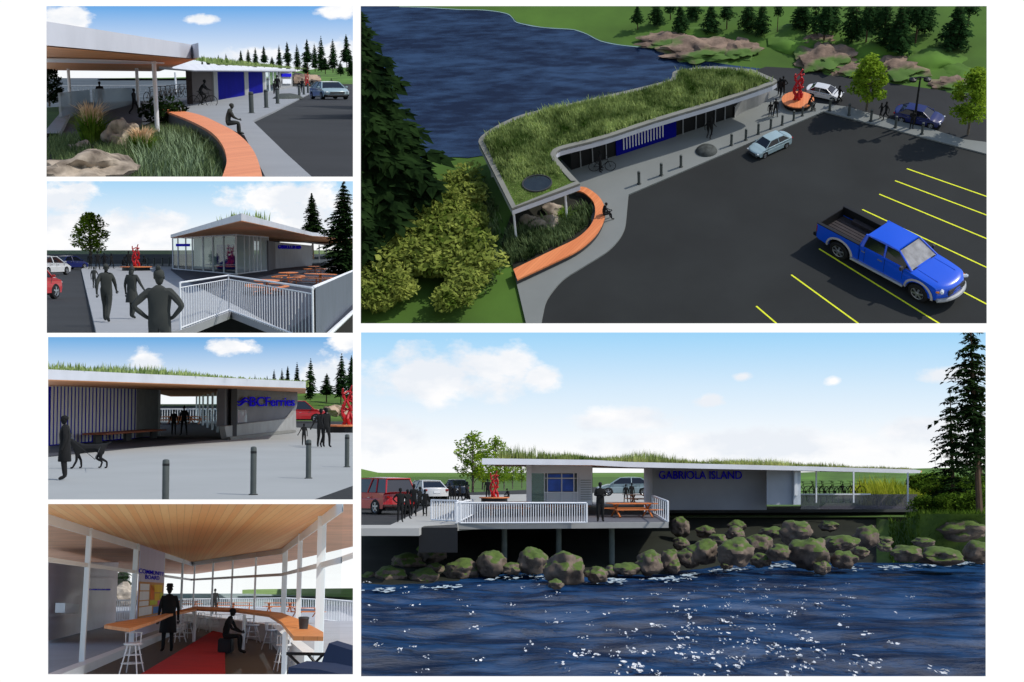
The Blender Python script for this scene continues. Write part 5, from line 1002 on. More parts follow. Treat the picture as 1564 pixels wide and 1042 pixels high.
# railings
rl = thing(P, G(*c2(935, 655)), 'railing', 'white baluster railing with a corner, foreground of the second left view', 'railing')
Ra, Rb, Rcn, Rd = G(*c2(690, 746)), G(*c2(935, 656)), G(*c2(1237, 760)), G(*c2(1545, 598)); Rc2 = G(*c2(1338, 775))
Rb = G(*c2(925, 656)); ends = [(Ra, Rb, c2(0, 517)[1], c2(0, 481)[1], 22), (Rb, G(*c2(1335, 812)), c2(0, 481)[1], c2(0, 543)[1], 34)]
for A_, B_, ta, tb, n_ in ends:
    za, zb_ = P.vert(A_, ta), P.vert(B_, tb); b = MB(); b.path([A_ + V((0, 0, za)), B_ + V((0, 0, zb_))], .028, 8); b.build('handrail', M['white'], rl); b = MB(); b.path([A_ + V((0, 0, za - .14)), B_ + V((0, 0, zb_ - .14))], .018, 6); b.path([A_ + V((0, 0, .05)), B_ + V((0, 0, .05))], .025, 6); b.build('rail', M['white'], rl)
    for k in range(n_ + 1):
        t = k / n_; p = A_.lerp(B_, t); z_ = za + (zb_ - za) * t; b = MB(); b.tube(p, p + V((0, 0, z_ - (.14 if k % n_ else 0))), .013 if k % n_ else .03, n=6); b.build('baluster' if k % n_ else 'post', M['white'], rl)
A_, B_ = G(*c2(1335, 812)), G(*c2(1548, 596)); za, zb_ = P.vert(A_, c2(0, 543)[1]), P.vert(B_, c2(0, 452)[1]); r2 = thing(P, A_, 'balustrade', 'solid grey panel balustrade with white rail at the right of the second left view', 'balustrade')
b = MB(); k_ = V((.06, .06, 0)); b.add([A_, B_, B_ + V((0, 0, zb_)), A_ + V((0, 0, za)), A_ + k_, B_ + k_, B_ + k_ + V((0, 0, zb_)), A_ + k_ + V((0, 0, za))], [(0, 1, 2, 3), (4, 7, 6, 5), (3, 2, 6, 7)]); b.build('panel', mat('grey balustrade panel', rgb(92, 100, 112), .6, .1, 1), r2)
b = MB(); b.path([A_ + V((0, 0, za)), B_ + V((0, 0, zb_))], .05, 8); b.build('handrail', M['white'], r2); b = MB(); b.path([G(*c2(1400, 780)), G(*c2(1550, 640))], .07, 6); b.build('kerb_rail', M['white'], r2)
# picnic tables on the deck
for x, y, lb, rz in ((1345, 462, 'orange picnic table farthest right before the lettered wall', .2), (1215, 505, 'orange picnic table nearest to the glass corner', .1), (1370, 515, 'orange picnic table beside the solid balustrade', .5), (1110, 560, 'orange picnic table seen through the balusters', .2)):
    inst('roundpicnic', make_round_table, P, G(*c2(x, y + 10)), lb.replace('orange picnic table', 'round orange picnic table'), rz, 1, 'picnic tables on the decks', sc3=(.95, 3.6, .9))
# people
at_feet(P, 60 + 592 * .3133, 270 + 1010 * .3133, 270 + 458 * .3133, 'grey figure with hair bun and hands on hips, nearest in the second left view', 'hips', PI, 'person', 'bun', bulk=1.12)
at_feet(P, 60 + 330 * .3133, 492, 270 + 428 * .3133, 'grey figure walking away, second from the left in the second left view', 'walk', PI + .1, 'person', bulk=1.25)
at_feet(P, 60 + 268 * .3133, 441, 270 + 440 * .3133, 'grey figure farthest left, carrying a bag beside the walking one', 'hold_hand', PI, 'person')
at_feet(P, 60 + 455 * .3133, 487, 270 + 440 * .3133, 'grey figure in a skirt walking between the two larger ones', 'hold_hand', PI - .2, 'person', 'long', bulk=1.1, skirt=True)
for x, yb, yt, ps, f, lb in ((248, 452, 372, 'stand', 0, 'leftmost of the black clad group under the tree'), (285, 455, 365, 'stand_apart', .4, 'second of the black clad group under the tree'), (318, 452, 372, 'hips', 0, 'third of the black clad group under the tree'), (352, 450, 375, 'walk', 1, 'rightmost of the black clad group under the tree'), (436, 452, 363, 'stand', .3, 'black clad person left of the red sculpture, standing'), (410, 452, 390, 'sit', 1.5, 'black clad person seated left of the red sculpture'), (516, 445, 385, 'sit', -1, 'black clad person seated right of the red sculpture')):
    at_feet(P, c2(x, 0)[0], c2(0, yb)[1], c2(0, yt)[1], lb + ', second left view', ps, f)
a = G(*c2(472, 458)); sculpture(P, a, 'red carved sculpture on its bench in the second left view', 'round orange bench under the sculpture in the second left view', 1.0, .2, 1.15); 
for o_ in COL.objects:
    pass
a = G(*c2(245, 432)); tree_at(P, ('broad', 2), lambda: make_broadleaf(12, 6, 2, 30, 75, .2, 'leaf'), c2(250, 0)[0], c2(0, 425)[1], c2(0, 184)[1], 34, 'round green tree above the black clad group in the second left view', 'street trees', .3, 6, 2)
for k, (x, y, t, w, lb, mt) in enumerate(((1335, 400, 84, 21, 'smaller dark fir with a bare trunk behind the shelter, second left view', 'needles_dark'), (1487, 475, 30, 44, 'tall dark fir at the right border of the second left view', 'needles_dark'))):
    tree_at(P, ('fird', k), lambda k=k: make_conifer(90 + k, 'needles_dark', whorls=24, nb=10, sprays=6, bare=(.32, .04)[k], lush=1.15, droop=.3), c2(x, 0)[0], c2(0, y)[1], c2(0, t)[1], w, lb, 'firs in the second left view', k, 10, 2.3)
inst('sed_white', None, P, G(*c2(38, 480), -.13), 'white sedan parked behind the red car at the left border', R(80), 1.25, 'cars')
inst('sed_navy', None, P, G(*c2(148, 452), -.13), 'navy blue sedan parked ahead of the white one in the second left view', R(70), 1.15, 'cars')
inst('suv_red', lambda: make_car('suv_car', 'suv', M['p_red']), P, G(*c2(-78, 600), -.13), 'red car cut by the left border of the second left view', R(80), 1.0, 'cars')
for k, x in enumerate((528, 560, 600, 633)): a = G(*c2(x, 435)); inst('bollard', make_bollard, P, a, ordl(k) + ' distant bollard left of the glass room', 0, 1.2, 'bollards in the second left view')
# ================================================================ THIRD LEFT VIEW
P = P3; setP(P, 1.8); G = P.g
c3 = lambda X, Y: (60 + X * .3133, 510 + Y * .3133)
sky_panel(P, 3000, skymat('sky third left', P, 3000, rgb(104, 172, 228), P.at(300, 512, 3000).z, rgb(247, 251, 254), [(*c3(490, 140), 28, 24), (*c3(930, 60), 40, 12), (*c3(1400, 200), 44, 30), (*c3(1500, 40), 30, 14)], 5, zl=.12))
tag(MB().sheet([G(x, y, -.3) for x, y in ((60, 622), (560, 622), (560, 780), (60, 780))]).build('ground', M['lawn'], P=P), kind='structure')
tag(MB().sheet([P.g(x, y, -.2) for x, y in ((60, 620), (440, 620), (440, 650), (60, 650))]).build('water', watermat('sea third left', rgb(84, 92, 98), rgb(110, 118, 122), .06, 0, .3, (.3, .06, 1), .5), P=P), kind='structure')
b = MB(); b.grid(lambda u, v: P.at(60 + 400 * u, 617.4 + 3 * v, 2800 - 1500 * v), 20, 1); tag(b.build('far_shore', M['lawn_far'], P=P), kind='structure')
tag(MB().prism([G(*c3(x, y)) for x, y in ((20, 545), (560, 470), (760, 440), (1250, 455), (1550, 478), (1550, 735), (1330, 815), (1250, 860), (20, 860))], -.2).build('pavement', mat('pavement third left', rgb(158, 162, 162), .8, .05, .3), P=P), kind='structure')
tag(MB().sheet([G(*c3(x, y), .02) for x, y in ((20, 600), (905, 512), (940, 470), (900, 432), (560, 432), (20, 520))]).build('shelter_shade', mat('painted shade strip', rgb(52, 56, 66), .8, .1, .5), P=P), kind='structure')  # dark strip paints the shade under the roof
tag(MB().sheet([G(*c3(x, y), .0) for x, y in ((1330, 812), (1560, 730), (1560, 860), (1250, 860))] ).build('road', M['asphalt'], P=P), kind='structure').location.z += .03
tag(MB().sheet([G(*c3(x, y), .01) for x, y in ((1200, 452), (1560, 478), (1560, 428), (1200, 424))]).build('road', M['asphalt'], P=P), kind='structure')
b = MB()
def hf3(u, v):
    px = 440 + 110 * u; top = 603 + 2 * noise.noise(V((u * 4, 3, 0))) - 3 * (1 - u); return P.at(px, 645 + (top - 645) * v, 180 + 90 * v)
b.grid(hf3, 30, 8); tag(b.build('hill', M['hill'], P=P, smooth=True), kind='structure')
for (x, y), rx, ry, lb, s in ((c3(1435, 372), 15, 9, 'pale rock outcrop on the bank, left of the red sculpture, third left view', 2), (c3(1500, 392), 13, 7, 'dark rock outcrop behind the red sculpture, third left view', 6)):
    c = P.at(x, y, 170); pm = P.ppm(c); b = MB(); b.blob((0, 0, 0), (rx / pm, ry / pm * 2, ry / pm), s, .4, 3); o = b.build('rock_outcrop', M['rock_tan'], P=P, base=(0, 0, 0)); o.matrix_world = place(P, c); OWN[o.name] = (P, c); tag(o, lb, 'rock')
for k, (x, t, bb, w) in enumerate(((1050, 200, 300, 10), (1110, 205, 300, 9), (1143, 175, 300, 13), (1183, 170, 300, 13), (1210, 158, 305, 15), (1257, 140, 310, 17), (1320, 122, 325, 26), (1400, 195, 335, 30), (1470, 98, 340, 32), (1522, 210, 340, 26), (1522, 108, 340, 28))):
    kk = conk(k % 3); a = c3(x, bb); tree_at(P, kk[0], kk[1], a[0], a[1], c3(x, t)[1], w * .3133 * 1.35, ordl(k) + ' fir from the left behind the lettered wall, third left view', 'firs in the third left view', k * 1.3, Y=230 + 4 * (k % 4))
bt = thing(P, G(300, 670), 'ferry_shelter', 'shelter front with blue slatted wall and big blue ferry lettering, third left view', 'building', 'renderings of the ferry shelter')
ZR = 2.62
lf = P.g(40, 579.5, ZR); rt = P.g(467, 593.6, ZR); bk = [V((rt.x * 1.9 + 0, rt.y * 1.9, ZR)), P.g(*c3(770, 306), ZR), P.g(*c3(640, 306), ZR), P.g(*c3(560, 288), ZR), V((lf.x * 1.6, lf.y * 1.6, ZR))]
bk[0] = V((rt.x * 1.45, rt.y * 1.45, ZR))
MB().prism([p + V((0, 0, .02)) for p in [lf, rt] + bk], .34).build('roof_slab', M['fascia'], bt); MB().prism([lf, rt] + bk, .015).build('soffit', M['soffit'], bt)
A, B = G(*c3(45, 548)), G(*c3(575, 502))
b = MB(); wallq(P, b, A, B, 60, 240, 590, 594, 0, .5, 0); b.v = [V((v.x, v.y, min(v.z, ZR))) for v in b.v]; b.build('blue_wall', M['blue'], bt)
for k in range(31):
    x = c3(52 + k * 17.3, 0)[0]; wd = 3.3 if k < 24 else 5.2
    b = MB(); wallq(P, b, A, B, x, x + wd, 588, 588, .06, .012, .02); b.v = [V((v.x, v.y, min(v.z, ZR))) for v in b.v]; b.build('fin', M['white'], bt)
b = MB(); wallq(P, b, A, B, c3(470, 0)[0], c3(576, 0)[0], 588, 588, .05, .01, .03); b.v = [V((v.x, v.y, min(v.z, ZR))) for v in b.v]; b.build('end_panel', mat('ribbed pale panel', rgb(148, 150, 154), .6, .12, 9, stretch=(9, .3, .3)), bt)
bn = thing(P, G(*c3(320, 540)), 'wall_bench', 'long brown wooden bench along the foot of the slatted wall', 'bench'); a, c = P.seg(A, B, c3(165, 0)[0]), P.seg(A, B, c3(482, 0)[0]); n_ = V((.6, -.8, 0)); n_ = V(((c - a).y, -(c - a).x, 0)).normalized()
b = MB(); b.prism([a + n_ * .4 + V((0, 0, .42)), c + n_ * .4 + V((0, 0, .42)), c + n_ * 1.5 + V((0, 0, .42)), a + n_ * 1.5 + V((0, 0, .42))], .07); b.build('seat', mat('dark oiled wood', rgb(150, 84, 56), .6, .2, 3), bn)
for t in (.05, .5, .95): b = MB(); p = a.lerp(c, t) + n_ * .95; b.box((p.x, p.y, .22), (.15, .9, .4)); b.build('leg', M['plastic'], bn)
# passage: glazed wall on its right, floor beyond, tables, railing
Pg0, Pg1 = G(*c3(905, 500)), G(*c3(765, 432)); b = MB(); wallq(P, b, Pg1, Pg0, c3(765, 0)[0], c3(905, 0)[0], c3(0, 308)[1], c3(0, 268)[1], 0, .05); b.build('glass_wall', M['glass'], bt)
for x in (765, 780, 797, 820, 843, 868, 892): b = MB(); p = P.seg(Pg1, Pg0, c3(x, 0)[0]); b.box((p.x, p.y, ZR / 2), (.12, .12, ZR)); b.build('mullion', M['white'], bt)
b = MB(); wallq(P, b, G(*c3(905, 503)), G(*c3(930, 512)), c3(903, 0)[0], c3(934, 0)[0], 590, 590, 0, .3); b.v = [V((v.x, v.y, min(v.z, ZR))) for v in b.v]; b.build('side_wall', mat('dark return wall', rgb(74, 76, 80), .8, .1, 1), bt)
# curved lettered wall
A2, B2 = G(*c3(925, 512)), G(*c3(1252, 478))
n2 = (B2 - A2).normalized(); n2 = V((n2.y, -n2.x, 0))
def wallpt(px, py, off=0.0): p = P.seg(A2 + n2 * off, B2 + n2 * off, px); p.z = P.vert(p, py); return p
cr = [(1256, 268), (1258, 330), (1250, 372), (1232, 398), (1205, 412), (1150, 420), (1000, 436), (920, 450), (903, 452), (903, 268)]
crv = smooth_px([c3(*q) for q in cr[:6]], 4) + [c3(*q) for q in cr[6:]]
f = [wallpt(x, y) for x, y in crv]; f = [V((p.x, p.y, min(p.z, ZR))) for p in f]; MB().prism(f, n2 * -.4).build('lettered_wall', mat('dark render wall', rgb(112, 112, 118), .8, .08, .8), bt)
lowp = [(903, 452), (1000, 438), (1150, 421), (1205, 413), (1232, 399), (1250, 374), (1253, 480), (1100, 497), (935, 516), (915, 512)]
f = [wallpt(*c3(x, y), .32) for x, y in smooth_px(lowp[:6], 3) + lowp[6:]]; MB().prism(f, n2 * -.3).build('low_curved_wall', M['concrete'], bt)
f = [wallpt(*c3(x, y), .55) for x, y in ((930, 503), (1100, 484), (1251, 468), (1252, 480), (1100, 498), (936, 520))]; MB().prism(f, n2 * -.2).build('plinth', mat('plinth concrete', rgb(124, 124, 120), .8, .1, 1), bt)
f = [wallpt(*c3(x, y), .12) for x, y in ((966, 370), (1012, 372), (1013, 430), (968, 434))]; MB().prism(f, n2 * -.05).build('notice_window', M['glass_mist'], bt)
a, c = wallpt(*c3(1022, 353), .1), wallpt(*c3(1242, 350), .1); put_text(P, 'BCFerries', a, c, bt, M['letter'], 'lettering', .02, .014, hh=P.vert(a, c3(0, 306)[1]) - a.z)
for dy in (0, 15):   # two wave strokes of the emblem
    b = MB(); pts = [wallpt(*c3(962 + 60 * k / 12, 325 + dy + 9 * math.sin(k / 12 * 2 * PI + .4) - 4 * k / 12), .16) for k in range(13)]; b.path(pts, [.015 + .05 * math.sin(PI * k / 12) for k in range(13)], 6); b.build('wave_emblem', M['letter'], bt)
tag(blades([(p.x, p.y) for p in [lf, rt] + [V((rt.x * 1.4, rt.y * 1.4, 0)), V((lf.x * 1.4, lf.y * 1.4, 0))]], 1900, .36, .03, ZR + .36, 24, .3, 4, .2, hf=lambda x, y: max(.15, .55 + 1.2 * noise.noise(V((x * .22 + 5, y * .05, 3))))).build('roof_grasses', M['roofgrass'], P=P), 'uneven fringe of dry grasses on the roof edge of the third left view', 'grass', kind='stuff')
# far rail and tables beyond the passage
rl = thing(P, P.at(260, 640, 150), 'railing', 'thin railing at the water seen through the passage, third left view', 'railing')
b = MB(); b.path([P.at(236, 625, 150), P.at(350, 625, 150)], .05, 5); b.build('handrail', M['white'], rl); b = MB()
for k in range(30): p = P.at(236 + 114 * k / 29, 625, 150); b.tube((p.x, p.y, -.1), p, .03, n=4)
b.build('balusters', M['white'], rl)
for k, (x, yb) in enumerate(((632, 442), (735, 440), (690, 437))): inst('picnic', make_picnic, P, G(*c3(x, yb)), ('left', 'right', 'middle, farthest')[k] + ' picnic table seen through the passage, third left view', .1, 1, 'picnic tables on the decks', sc3=(1.6, 3, .9))
for k, (x, yb, t) in enumerate(((615, 836, 612), (1043, 785, 550), (1312, 705, 516), (1500, 650, 490))):
    a = G(*c3(x, yb)); h = P.vert(a, c3(0, t)[1]); inst('bollard', make_bollard, P, a, ('leftmost bollard, cut by the bottom edge of the third left view', 'second bollard from the left in the third left view', 'third bollard from the left, before the small family group', 'rightmost bollard in the third left view')[k], 0, 1, 'bollards in the third left view', sc3=(.62 if k < 2 else .66, .62, h))
for x, yb, yt, ps, f, lb, kw in ((122, 712, 402, 'stand_apart', -1.3, 'black clad person in a coat walking a dog past the slatted wall', dict(bulk=1.25, coat=True)), (655, 494, 370, 'stand', .3, 'left person of the pair standing in the passage', {}), (705, 495, 352, 'stand_apart', 0, 'right, taller person of the pair in the passage', {}),
    (1290, 545, 438, 'hold_hand', .2, 'child holding hands at the right of the third left view', {}), (1372, 552, 367, 'hold_hand', .3, 'adult in front of the pair by the red sculpture, third left view', dict(bulk=1.15)), (1396, 556, 362, 'walk', .5, 'adult with a bag right behind the other by the red sculpture, third left view', {})):
    at_feet(P, c3(x, 0)[0], c3(0, yb)[1], c3(0, yt)[1], lb, ps, f, **kw)
a = G(*c3(245, 657)); dog(P, a, 'black dog on a lead walking beside the person at the slatted wall', PI + .25, 1.12)
p = G(*c3(160, 680)); b = MB(); b.path([p + V((0, 0, .85)), p + V((.5, .3, .35)), a + V((.3, 0, .62))], .008, 4); tag(b.build('dog_lead', M['black'], P=P), 'thin sagging lead between the walker and the black dog', 'lead')
sculpture(P, G(*c3(1505, 480)), 'red carved sculpture at the right border of the third left view', 'orange round bench at the right border of the third left view', 1.05, .4, 1.05)
inst('suv_red', None, P, G(*c3(1262, 433)), 'red car showing its front past the end of the lettered wall, third left view', R(10), 1.25, 'cars')
# ================================================================ INDOOR VIEW (lower left)
P = P4; setP(P, 1.65); G = P.g; CE = 2.95
c4 = lambda X, Y: (60 + X * .3133, 765 + Y * .3133)
sky_panel(P, 1500, skymat('sky indoor view', P, 1500, rgb(246, 250, 253), P.at(300, 765, 1500).z, (1.03, 1.03, 1.03, 1), [], 7))
tag(MB().sheet([P.g(x, y, -2.5) for x, y in ((60, 906), (560, 906), (560, 960), (60, 960))]).build('water', watermat('pale sea', rgb(150, 166, 172), rgb(190, 202, 206), .05, 0, .3, (.3, .06, 1), .5), P=P), kind='structure')
b = MB(); b.grid(lambda u, v: P.at(370 + 190 * u, 901 - 2.5 * u ** .5 + (6 + 9 * u) * v, 900 - 300 * v), 20, 1); tag(b.build('far_shore', mat('sunny far shore', rgb(150, 182, 112), .95, .2, .05), P=P), kind='structure')
tag(MB().sheet([G(x, y, -.06) for x, y in ((60, 925), (560, 925), (560, 1060), (60, 1060))]).build('pavement', mat('outdoor paving', rgb(178, 180, 186), .8, .08, .4), P=P), kind='structure')
Y_ = lambda py: 2000 * (CE - P.h) / (901 - py)
A = P.at(*c4(20, 66), Y_(c4(0, 66)[1])); Bc = P.at(*c4(745, 303), Y_(c4(0, 303)[1])); Cc = P.at(*c4(1185, 238), Y_(c4(0, 238)[1])); D = P.at(*c4(1480, 3), Y_(c4(0, 3)[1]))
room = thing(P, P.at(300, 960, 50), 'waiting_room', 'glazed waiting room interior with cedar board ceiling, white frames and dark floor', 'building')
for p in (A, Bc, Cc, D): p.z = CE
near = P.at(310, 790, 12); nl, nr = V((-8, 14, CE)), V((0, 14, CE))
ceil = [A, Bc, Cc, D, V((D.x + .2, 12, CE)), V((A.x * .6, 12, CE))]
MB().prism(ceil, .2).build('ceiling', planks('ceiling cedar boards', rgb(240, 164, 92), rgb(255, 212, 146), .13, 0, R(-14), .55), room)
MB().prism([V((p.x, p.y, 0)) for p in ceil], -.05).build('floor', mat('dark floor', rgb(58, 62, 66), .5, .12, .6), room)
# overhang outside the glass
ov = lambda p, k: V((p.x * k, p.y * k, CE + .05)); oo = [ov(A, 1.0), ov(Bc, 1.0), ov(Cc, 1.0), ov(D, 1.0), V((D.x + 6.5, D.y + .5, CE + .05)), P.at(*c4(1550, 262), 41), P.at(*c4(1200, 322), 66), P.at(*c4(745, 350), 118), P.at(*c4(600, 338), 110), V((A.x - 30, 60, 0)), V((A.x - 6, A.y, 0))]
oo = [V((p.x, p.y, CE + .05)) for p in oo]
MB().prism(oo, .2).build('overhang', mat('overhang boards', rgb(228, 178, 146), .6, .15, 1), room)
wm = mat('white window frames', rgb(236, 242, 245), .45, .03, 1)
def frame(A_, B_, xs, trans, sill_y=None, low=.35):
    for x, wd in xs:
        p = P.seg(A_, B_, c4(x, 0)[0]); ww = wd * .3133 / P.ppm(p); b = MB(); b.box((p.x, p.y, CE / 2), (ww * .85, ww * .5, CE)); b.build('mullion', wm, room)
    a, c = V(A_), V(B_)
    for z0, z1, r in ((CE - .09, CE - .09, .09), (trans[0], trans[1], .045), (.08, .08, .09)):
        b = MB(); k = V((0, 0, 1)) * r; t = V((0, .06, 0)); p, q = V((a.x, a.y, z0)), V((c.x, c.y, z1)); b.add([p - k - t, q - k - t, q + k - t, p + k - t, p - k + t, q - k + t, q + k + t, p + k + t], [(0, 1, 2, 3), (4, 7, 6, 5), (3, 2, 6, 7), (0, 4, 5, 1)]); b.build('rail', wm, room)
    b = MB(); b.add([V((a.x, a.y, .1)), V((c.x, c.y, .1)), V((c.x, c.y, CE)), V((a.x, a.y, CE))], [(0, 1, 2, 3)]); b.build('pane', glassmat('clear glass', (.95, .98, .98, 1), .035), room)
zt = lambda p, y: P.vert(p, c4(0, y)[1])
frame(A, Bc, ((205, 30), (447, 28), (590, 12), (685, 12)), (zt(P.seg(A, Bc, c4(45, 0)[0]), 292), zt(Bc, 385)))
frame(Bc, Cc, ((745, 9), (835, 10), (930, 10), (1043, 11), (1185, 28)), (zt(Bc, 385), zt(Cc, 360)))
frame(Cc, D, ((1255, 26), (1358, 48)), (zt(Cc, 360), zt(P.seg(Cc, D, c4(1470, 0)[0]), 285)))
E1 = P.seg(Cc, D, c4(1358, 0)[0]); E2 = P.at(*c4(1560, 258), E1.y * .92); b = MB(); b.path([V((E1.x, E1.y, zt(E1, 318))), V((E2.x, E2.y, zt(E2, 256)))], .05, 4); b.build('rail', wm, room)
# low white wall under the windows
for A_, B_, n1 in ((A, Bc, 'sill_wall'), (Bc, Cc, 'sill_wall'), (Cc, E1, 'sill_wall')):
    d = (V(B_) - V(A_)); d.z = 0; d.normalize(); k = V((d.y, -d.x, 0)) * .25; b = MB(); hh = .18 if A_ is A else .55; a, c = V((A_.x, A_.y, 0)), V((B_.x, B_.y, 0)); 
    if A_ is A: a = V((A_.x - d.x * 8, A_.y - d.y * 8, 0))
    b.prism([a, c, c + k, a + k], hh); b.build(n1, wm, room)
# community board
a, c = P.seg(A, Bc, c4(464, 0)[0]), P.seg(A, Bc, c4(592, 0)[0]); d = (c - a); d.z = 0; L = d.length; u = d.normalized(); n = V((u.y, -u.x, 0))
if n.x * a.x + n.y * a.y > 0: n = -n
bd = thing(P, V((a.x, a.y, 0)), 'community_board', 'pale lilac notice panel with blue lettering and a board full of coloured papers', 'notice board')
pt = lambda t, z, o=0.0: V((a.x, a.y, 0)) + u * (L * t) + n * (.02 + o * .4) + V((0, 0, z))
def quad(t0, t1, za, zb, o, m, nm, par=bd): b = MB(); b.prism([pt(t0, za, o), pt(t1, za, o), pt(t1, zb, o), pt(t0, zb, o)], n * -.02); return b.build(nm, m, par)
z_at = lambda t, y: P.vert(pt(t, 0), c4(0, y)[1])
quad(0, 1, .3, CE, 0, mat('lilac panel', rgb(196, 194, 216), .6, .04, 1), 'panel')
zc = lambda y: z_at(.5, y)
b1, b0 = zc(402), zc(560); quad(.02, .98, b0, b1 + .03, .03, mat('pinboard frame', rgb(196, 140, 60), .6, .1, 2), 'pinboard')
pc = {'w': M['white'], 'y': mat('yellow paper', rgb(232, 196, 40), .7, .1, 4), 'o': mat('orange paper', rgb(226, 120, 40), .7, .1, 4), 'b': mat('blue paper', rgb(60, 120, 190), .7, .1, 4), 'p': mat('pink paper', rgb(214, 90, 170), .7, .1, 4), 'l': mat('lime paper', rgb(196, 206, 60), .7, .1, 4)}
hB = b1 - b0
for t0, t1, v0, v1, k in ((.04, .36, .78, .97, 'w'), (.04, .36, .5, .75, 'w'), (.04, .5, .05, .3, 'w'), (.04, .36, .33, .47, 'w'), (.42, .56, .5, .95, 'o'), (.58, .9, .72, .96, 'y'), (.6, .8, .45, .68, 'y'), (.82, .96, .5, .7, 'l'), (.42, .7, .33, .47, 'l'), (.74, .95, .3, .45, 'p'), (.56, .92, .05, .26, 'b'), (.44, .58, .78, .95, 'y')): quad(t0, t1, b0 + hB * v0, b0 + hB * v1, .05, pc[k], 'paper')
for txt, y0, y1, t0, t1 in (('COMMUNITY', 362, 342, -.02, .96), ('BOARD', 386, 366, .2, .76)):
    z0 = zc(y0 - 2); put_text(P, txt, pt(t0, z0, .03), pt(t1, z0, .03), bd, M['letter'], 'lettering', .002, .01, hh=zc(y1 - 2) - z0)
# counter
ct = thing(P, P.at(330, 930, 50), 'window_counter', 'long orange wood counter running round under the windows', 'counter')
cf = [(320, 608), (600, 562), (770, 520), (1130, 545), (1200, 575), (1385, 660)]; cb = [(320, 598), (420, 575), (600, 552), (760, 515), (960, 522), (1190, 548), (1290, 592), (1385, 640)]
zc_ = 1.02; top = [P.g(*c4(x, y), zc_) for x, y in ((316, 606), (440, 622), (560, 585), (640, 552), (770, 528), (960, 536), (1120, 556), (1180, 590), (1240, 660), (1385, 662), (1385, 640), (1270, 578), (1180, 545), (960, 522), (760, 514), (590, 556), (430, 582), (330, 600))]
MB().prism(top, -.06).build('worktop', planks('counter wood', rgb(196, 116, 58), rgb(232, 156, 92), .2, 0, 0, .7, False), ct)
for x, y in ((760, 530), (1000, 545), (1200, 620)): b = MB(); p = P.g(*c4(x, y), zc_); b.box((p.x, p.y, zc_ / 2 - .03), (.06, .2, zc_ - .06)); b.build('support', wm, ct)
cp = P.g(*c4(1288, 625), zc_); b = MB(); b.lathe(cp, [(.07, .0), (.085, .16), (.09, .165), (.09, .19), (.06, .2)], 14); tag(b.build('coffee_cup', M['plastic'], P=P, smooth=True), 'dark takeaway cup on the right end of the counter', 'cup')
# carpet
tag(MB().prism([G(*c4(x, y), .01) for x, y in ((440, 880), (858, 628), (902, 648), (908, 880))], .012).build('carpet', mat('red carpet', rgb(186, 8, 16), .95, .12, 2, .4, 60), P=P), 'red carpet running across the dark floor', 'carpet')
for k, (x, yb, yt, lb) in enumerate(((450, 842, 640, 'white stool nearest on the left, below the counter end'), (715, 672, 560, 'white stool behind the standing person, right of the coat'), (795, 640, 545, 'white stool at the far corner of the room'), (1035, 692, 572, 'white stool right of the seated person'), (1128, 725, 592, 'white stool between the seated person and the right end'), (1188, 828, 655, 'white stool nearest on the right, beside the black table'), (960, 650, 555, 'white stool far behind the seated person'), (860, 642, 552, 'white stool under the far window, left of the seated person'), (672, 690, 575, 'white stool just right of the standing person in the coat'))):
    a = G(*c4(x, yb)); h = P.vert(a, c4(0, yt)[1]); w_ = h / 1.0; inst('stool', make_stool, P, a, lb, k * .7, 1, 'white bar stools in the waiting room', sc3=(w_ * 1.15, w_ * 1.6, w_))
at_feet(P, c4(622, 0)[0], c4(0, 738)[1], c4(0, 412)[1], 'black clad person in long coat and pale hat at the notice board', 'stand', PI + .4, 'person_dark', 'hat', coat=True)
a = G(*c4(915, 745)); h = P.vert(a, c4(0, 528)[1]); person(P, a, 'black clad person sitting on the carpet edge facing right', 'sit', PI / 2 - .1, h * 1.74 / 1.36, 'person_dark', 'cap')
bx = MB(); bx.box(a + V((-.1, .3, .2)), (.36, .4, .38)); tag(bx.build('footstool', M['black'], P=P, bevel=.03), 'low black cube seat under the sitting person', 'stool')
at_feet(P, c4(853, 0)[0], c4(0, 556)[1], c4(0, 430)[1], 'black clad person standing outside beyond the corner windows', 'stand', 0)
# blue lounge chair and black side table at the lower right
ch = thing(P, G(*c4(1450, 830)), 'lounge_chair', 'deep blue angular lounge chair cut by the lower right corner', 'chair')
bl_ = mat('deep blue upholstery', rgb(12, 34, 66), .85, .08, 2)
def pan(pts, Y, dy, nm, m): b = MB(); b.prism([P.at(*c4(x, y), Y) for x, y in pts], (0, dy, 0)); return b.build(nm, m, ch)
pan([(1412, 694), (1545, 735), (1545, 880), (1358, 850), (1390, 745)], 18.5, .9, 'backrest', bl_); pan([(1215, 812), (1360, 822), (1500, 850), (1500, 900), (1210, 900)], 16.8, 1.5, 'seat', bl_)
tb = thing(P, G(*c4(1300, 830)), 'side_table', 'small side table with black frame legs beside the blue lounge chair', 'table')
b = MB(); b.path([P.at(*c4(1205, 745), 19), P.at(*c4(1395, 748), 19)], .025, 6); b.build('frame', M['black'], tb)
for pts in (((1310, 748), (1345, 790), (1335, 815)), ((1385, 748), (1345, 790), (1352, 830)), ((1215, 748), (1270, 800), (1320, 812))): b = MB(); b.path([P.at(*c4(*q), 19) for q in pts], .022, 6); b.build('leg', M['black'], tb)
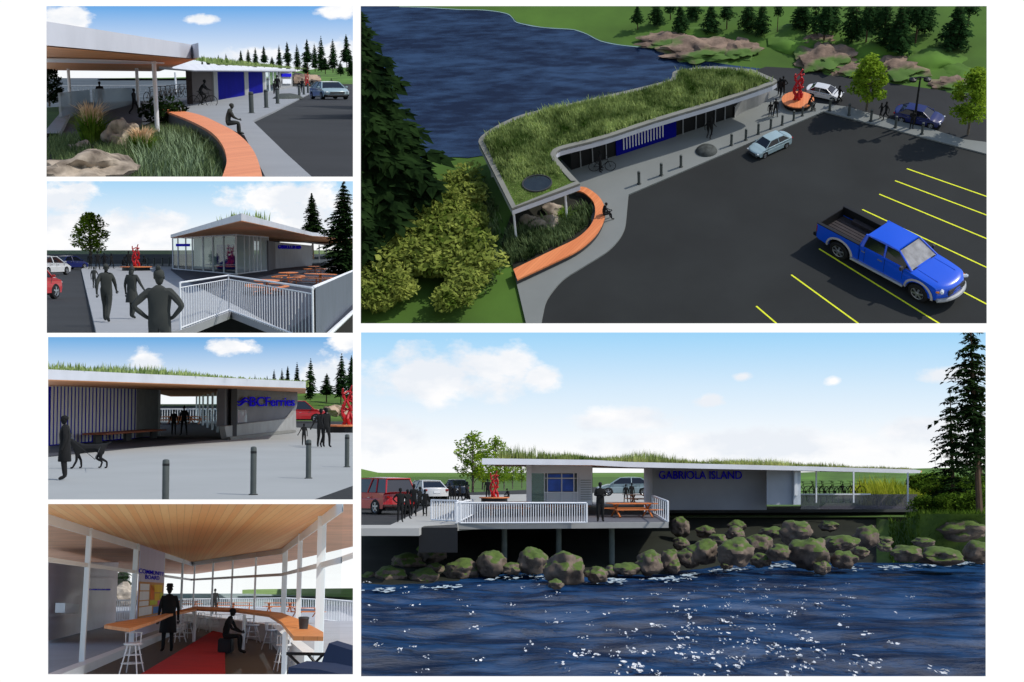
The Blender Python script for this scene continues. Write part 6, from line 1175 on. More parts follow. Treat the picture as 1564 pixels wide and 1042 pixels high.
# outside: grey wall at the left with sign line, railing, tables, firs
ow = thing(P, P.at(100, 950, 60), 'lettered_wall', 'grey outside wall with a thin line of blue lettering seen through the left windows', 'wall')
W0, W1 = P.g(*c4(20, 690)), P.g(*c4(372, 600)); b = MB(); wallq(P, b, W0, W1, 66, c4(370, 0)[0], c4(0, 300)[1], c4(0, 300)[1], 0, .3); b.build('wall', mat('violet grey wall', rgb(226, 222, 230), .8, .05, .5), ow)
a, c = P.seg(W0, W1, c4(228, 0)[0]), P.seg(W0, W1, c4(333, 0)[0]); a.z = c.z = P.vert(a, c4(0, 437)[1]); put_text(P, 'GABRIOLA ISLAND', a, c, ow, M['letter'], 'lettering', .02, .01, hh=P.vert(a, c4(0, 428)[1]) - a.z)
b = MB(); wallq(P, b, W0, W1, 66, c4(98, 0)[0], c4(0, 498)[1], c4(0, 505)[1], 0, .3, .6, yb=(c4(0, 545)[1], c4(0, 550)[1])); b.build('white_ledge', wm, ow)
def railing4(x0, x1, y0t, y1t, y0b, y1b, Y, n_, lb, lean=0):
    r = thing(P, P.at((x0 + x1) / 2, y0b, Y), 'railing', lb, 'railing', 'white railings around the deck'); a, c = P.at(x0, y0t, Y), P.at(x1, y1t, Y + lean); a2, c2_ = P.at(x0, y0b, Y), P.at(x1, y1b, Y + lean)
    b = MB(); b.path([a, c], .04, 5); b.path([a2, c2_], .03, 5); b.build('rail', M['white'], r); b = MB()
    for k in range(n_): t = k / (n_ - 1); b.tube(a2.lerp(c2_, t), a.lerp(c, t), .022, n=4)
    b.build('balusters', M['white'], r)
railing4(*c4(1385, 0)[:1], 545, *[c4(0, y)[1] for y in (478, 492, 580, 598)], 75, 22, 'white railing at the far right outside the indoor view')
railing4(c4(660, 0)[0], c4(1190, 0)[0], *[c4(0, y)[1] for y in (480, 474, 525, 520)], 110, 60, 'long white railing beyond the middle windows')
railing4(c4(1200, 0)[0], c4(1345, 0)[0], *[c4(0, y)[1] for y in (474, 480, 520, 528)], 90, 14, 'white railing between the right window posts')
railing4(c4(365, 0)[0], c4(440, 0)[0], *[c4(0, y)[1] for y in (485, 485, 585, 580)], 70, 10, 'white railing seen left of the notice panel')
for k, (x, y) in enumerate(((725, 500), (905, 508), (985, 508), (1170, 520), (1300, 545))): a = P.at(*c4(x, y + 22), 95 if k < 3 else 70); inst('picnic', make_picnic, P, a, ordl(k) + ' orange picnic table from the left outside the waiting room windows', .1 * k, 1, 'picnic tables on the decks', sc3=(.9, 1.3, .62))
tree_at(P, ('fir', 1, 'needles'), None, c4(402, 0)[0], c4(0, 500)[1], c4(0, 250)[1], 14, 'dark fir outside, left of the notice panel in the indoor view', 'trees', 0, Y=150)
b = MB(); b.blob((0, 0, 0), (1.6, 2, 1.2), 5, .3, 3); a = P.at(*c4(405, 462), 140); o = b.build('boulder', M['rock'], P=P, base=(0, 0, 0)); o.matrix_world = place(P, a); OWN[o.name] = (P, a); tag(o, 'pale boulder outside under the fir in the indoor view', 'boulder')
# ================================================================ WATERFRONT VIEW (lower right)
P = BR; setP(P, 2.2); G = P.g; WZ = -2.2
sky_panel(P, 3000, skymat('sky waterfront', P, 3000, rgb(160, 214, 250), P.at(1000, 505, 3000).z, rgb(253, 254, 255),
    [(740, 560, 90, 38), (660, 575, 120, 44), (830, 575, 36, 22), (590, 660, 70, 30), (940, 640, 90, 20), (1090, 610, 28, 12), (1140, 573, 18, 9), (1130, 680, 240, 24), (1280, 580, 16, 9), (1440, 660, 100, 24), (1460, 570, 50, 16)], 9, zl=.16))
sea = watermat('harbour water', rgb(10, 32, 62), rgb(32, 70, 112), .14, 0, .14, (.6, .7, 1), 1.5, bstr=1.0)
def sh_y(px):   # shoreline row in the picture
    pts = [(545, 899), (600, 897), (700, 893), (760, 880), (820, 876), (860, 890), (960, 882), (1020, 882), (1100, 868), (1200, 860), (1300, 865), (1400, 862), (1515, 855)]
    for i in range(len(pts) - 1):
        if pts[i][0] <= px <= pts[i + 1][0]: t = (px - pts[i][0]) / (pts[i + 1][0] - pts[i][0]); return pts[i][1] + (pts[i + 1][1] - pts[i][1]) * t
    return 880
b = MB()
def wf(u, v):
    px = 540 + 980 * u; y0 = 846; py = y0 + (1045 - y0) * v; p = P.g(px, py, WZ)
    q = V((p.x * .3 + p.y * .05, p.y * .34 - p.x * .06, 0)); w = noise.noise(q) * .34 + noise.noise(q * 2.3 + V((9, 0, 0))) * .16 + noise.noise(V((p.x * .12 + p.y * .012, p.y * .05, 4))) * .3
    return V((p.x, p.y, WZ + w * .5 * min(1, .25 + v * 2)))
b.grid(wf, 330, 210); tag(b.build('water', sea, P=P, base=(0, 0, 0), smooth=True), kind='structure')
# white flecks standing in for sun glints on the wave tops
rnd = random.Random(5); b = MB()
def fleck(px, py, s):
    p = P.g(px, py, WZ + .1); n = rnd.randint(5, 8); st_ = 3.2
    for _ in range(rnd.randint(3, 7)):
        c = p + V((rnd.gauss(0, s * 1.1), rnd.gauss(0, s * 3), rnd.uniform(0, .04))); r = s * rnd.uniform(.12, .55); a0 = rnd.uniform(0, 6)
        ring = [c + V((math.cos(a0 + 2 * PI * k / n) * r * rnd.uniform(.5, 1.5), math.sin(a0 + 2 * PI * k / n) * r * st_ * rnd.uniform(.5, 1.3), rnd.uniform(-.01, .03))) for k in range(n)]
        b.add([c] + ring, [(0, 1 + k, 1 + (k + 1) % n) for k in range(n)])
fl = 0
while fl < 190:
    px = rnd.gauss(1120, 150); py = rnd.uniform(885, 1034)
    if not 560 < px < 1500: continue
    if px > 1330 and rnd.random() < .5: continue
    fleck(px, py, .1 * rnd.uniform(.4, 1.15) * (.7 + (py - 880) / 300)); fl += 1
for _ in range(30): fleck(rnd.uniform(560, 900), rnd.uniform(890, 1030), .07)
tag(b.build('glint_flecks', mat('painted glints', rgb(216, 224, 232), .5, .35, 3, col2=(1, 1, 1, 1)), P=P, base=(0, 0, 0)), 'scattered white flecks drawn as sun glints on the dark harbour water', 'foam', kind='stuff')
b = MB()
for i in range(420):
    px = rnd.uniform(552, 1505); py = sh_y(px) + abs(rnd.gauss(0, 2.6)) + rnd.uniform(-1, 2); p = P.g(px, py, WZ + .12); r = rnd.uniform(.04, .15); n = 6
    if noise.noise(V((px * .02, 5, 0))) < -.12: continue
    b.add([p] + [p + V((math.cos(k) * r * rnd.uniform(.6, 1.8), math.sin(k) * r * 2, rnd.uniform(-.02, .02))) for k in range(n)], [(0, 1 + k, 1 + (k + 1) % n) for k in range(n)])
tag(b.build('shore_foam', mat('shore foam', rgb(170, 186, 194), .8, .2, 2), P=P, base=(0, 0, 0)), 'broken white foam where the water meets the boulders', 'foam', kind='stuff')
# land
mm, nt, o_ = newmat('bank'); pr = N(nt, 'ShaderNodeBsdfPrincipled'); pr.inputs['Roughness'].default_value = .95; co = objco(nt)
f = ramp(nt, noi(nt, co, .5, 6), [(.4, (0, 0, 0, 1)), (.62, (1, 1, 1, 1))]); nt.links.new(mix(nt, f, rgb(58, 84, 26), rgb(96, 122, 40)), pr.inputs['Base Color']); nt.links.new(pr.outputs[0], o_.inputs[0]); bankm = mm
b = MB()
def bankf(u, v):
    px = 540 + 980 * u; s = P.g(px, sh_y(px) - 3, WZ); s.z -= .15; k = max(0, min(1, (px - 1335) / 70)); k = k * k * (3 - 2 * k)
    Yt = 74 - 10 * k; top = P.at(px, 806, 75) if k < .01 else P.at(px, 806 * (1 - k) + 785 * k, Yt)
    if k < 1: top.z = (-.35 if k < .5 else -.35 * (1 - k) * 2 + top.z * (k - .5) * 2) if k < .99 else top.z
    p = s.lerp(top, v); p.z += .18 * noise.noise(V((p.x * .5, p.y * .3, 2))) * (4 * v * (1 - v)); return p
b.grid(lambda u, v: bankf(u * .815, v), 130, 18); tag(b.build('bank', mat('bank painted shade', rgb(26, 30, 18), .95, .3, .8, .5, 5), P=P, smooth=True), kind='structure')  # dark colour paints in the shade below deck and building
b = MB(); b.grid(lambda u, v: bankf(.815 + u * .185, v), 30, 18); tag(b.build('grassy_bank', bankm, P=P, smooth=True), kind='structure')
b = MB(); b.grid(lambda u, v: P.at(622 + 62 * u + (14 - 14 * u) * v * 0, 868 - (42 * math.sin(PI * u) ** .8) * v, 60 + 3 * v), 14, 8); tag(b.build('mossy_slope', bankm, P=P, smooth=True), kind='structure')
tag(MB().sheet([P.g(x, y, -.3) for x, y in ((545, 726), (1515, 726), (1515, 790), (545, 790))]).build('ground', M['lawn'], P=P), kind='structure')
b = MB(); b.grid(lambda u, v: P.at(545 + 965 * u, 722.3 - (7.5 * max(0, 1 - u / .035) if u < .035 else 0) + 40 * v, 900 - 760 * v), 120, 3); tag(b.build('meadow', mat('distant meadow', rgb(92, 126, 50), .95, .25, .02), P=P), kind='structure')
b = MB(); b.grid(lambda u, v: P.at(1215 + 300 * u, 722 - 3 * math.sin(PI * min(1, u * 1.1)) - 10 * u * u + 45 * v, 190 - 60 * v), 40, 4); tag(b.build('hill', M['hill'], P=P, smooth=True), kind='structure')
b = MB(); rb = random.Random(8)
for _ in range(2600):
    p = bankf(.835 + .16 * rb.random(), rb.random()); a = rb.uniform(0, 6.28); w_ = V((math.cos(a), math.sin(a), 0)) * .03; h_ = rb.uniform(.12, .4); l_ = V((rb.uniform(-.15, .15), rb.uniform(-.15, .15), h_)); b.add([p - w_, p + w_, p + l_], [(0, 1, 2)])
tag(b.build('bank_grass', leafmat('bank grass', rgb(58, 86, 26), rgb(112, 134, 52), .6, .3), P=P), 'short rough grass on the bank below the firs at the right', 'grass', kind='stuff')
# road, pavements, deck
tag(MB().sheet([P.g(x, y, -.02) for x, y in ((545, 760), (900, 744), (1000, 744), (1000, 756), (700, 772), (640, 790), (598, 806), (545, 806))]).build('road', M['asphalt'], P=P), kind='structure')
tag(MB().prism([P.g(x, y, 0) for x, y in ((545, 802), (596, 802), (690, 757), (960, 752), (996, 752), (996, 783), (700, 800), (648, 803), (640, 807), (545, 807))], -.3).build('pavement', mat('pale pavement', rgb(170, 170, 166), .8, .06, .3), P=P), kind='structure')
dk = thing(P, P.g(860, 799), 'boardwalk_deck', 'pale edged deck on round piers standing over the dark bank', 'deck')
MB().prism([P.g(x, y, .012) for x, y in ((700, 799), (1020, 797), (1014, 770), (800, 766), (705, 770))], -.02).build('deck_floor', mat('deck boards grey', rgb(92, 92, 98), .8, .1, .6), dk)
b = MB(); b.prism([P.g(x, y, 0) for x, y in ((700, 800), (1021, 798), (1021, 793), (700, 794))], -.24); b.build('edge_beam', M['concrete'], dk)
for x in (770, 855, 938): b = MB(); a = P.g(x, 798); b.lathe(V((a.x, a.y + 1.5, 0)), [(.13, -2.1), (.13, -.24)], 14); b.build('pier', mat('weathered pier', rgb(110, 118, 112), .85, .25, 2), dk)
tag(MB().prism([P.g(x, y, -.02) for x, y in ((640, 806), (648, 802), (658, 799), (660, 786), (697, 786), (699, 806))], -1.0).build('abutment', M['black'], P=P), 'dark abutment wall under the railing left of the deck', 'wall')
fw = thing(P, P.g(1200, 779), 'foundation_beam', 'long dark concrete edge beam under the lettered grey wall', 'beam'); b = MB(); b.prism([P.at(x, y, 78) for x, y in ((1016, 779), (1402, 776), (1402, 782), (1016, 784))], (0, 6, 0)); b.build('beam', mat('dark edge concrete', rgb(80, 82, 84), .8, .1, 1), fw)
rwl = MB().prism([P.at(x, y, 78.6) for x, y in ((1010, 783), (1406, 781), (1396, 800), (1330, 818), (1010, 822))], (0, .4, 0)).build('void_infill', mat('black void infill', rgb(30, 32, 30), .9, .2, 1), P=P); tag(rwl, 'added dark slab standing in for the void behind the boulders under the lettered wall', 'wall')  # black slab added for the dark void under the building
# building
bt = thing(P, P.g(1000, 778), 'ferry_shelter', 'long low waterfront building with planted roof and blue place name on its grey wall', 'building', 'renderings of the ferry shelter')
YL, YR = 62, 76
yy = lambda px: YL + (YR - YL) * (px - 736) / 672.0
top_ = [(736, 700), (904, 702.5), (960, 705.5), (1240, 712.6), (1400, 717.4), (1409, 719)]; bot_ = [(1407, 722.6), (1390, 723), (1240, 719.2), (960, 713.6), (904, 710.6), (736, 709.6)]
F0, F1 = P.at(736, 705, YL), P.at(1408, 720, YR)
def fp(x, y): p = P.seg(F0, F1, x); p.z = P.vert(p, y); return p
fr_ = [fp(x, y) for x, y in top_ + bot_]; MB().prism(fr_, (0, .15, 0)).build('roof_fascia', M['fascia'], bt)
b = MB(); q = [P.at(736, 706, YL + .16), P.at(1408, 721.5, YR + .16)]; zl, zr = fp(737, 708.2).z, fp(1407, 721.6).z
b.add([V((q[0].x, q[0].y, zl)), V((q[1].x, q[1].y, zr)), V((q[1].x + 2, q[1].y + 20, zr)), V((q[0].x + .5, q[0].y + 26, zl))] + [V((q[0].x, q[0].y, zl + .2)), V((q[1].x, q[1].y, zr + .1)), V((q[1].x + 2, q[1].y + 20, zr + .1)), V((q[0].x + .5, q[0].y + 26, zl + .2))], [(0, 3, 2, 1), (4, 5, 6, 7), (0, 1, 5, 4), (1, 2, 6, 5), (2, 3, 7, 6), (3, 0, 4, 7)]); b.build('roof_slab', M['soffit'], bt)
def bw(x0, x1, y0, y1, Y0, Y1=None, nm='wall', m=None, th=.2, par=bt): Y1 = Y1 or Y0; b = MB(); b.prism([P.at(x0, y1, Y0), P.at(x1, y1, Y1), P.at(x1, y0, Y1), P.at(x0, y0, Y0)], (0, th, 0)); return b.build(nm, m or M['white'], par)
grw = mat('grey rendered wall', rgb(158, 160, 168), .75, .1, .35)
bw(996, 1171, 714, 779, 74, nm='lettered_wall', m=grw, th=.4); bw(984, 996.5, 713, 783, 68, 73, nm='white_fin_wall', m=mat('pale fin wall', rgb(190, 192, 204), .6, .05, 1), th=.2)  # fin wall has an even off-white tone
a, c = P.at(1006.5, 731.5, 73.9), P.at(1133, 731.5, 73.9); put_text(P, 'GABRIOLA ISLAND', a, c, bt, M['letter'], 'lettering', .04, .008, hh=P.at(1006, 719.5, 73.9).z - a.z)
bw(1171, 1212, 717, 771, 72.5, nm='pale_box_wall', m=mat('pale box wall', rgb(176, 182, 192), .6, .06, 1)); bw(1212, 1223, 716.5, 771, 72.2, nm='pillar', m=mat('bright pillar', rgb(198, 206, 214), .5, .15, 3), th=.5); bw(1213.5, 1218, 720, 757, 72.1, nm='pillar_light_slot', m=M['white'], th=.1)
# waiting room: walls with see-through window
wmx = mat('waiting room wall', rgb(214, 218, 222), .65, .06, .8)
bw(804, 812, 710, 775, 69, nm='corner_pillar', m=M['white']); bw(812, 904.5, 710, 723, 69.2, nm='wall', m=wmx); bw(883, 904.5, 723, 771, 69.2, nm='wall', m=wmx); bw(812, 831, 723, 768, 69.2, nm='green_glass', m=glassmat('greenish glass', (.62, .78, .70, 1), .08, .35, rgb(120, 150, 136)), th=.03)
bpm = mat('opaque blue pane', rgb(70, 112, 214), .5, .35, .9); bw(831, 883, 752, 769, 69.2, nm='wall', m=wmx)  # panes get a flat blue, varied at random
bw(837, 856.5, 724.5, 729.5, 69.6, nm='blue_pane', m=bpm, th=.04); bw(858.5, 875.5, 724.5, 729.5, 69.6, nm='blue_pane', m=bpm, th=.04); bw(837, 856.5, 732, 750.5, 69.6, nm='blue_pane', m=bpm, th=.04); bw(858.5, 875.5, 732, 750.5, 69.6, nm='blue_pane', m=bpm, th=.04); bw(806, 905, 712, 772, 80, nm='back_wall', m=mat('pale back wall', rgb(140, 150, 156), .7, .1, .5))  # back wall has its own pale grey tone
for x in (831, 835.5, 857.5, 876, 881.5): bw(x, x + 1.2, 723, 768, 69.1, nm='mullion', m=M['white'], th=.12)
bw(831, 883, 730, 731.2, 69.08, nm='transom', m=M['white'], th=.1); bw(831, 883, 751.5, 753, 69.08, nm='transom', m=M['white'], th=.1)
for k in range(9): bw(887, 903, 733 + k * 3.6, 734.2 + k * 3.6, 69.0, nm='louvre', m=M['steel'], th=.1)
bw(906, 1016, 709.6, 712.5, 69, nm='lintel', m=M['black'], th=.3)
# open part at the right: posts and low walls
for x, y0, y1 in ((1247, 719, 768), (1304, 720, 768), (1387, 722, 770)): bw(x - 1, x + 1, y0, y1, 73, nm='post', m=M['white'], th=.1)
bw(1223, 1401, 755, 778, 74.2, nm='translucent_balustrade', m=glassmat('smoked balustrade', (.62, .62, .66, 1), .06, .45, rgb(128, 126, 136)), th=.05); bw(1223, 1330, 754, 756, 74, nm='rail', m=M['white'], th=.08)
for k in range(11): bw(1226 + k * 9, 1227.4 + k * 9, 757, 768, 76.5, nm='bike_rack_bar', m=M['steel'], th=.05)
for k in range(6): bike(P, P.at(1232 + k * 15, 759, 79), .1 * k, ordl(k) + ' parked bicycle from the left under the open end of the waterfront roof', .95)
# roof planting
rp = [(fp(x, 700).x * (1 + o / 70), fp(x, 700).y + o) for x, o in ((760, .4), (1395, .4), (1380, 9), (800, 9))]
def zroof(x, y): t = (x - P.at(736, 700, YL).x) / (P.at(1408, 700, YR).x - P.at(736, 700, YL).x); return P.at(736, 700, YL).z * (1 - t) + P.at(1408, 719, YR).z * t
def hbr(x, y): t = (x + 1.4) / 23; return max(.32, (1.15 - .7 * max(0, t)) * (.75 + .8 * noise.noise(V((x * .35, y * .2, 7)))))
tag(blades(rp, 6500, .62, .018, 0, 33, .3, 4, .12, zf=lambda x, y: zroof(x, y) - .05, hf=hbr).build('roof_grasses', M['roofgrass'], P=P), 'green and straw coloured grasses all along the roof edge of the waterfront view', 'grass', kind='stuff')
# railings
def rail_br(pts, n, lb, ytop, ybot, Ys, r=.028):
    t = thing(P, P.at(pts[0], ybot[0], Ys[0]), 'railing', lb, 'railing', 'railings of the waterfront deck'); a, c, a2, c2_ = P.at(pts[0], ytop[0], Ys[0]), P.at(pts[1], ytop[1], Ys[1]), P.at(pts[0], ybot[0], Ys[0]), P.at(pts[1], ybot[1], Ys[1])
    b = MB(); b.path([a, c], .045, 6); b.build('handrail', M['white'], t); b = MB(); b.path([a2, c2_], .035, 6); b.build('bottom_rail', M['white'], t)
    for k in range(n + 1): b = MB(); q = k / n; b.tube(a2.lerp(c2_, q), a.lerp(c, q), r if 0 < k < n else .05, n=5); b.build('baluster' if 0 < k < n else 'post', M['white'], t)
rail_br((703, 896), 52, 'long white baluster railing along the front of the deck', (768, 768.5), (799, 798), (57.2, 57.6), .02)
rail_br((659, 699), 10, 'short railing on the abutment left of the deck', (764, 765), (794, 796), (60, 58.5)); rail_br((697, 722), 7, 'short return railing with thick post at the left end of the deck', (768, 764), (799, 786), (57, 64))
rail_br((996, 1020), 8, 'sloping side railing at the right end of the deck', (757, 766), (782, 797), (70, 57.4), .02)
# trees on the left, firs on the right
kk = ('broad', 3)
for k, (x, yb, t, w) in enumerate(((722, 752, 664, 33), (757, 750, 671, 27), (770, 748, 696, 17), (783, 747, 698, 14), (797, 746, 700, 12), (737, 748, 690, 22))):
    a = P.at(x, yb, 100 + 9 * k); h = P.vert(a, t) - a.z; r = w / P.ppm(a); inst(kk, lambda: make_broadleaf(17, 6, 2, 22, 62, .2, 'leaf', stem=.26), P, a, ordl(k) + ' deciduous tree counted from the largest, left of the waterfront building', k * 1.1, 1, 'street trees behind the waterfront deck', sc3=(r / 2, r / 2, h / 6))
for k, (x, yb, t, w, Y, bare, lb) in enumerate(((1497, 800, 478, 72, 66, .3, 'tallest dark fir with bare lower trunk at the right border of the waterfront view'), (1457, 795, 597, 52, 72, .1, 'smaller dark fir left of the tall one in the waterfront view'), (1502, 800, 640, 55, 80, .05, 'dark bushy fir behind the tall trunk at the right border'))):
    a = P.at(x, yb, Y); h = P.vert(a, t) - a.z; r = w / P.ppm(a); inst(('firbr', k), lambda k=k, bare=bare: make_conifer(200 + k, 'needles_dark', whorls=(18, 14, 15)[k], nb=9, sprays=7, bare=bare, lush=.66, droop=.45), P, a, lb, k, 1, 'firs in the waterfront view', sc3=(r / 2.3, r / 2.3, h / 10))
# ferns, shrubs on the right
gp = [(P.at(x, 750, Y).x, Y) for x, Y in ((1335, 84), (1445, 84), (1450, 130), (1300, 130))]
tag(blades(gp, 1600, 1.75, .05, -.2, 41, .5, 5, .3, hf=lambda x, y: .8 + 1.1 * noise.noise(V((x * .3, y * .1, 1)))).build('tall_grass', leafmat('sunny reeds', rgb(110, 130, 30), rgb(196, 196, 70), .4, .4), P=P), 'sunny yellow green reeds and ferns behind the right end of the building', 'reeds', kind='stuff')
for k, (x, y, Y, s) in enumerate(((1425, 790, 70, 1.0), (1462, 788, 71, 1.1), (1490, 785, 69, 1.1), (1440, 768, 80, 1.1), (1478, 762, 78, 1.2), (1412, 752, 95, 1.2))): inst(('shrubd', k % 2), lambda k=k: make_shrub(60 + k, 1.4, 1.1, 12, 190, .11, 'leaf_dark'), P, P.at(x, y, Y), ordl(k) + ' dark leafy shrub of the clump below the firs, counted from the front left', k, s, 'shrubs below the firs in the waterfront view')
tag(blades([(P.at(x, 790, Y).x, Y) for x, Y in ((1385, 66), (1510, 64), (1510, 72), (1400, 74))], 500, .4, .03, -.15, 43, .6, 4, .2, zf=lambda x, y: P.at(1450, 790, y).z).build('ground_cover', M['leaf_dark'], P=P), 'low ground cover along the top of the grassy bank at the right', 'ground cover', kind='stuff')
# boulders
mm, nt, o_ = newmat('mossy boulder'); pr = N(nt, 'ShaderNodeBsdfPrincipled'); pr.inputs['Roughness'].default_value = .9; co = objco(nt); ge = N(nt, 'ShaderNodeNewGeometry'); sx = N(nt, 'ShaderNodeSeparateXYZ'); nt.links.new(ge.outputs['Normal'], sx.inputs[0])
stn = mix(nt, ramp(nt, noi(nt, co, 1.6, 7, .65), [(.3, (0, 0, 0, 1)), (.7, (1, 1, 1, 1))]), rgb(58, 50, 44), rgb(128, 112, 98)); ms = ramp(nt, mth(nt, 'ADD', sx.outputs[2], mth(nt, 'MULTIPLY', mth(nt, 'SUBTRACT', noi(nt, co, 2.5, 5), .5), 1.1)), [(.62, (0, 0, 0, 1)), (.8, (1, 1, 1, 1))])
nt.links.new(mix(nt, ms, stn, mix(nt, noi(nt, co, 6, 3), rgb(44, 62, 20), rgb(94, 116, 42))), pr.inputs['Base Color']); bp = N(nt, 'ShaderNodeBump'); bp.inputs['Strength'].default_value = .7; nt.links.new(noi(nt, co, 4, 6), bp.inputs['Height']); nt.links.new(bp.outputs[0], pr.inputs['Normal']); nt.links.new(pr.outputs[0], o_.inputs[0]); moss = mm
z7 = lambda x, y, w, h: (545 + x * .3101, 780 + y * .3103, w * .3101, h * .3103); z8 = lambda x, y, w, h: (1020 + x * .3197, 780 + y * .3198, w * .3197, h * .3198)
rk = [z7(*q) for q in ((165, 330, 150, 95), (245, 262, 170, 90), (330, 330, 150, 80), (520, 295, 165, 95), (385, 290, 90, 60), (660, 262, 150, 120), (860, 250, 140, 110), (1025, 285, 185, 145), (1180, 318, 105, 70), (980, 362, 75, 45), (1330, 290, 130, 60), (1440, 262, 130, 110), (370, 225, 130, 100), (925, 285, 60, 50), (60, 340, 110, 70), (760, 285, 100, 60), (1250, 300, 80, 50), (1540, 250, 90, 100))] + [z8(*q) for q in ((60, 80, 90, 90), (180, 100, 90, 50), (330, 75, 80, 50), (320, 110, 85, 60), (165, 200, 140, 110), (100, 225, 110, 80), (320, 200, 160, 120), (430, 160, 130, 90), (445, 237, 95, 60), (530, 200, 110, 70), (610, 105, 150, 110), (500, 105, 120, 50), (675, 200, 190, 140), (830, 160, 160, 80), (840, 235, 115, 80), (735, 275, 75, 60), (30, 270, 60, 50), (280, 262, 60, 35), (950, 130, 110, 100), (1040, 145, 70, 40), (1035, 175, 65, 40), (240, 140, 90, 55), (65, 160, 80, 55), (1140, 205, 140, 70), (1300, 220, 200, 75), (1220, 150, 100, 40), (1390, 90, 240, 90), (770, 75, 90, 50), (920, 200, 80, 50), (1480, 200, 130, 90), (20, 225, 80, 70))]
rk.sort(key=lambda q: q[0])
for k, (x, y, w, h) in enumerate(rk):
    yb = y + h / 2; t = (sh_y(x) + 6 - yb) / (sh_y(x) - 806 + 6); Y = 54 + 16 * max(0, min(1, t)); 
    if yb > sh_y(x): Y = 4.4 * 2000 / (yb - 722) / 1.0; Y = min(Y, 58)
    c = P.at(x, y, Y); pm = 2000 / Y; b = MB(); b.blob((0, 0, 0), (w / pm * .5, w / pm * .7, h / pm * .54), k + 2, .2, 4, fr=1.25); o = b.build('boulder', moss, P=P, base=(0, 0, -h / pm * .5), smooth=True)
    o.matrix_world = place(P, c); o.data.transform(Matrix.Translation((0, 0, -h / pm * .5))); OWN[o.name] = (P, c)
    tag(o, ordl(k) + ' mossy boulder from the left along the shoreline under the deck', 'boulder', 'mossy boulders on the shore')
# vehicles and people on the left and behind
def caratf(key, mk, x, y, Y, rot, s, lb): return inst(key, mk, P, P.at(x, y, Y), lb, rot, 1, 'cars by the waterfront', sc3=(s, s, s))
caratf('suv_red', None, 574, 785, 72, R(128), 1.12, 'red car with dark windows at the left border of the waterfront view'); caratf('sed_white', None, 650, 768, 90, R(112), 1.05, 'white car behind the red one in the waterfront view')
caratf('sed_dark', lambda: make_car('sedan_car', 'sedan', M['p_dark']), 697, 762, 100, R(95), 1.0, 'dark blue car seen from behind, right of the white one'); caratf('sed_silver', None, 956, 757.5, 98, R(176), .95, 'silver sedan with navy windows seen through the opening')
for x, yb, yt, ps, f, lb in ((611, 798, 746, 'hips', .2, 'black clad person with hands on hips before the red car'), (632, 789, 740, 'stand', 0, 'black clad person between the red and the white car'), (649, 789, 748, 'hold_hand', 0, 'black clad person in front of the white car'), (658, 768, 736, 'stand', .4, 'black clad person standing behind the white car'), (680, 768, 740, 'stand_apart', .2, 'leftmost person of the row at the dark blue car'), (687, 768, 738, 'stand', 0, 'second person of the row at the dark blue car'),
    (702, 770, 740, 'walk', 1, 'person right behind the dark blue car'), (713, 770, 736, 'walk', 1.2, 'person walking right of the dark blue car'), (745, 765, 731, 'stand', 0, 'person standing left of the red sculpture in the waterfront view'), (776, 766, 746, 'sit', -1, 'person sitting right of the red sculpture in the waterfront view'), (956, 768, 740, 'stand_apart', 0, 'left person of the pair before the silver sedan'), (965, 768, 738, 'stand', .3, 'right person of the pair before the silver sedan'),
    (622, 793, 748, 'stand_apart', .5, 'black clad person between the two in front of the red car'), (641, 786, 744, 'walk', 1.0, 'black clad person walking in front of the white car'), (668, 772, 744, 'stand', 0, 'black clad person at the rear corner of the white car'), (694, 769, 742, 'hips', 0, 'third person of the row at the dark blue car, hands on hips'), (1321, 760, 733, 'stand', 0, 'person standing at the balustrade under the open roof end'), (1287, 758, 739, 'stand', 0, 'person among the parked bicycles, waterfront view')):
    at_feet(P, x, yb, yt, lb, ps, f)
a = P.g(917, 797); person(P, a, 'bulky person in dark jacket and pale trousers standing at the deck edge', 'crossed', 0, 1.75, 'person_dark', 'short', bulk=1.25)
tr = MB(); 
for s in (-1, 1): tr.path([a + V((s * .1, -.02, .92)), a + V((s * .11, -.04, .5)), a + V((s * .12, 0, .1))], [.15, .115, .1], 12)
sculpture(P, P.g(755, 767), 'red carved sculpture on its round bench behind the waterfront deck', 'dark based round bench under the sculpture, waterfront view', .8, 0, .95)
for k, (x, y) in enumerate(((775, 787), (865, 784), (985, 771), (965, 790))): inst('picnic', make_picnic, P, P.g(x, y), ('orange picnic table behind the left half of the long railing', 'orange picnic table behind the right half of the long railing', 'picnic table in the opening before the silver sedan', 'picnic table on the deck right of the bulky person')[k], .05 * k, 1, 'picnic tables on the decks', sc3=(1.35, 1.8, .9))
# ================================================================ light, camera, trimming the models at their base edges
cd = bpy.data.cameras.new('camera'); cam = bpy.data.objects.new('camera', cd); COL.objects.link(cam); cam.rotation_euler = (PI / 2, 0, 0)
cd.sensor_width = 36; cd.lens = 36 * F / 1564; cd.clip_start = .1; cd.clip_end = 1e7; SC.camera = cam
EL, AZ = 50, 68      # sun: elevation, and azimuth measured from the viewer's side towards the right
sv = V((math.sin(R(AZ)) * math.cos(R(EL)), -math.cos(R(AZ)) * math.cos(R(EL)), math.sin(R(EL))))
sl = bpy.data.lights.new('sun', 'SUN'); sl.energy = 3.1; sl.angle = R(.5); sl.color = (1, .95, .87); so = bpy.data.objects.new('sun', sl); COL.objects.link(so)
so.rotation_euler = sv.to_track_quat('Z', 'Y').to_euler(); so.location = (0, 0, 50)
w = bpy.data.worlds.new('World'); SC.world = w; w.use_nodes = True; nt = w.node_tree; nt.nodes.clear()
o = nt.nodes.new('ShaderNodeOutputWorld'); bg = nt.nodes.new('ShaderNodeBackground'); sk = nt.nodes.new('ShaderNodeTexSky'); sk.sky_type = 'NISHITA'; sk.sun_disc = False
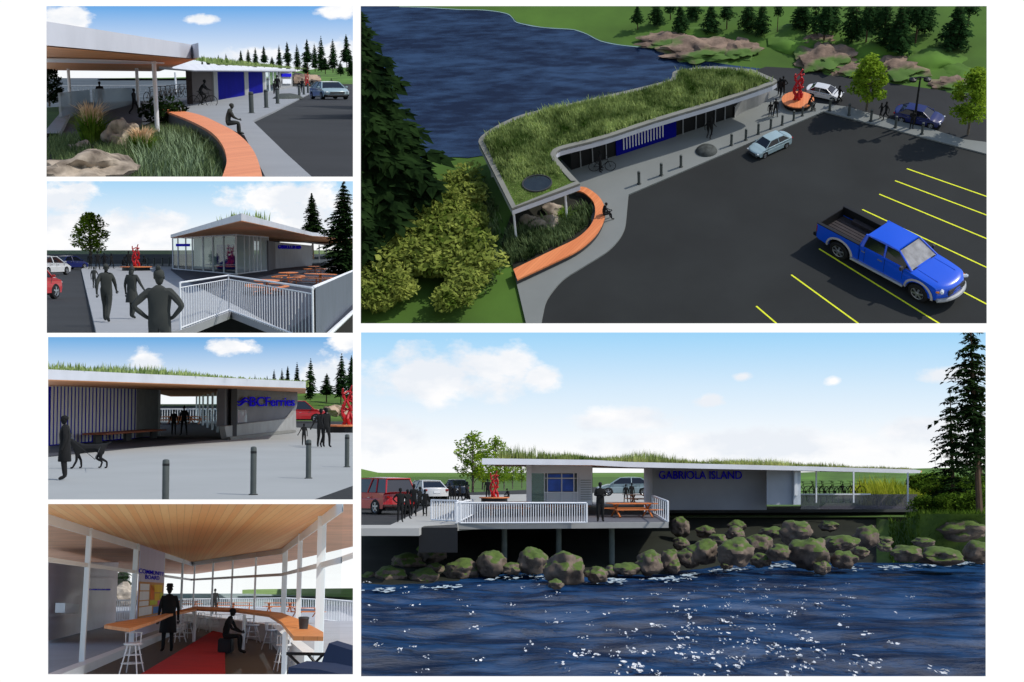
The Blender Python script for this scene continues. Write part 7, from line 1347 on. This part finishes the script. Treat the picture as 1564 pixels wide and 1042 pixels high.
sk.sun_elevation = R(EL); sk.sun_rotation = math.atan2(sv.x, sv.y)
tc = nt.nodes.new('ShaderNodeTexCoord'); spx = nt.nodes.new('ShaderNodeSeparateXYZ'); nt.links.new(tc.outputs['Generated'], spx.inputs[0])
# white page glow added in front, blue sky elsewhere, grey fill glow added below
skc = nt.nodes.new('ShaderNodeVectorMath'); skc.operation = 'SCALE'; skc.inputs[3].default_value = .15; nt.links.new(sk.outputs[0], skc.inputs[0])
fr = ramp(nt, spx.outputs[1], [(.80, (0, 0, 0, 1)), (.885, (1, 1, 1, 1))])
dn = ramp(nt, mth(nt, 'MULTIPLY', spx.outputs[2], -1), [(0, (0, 0, 0, 1)), (.05, (1, 1, 1, 1))])
c = mix(nt, dn, skc.outputs[0], (.46, .47, .48, 1)); c = mix(nt, fr, c, (1.04, 1.04, 1.04, 1))
nt.links.new(c, bg.inputs[0]); bg.inputs[1].default_value = 1; nt.links.new(bg.outputs[0], o.inputs[0])
SC.view_settings.view_transform = 'Standard'; SC.view_settings.look = 'None'; SC.view_settings.exposure = 0; SC.view_settings.gamma = 1
SC.cycles.max_bounces = 8; SC.cycles.transparent_max_bounces = 24; SC.cycles.use_denoising = True
bpy.context.view_layer.update()
def clip(o):
    P = OWN[o.name][0]
    if P is None: return
    x0, y0, x1, y1 = P.rect; k = lambda x: (x - 782) / F; q = lambda y: (521 - y) / F
    pl = [V((1, -k(x0), 0)), V((-1, k(x1), 0)), V((0, q(y0), -1)), V((0, -q(y1), 1))]
    MW = o.matrix_world; M3 = MW.to_3x3().transposed(); t = MW.translation; bb = [V(c) for c in o.bound_box]; need = []
    for n in pl:
        nl = M3 @ n; d = n.dot(t)
        vals = [nl.dot(c) + d for c in bb]
        if min(vals) < 0:
            vs = [nl.dot(v.co) + d for v in o.data.vertices]
            if max(vs) <= 0: return 'out'
            if min(vs) < 0: need.append((nl, d))
    if not need: return
    me = o.data.copy() if o.data.users > 1 else o.data; o.data = me; bm = bmesh.new(); bm.from_mesh(me)
    for nl, d in need:
        L = nl.length; n = nl / L; co = n * (-d / L)
        bmesh.ops.bisect_plane(bm, geom=bm.verts[:] + bm.edges[:] + bm.faces[:], dist=1e-7, plane_co=co, plane_no=n, clear_inner=True, clear_outer=False)
    if not bm.faces: bm.free(); return 'out'
    bm.to_mesh(me); bm.free(); me.update()
dead = []
for o in [x for x in COL.objects if x.type == 'MESH']:
    if clip(o) == 'out': dead.append(o)
while dead:
    for o in dead:
        par = o.parent; ch = list(o.children)
        for c_ in ch: mw = c_.matrix_world.copy(); c_.parent = par; c_.matrix_world = mw
        bpy.data.objects.remove(o)
    dead = [x for x in COL.objects if x.type == 'EMPTY' and not x.children]
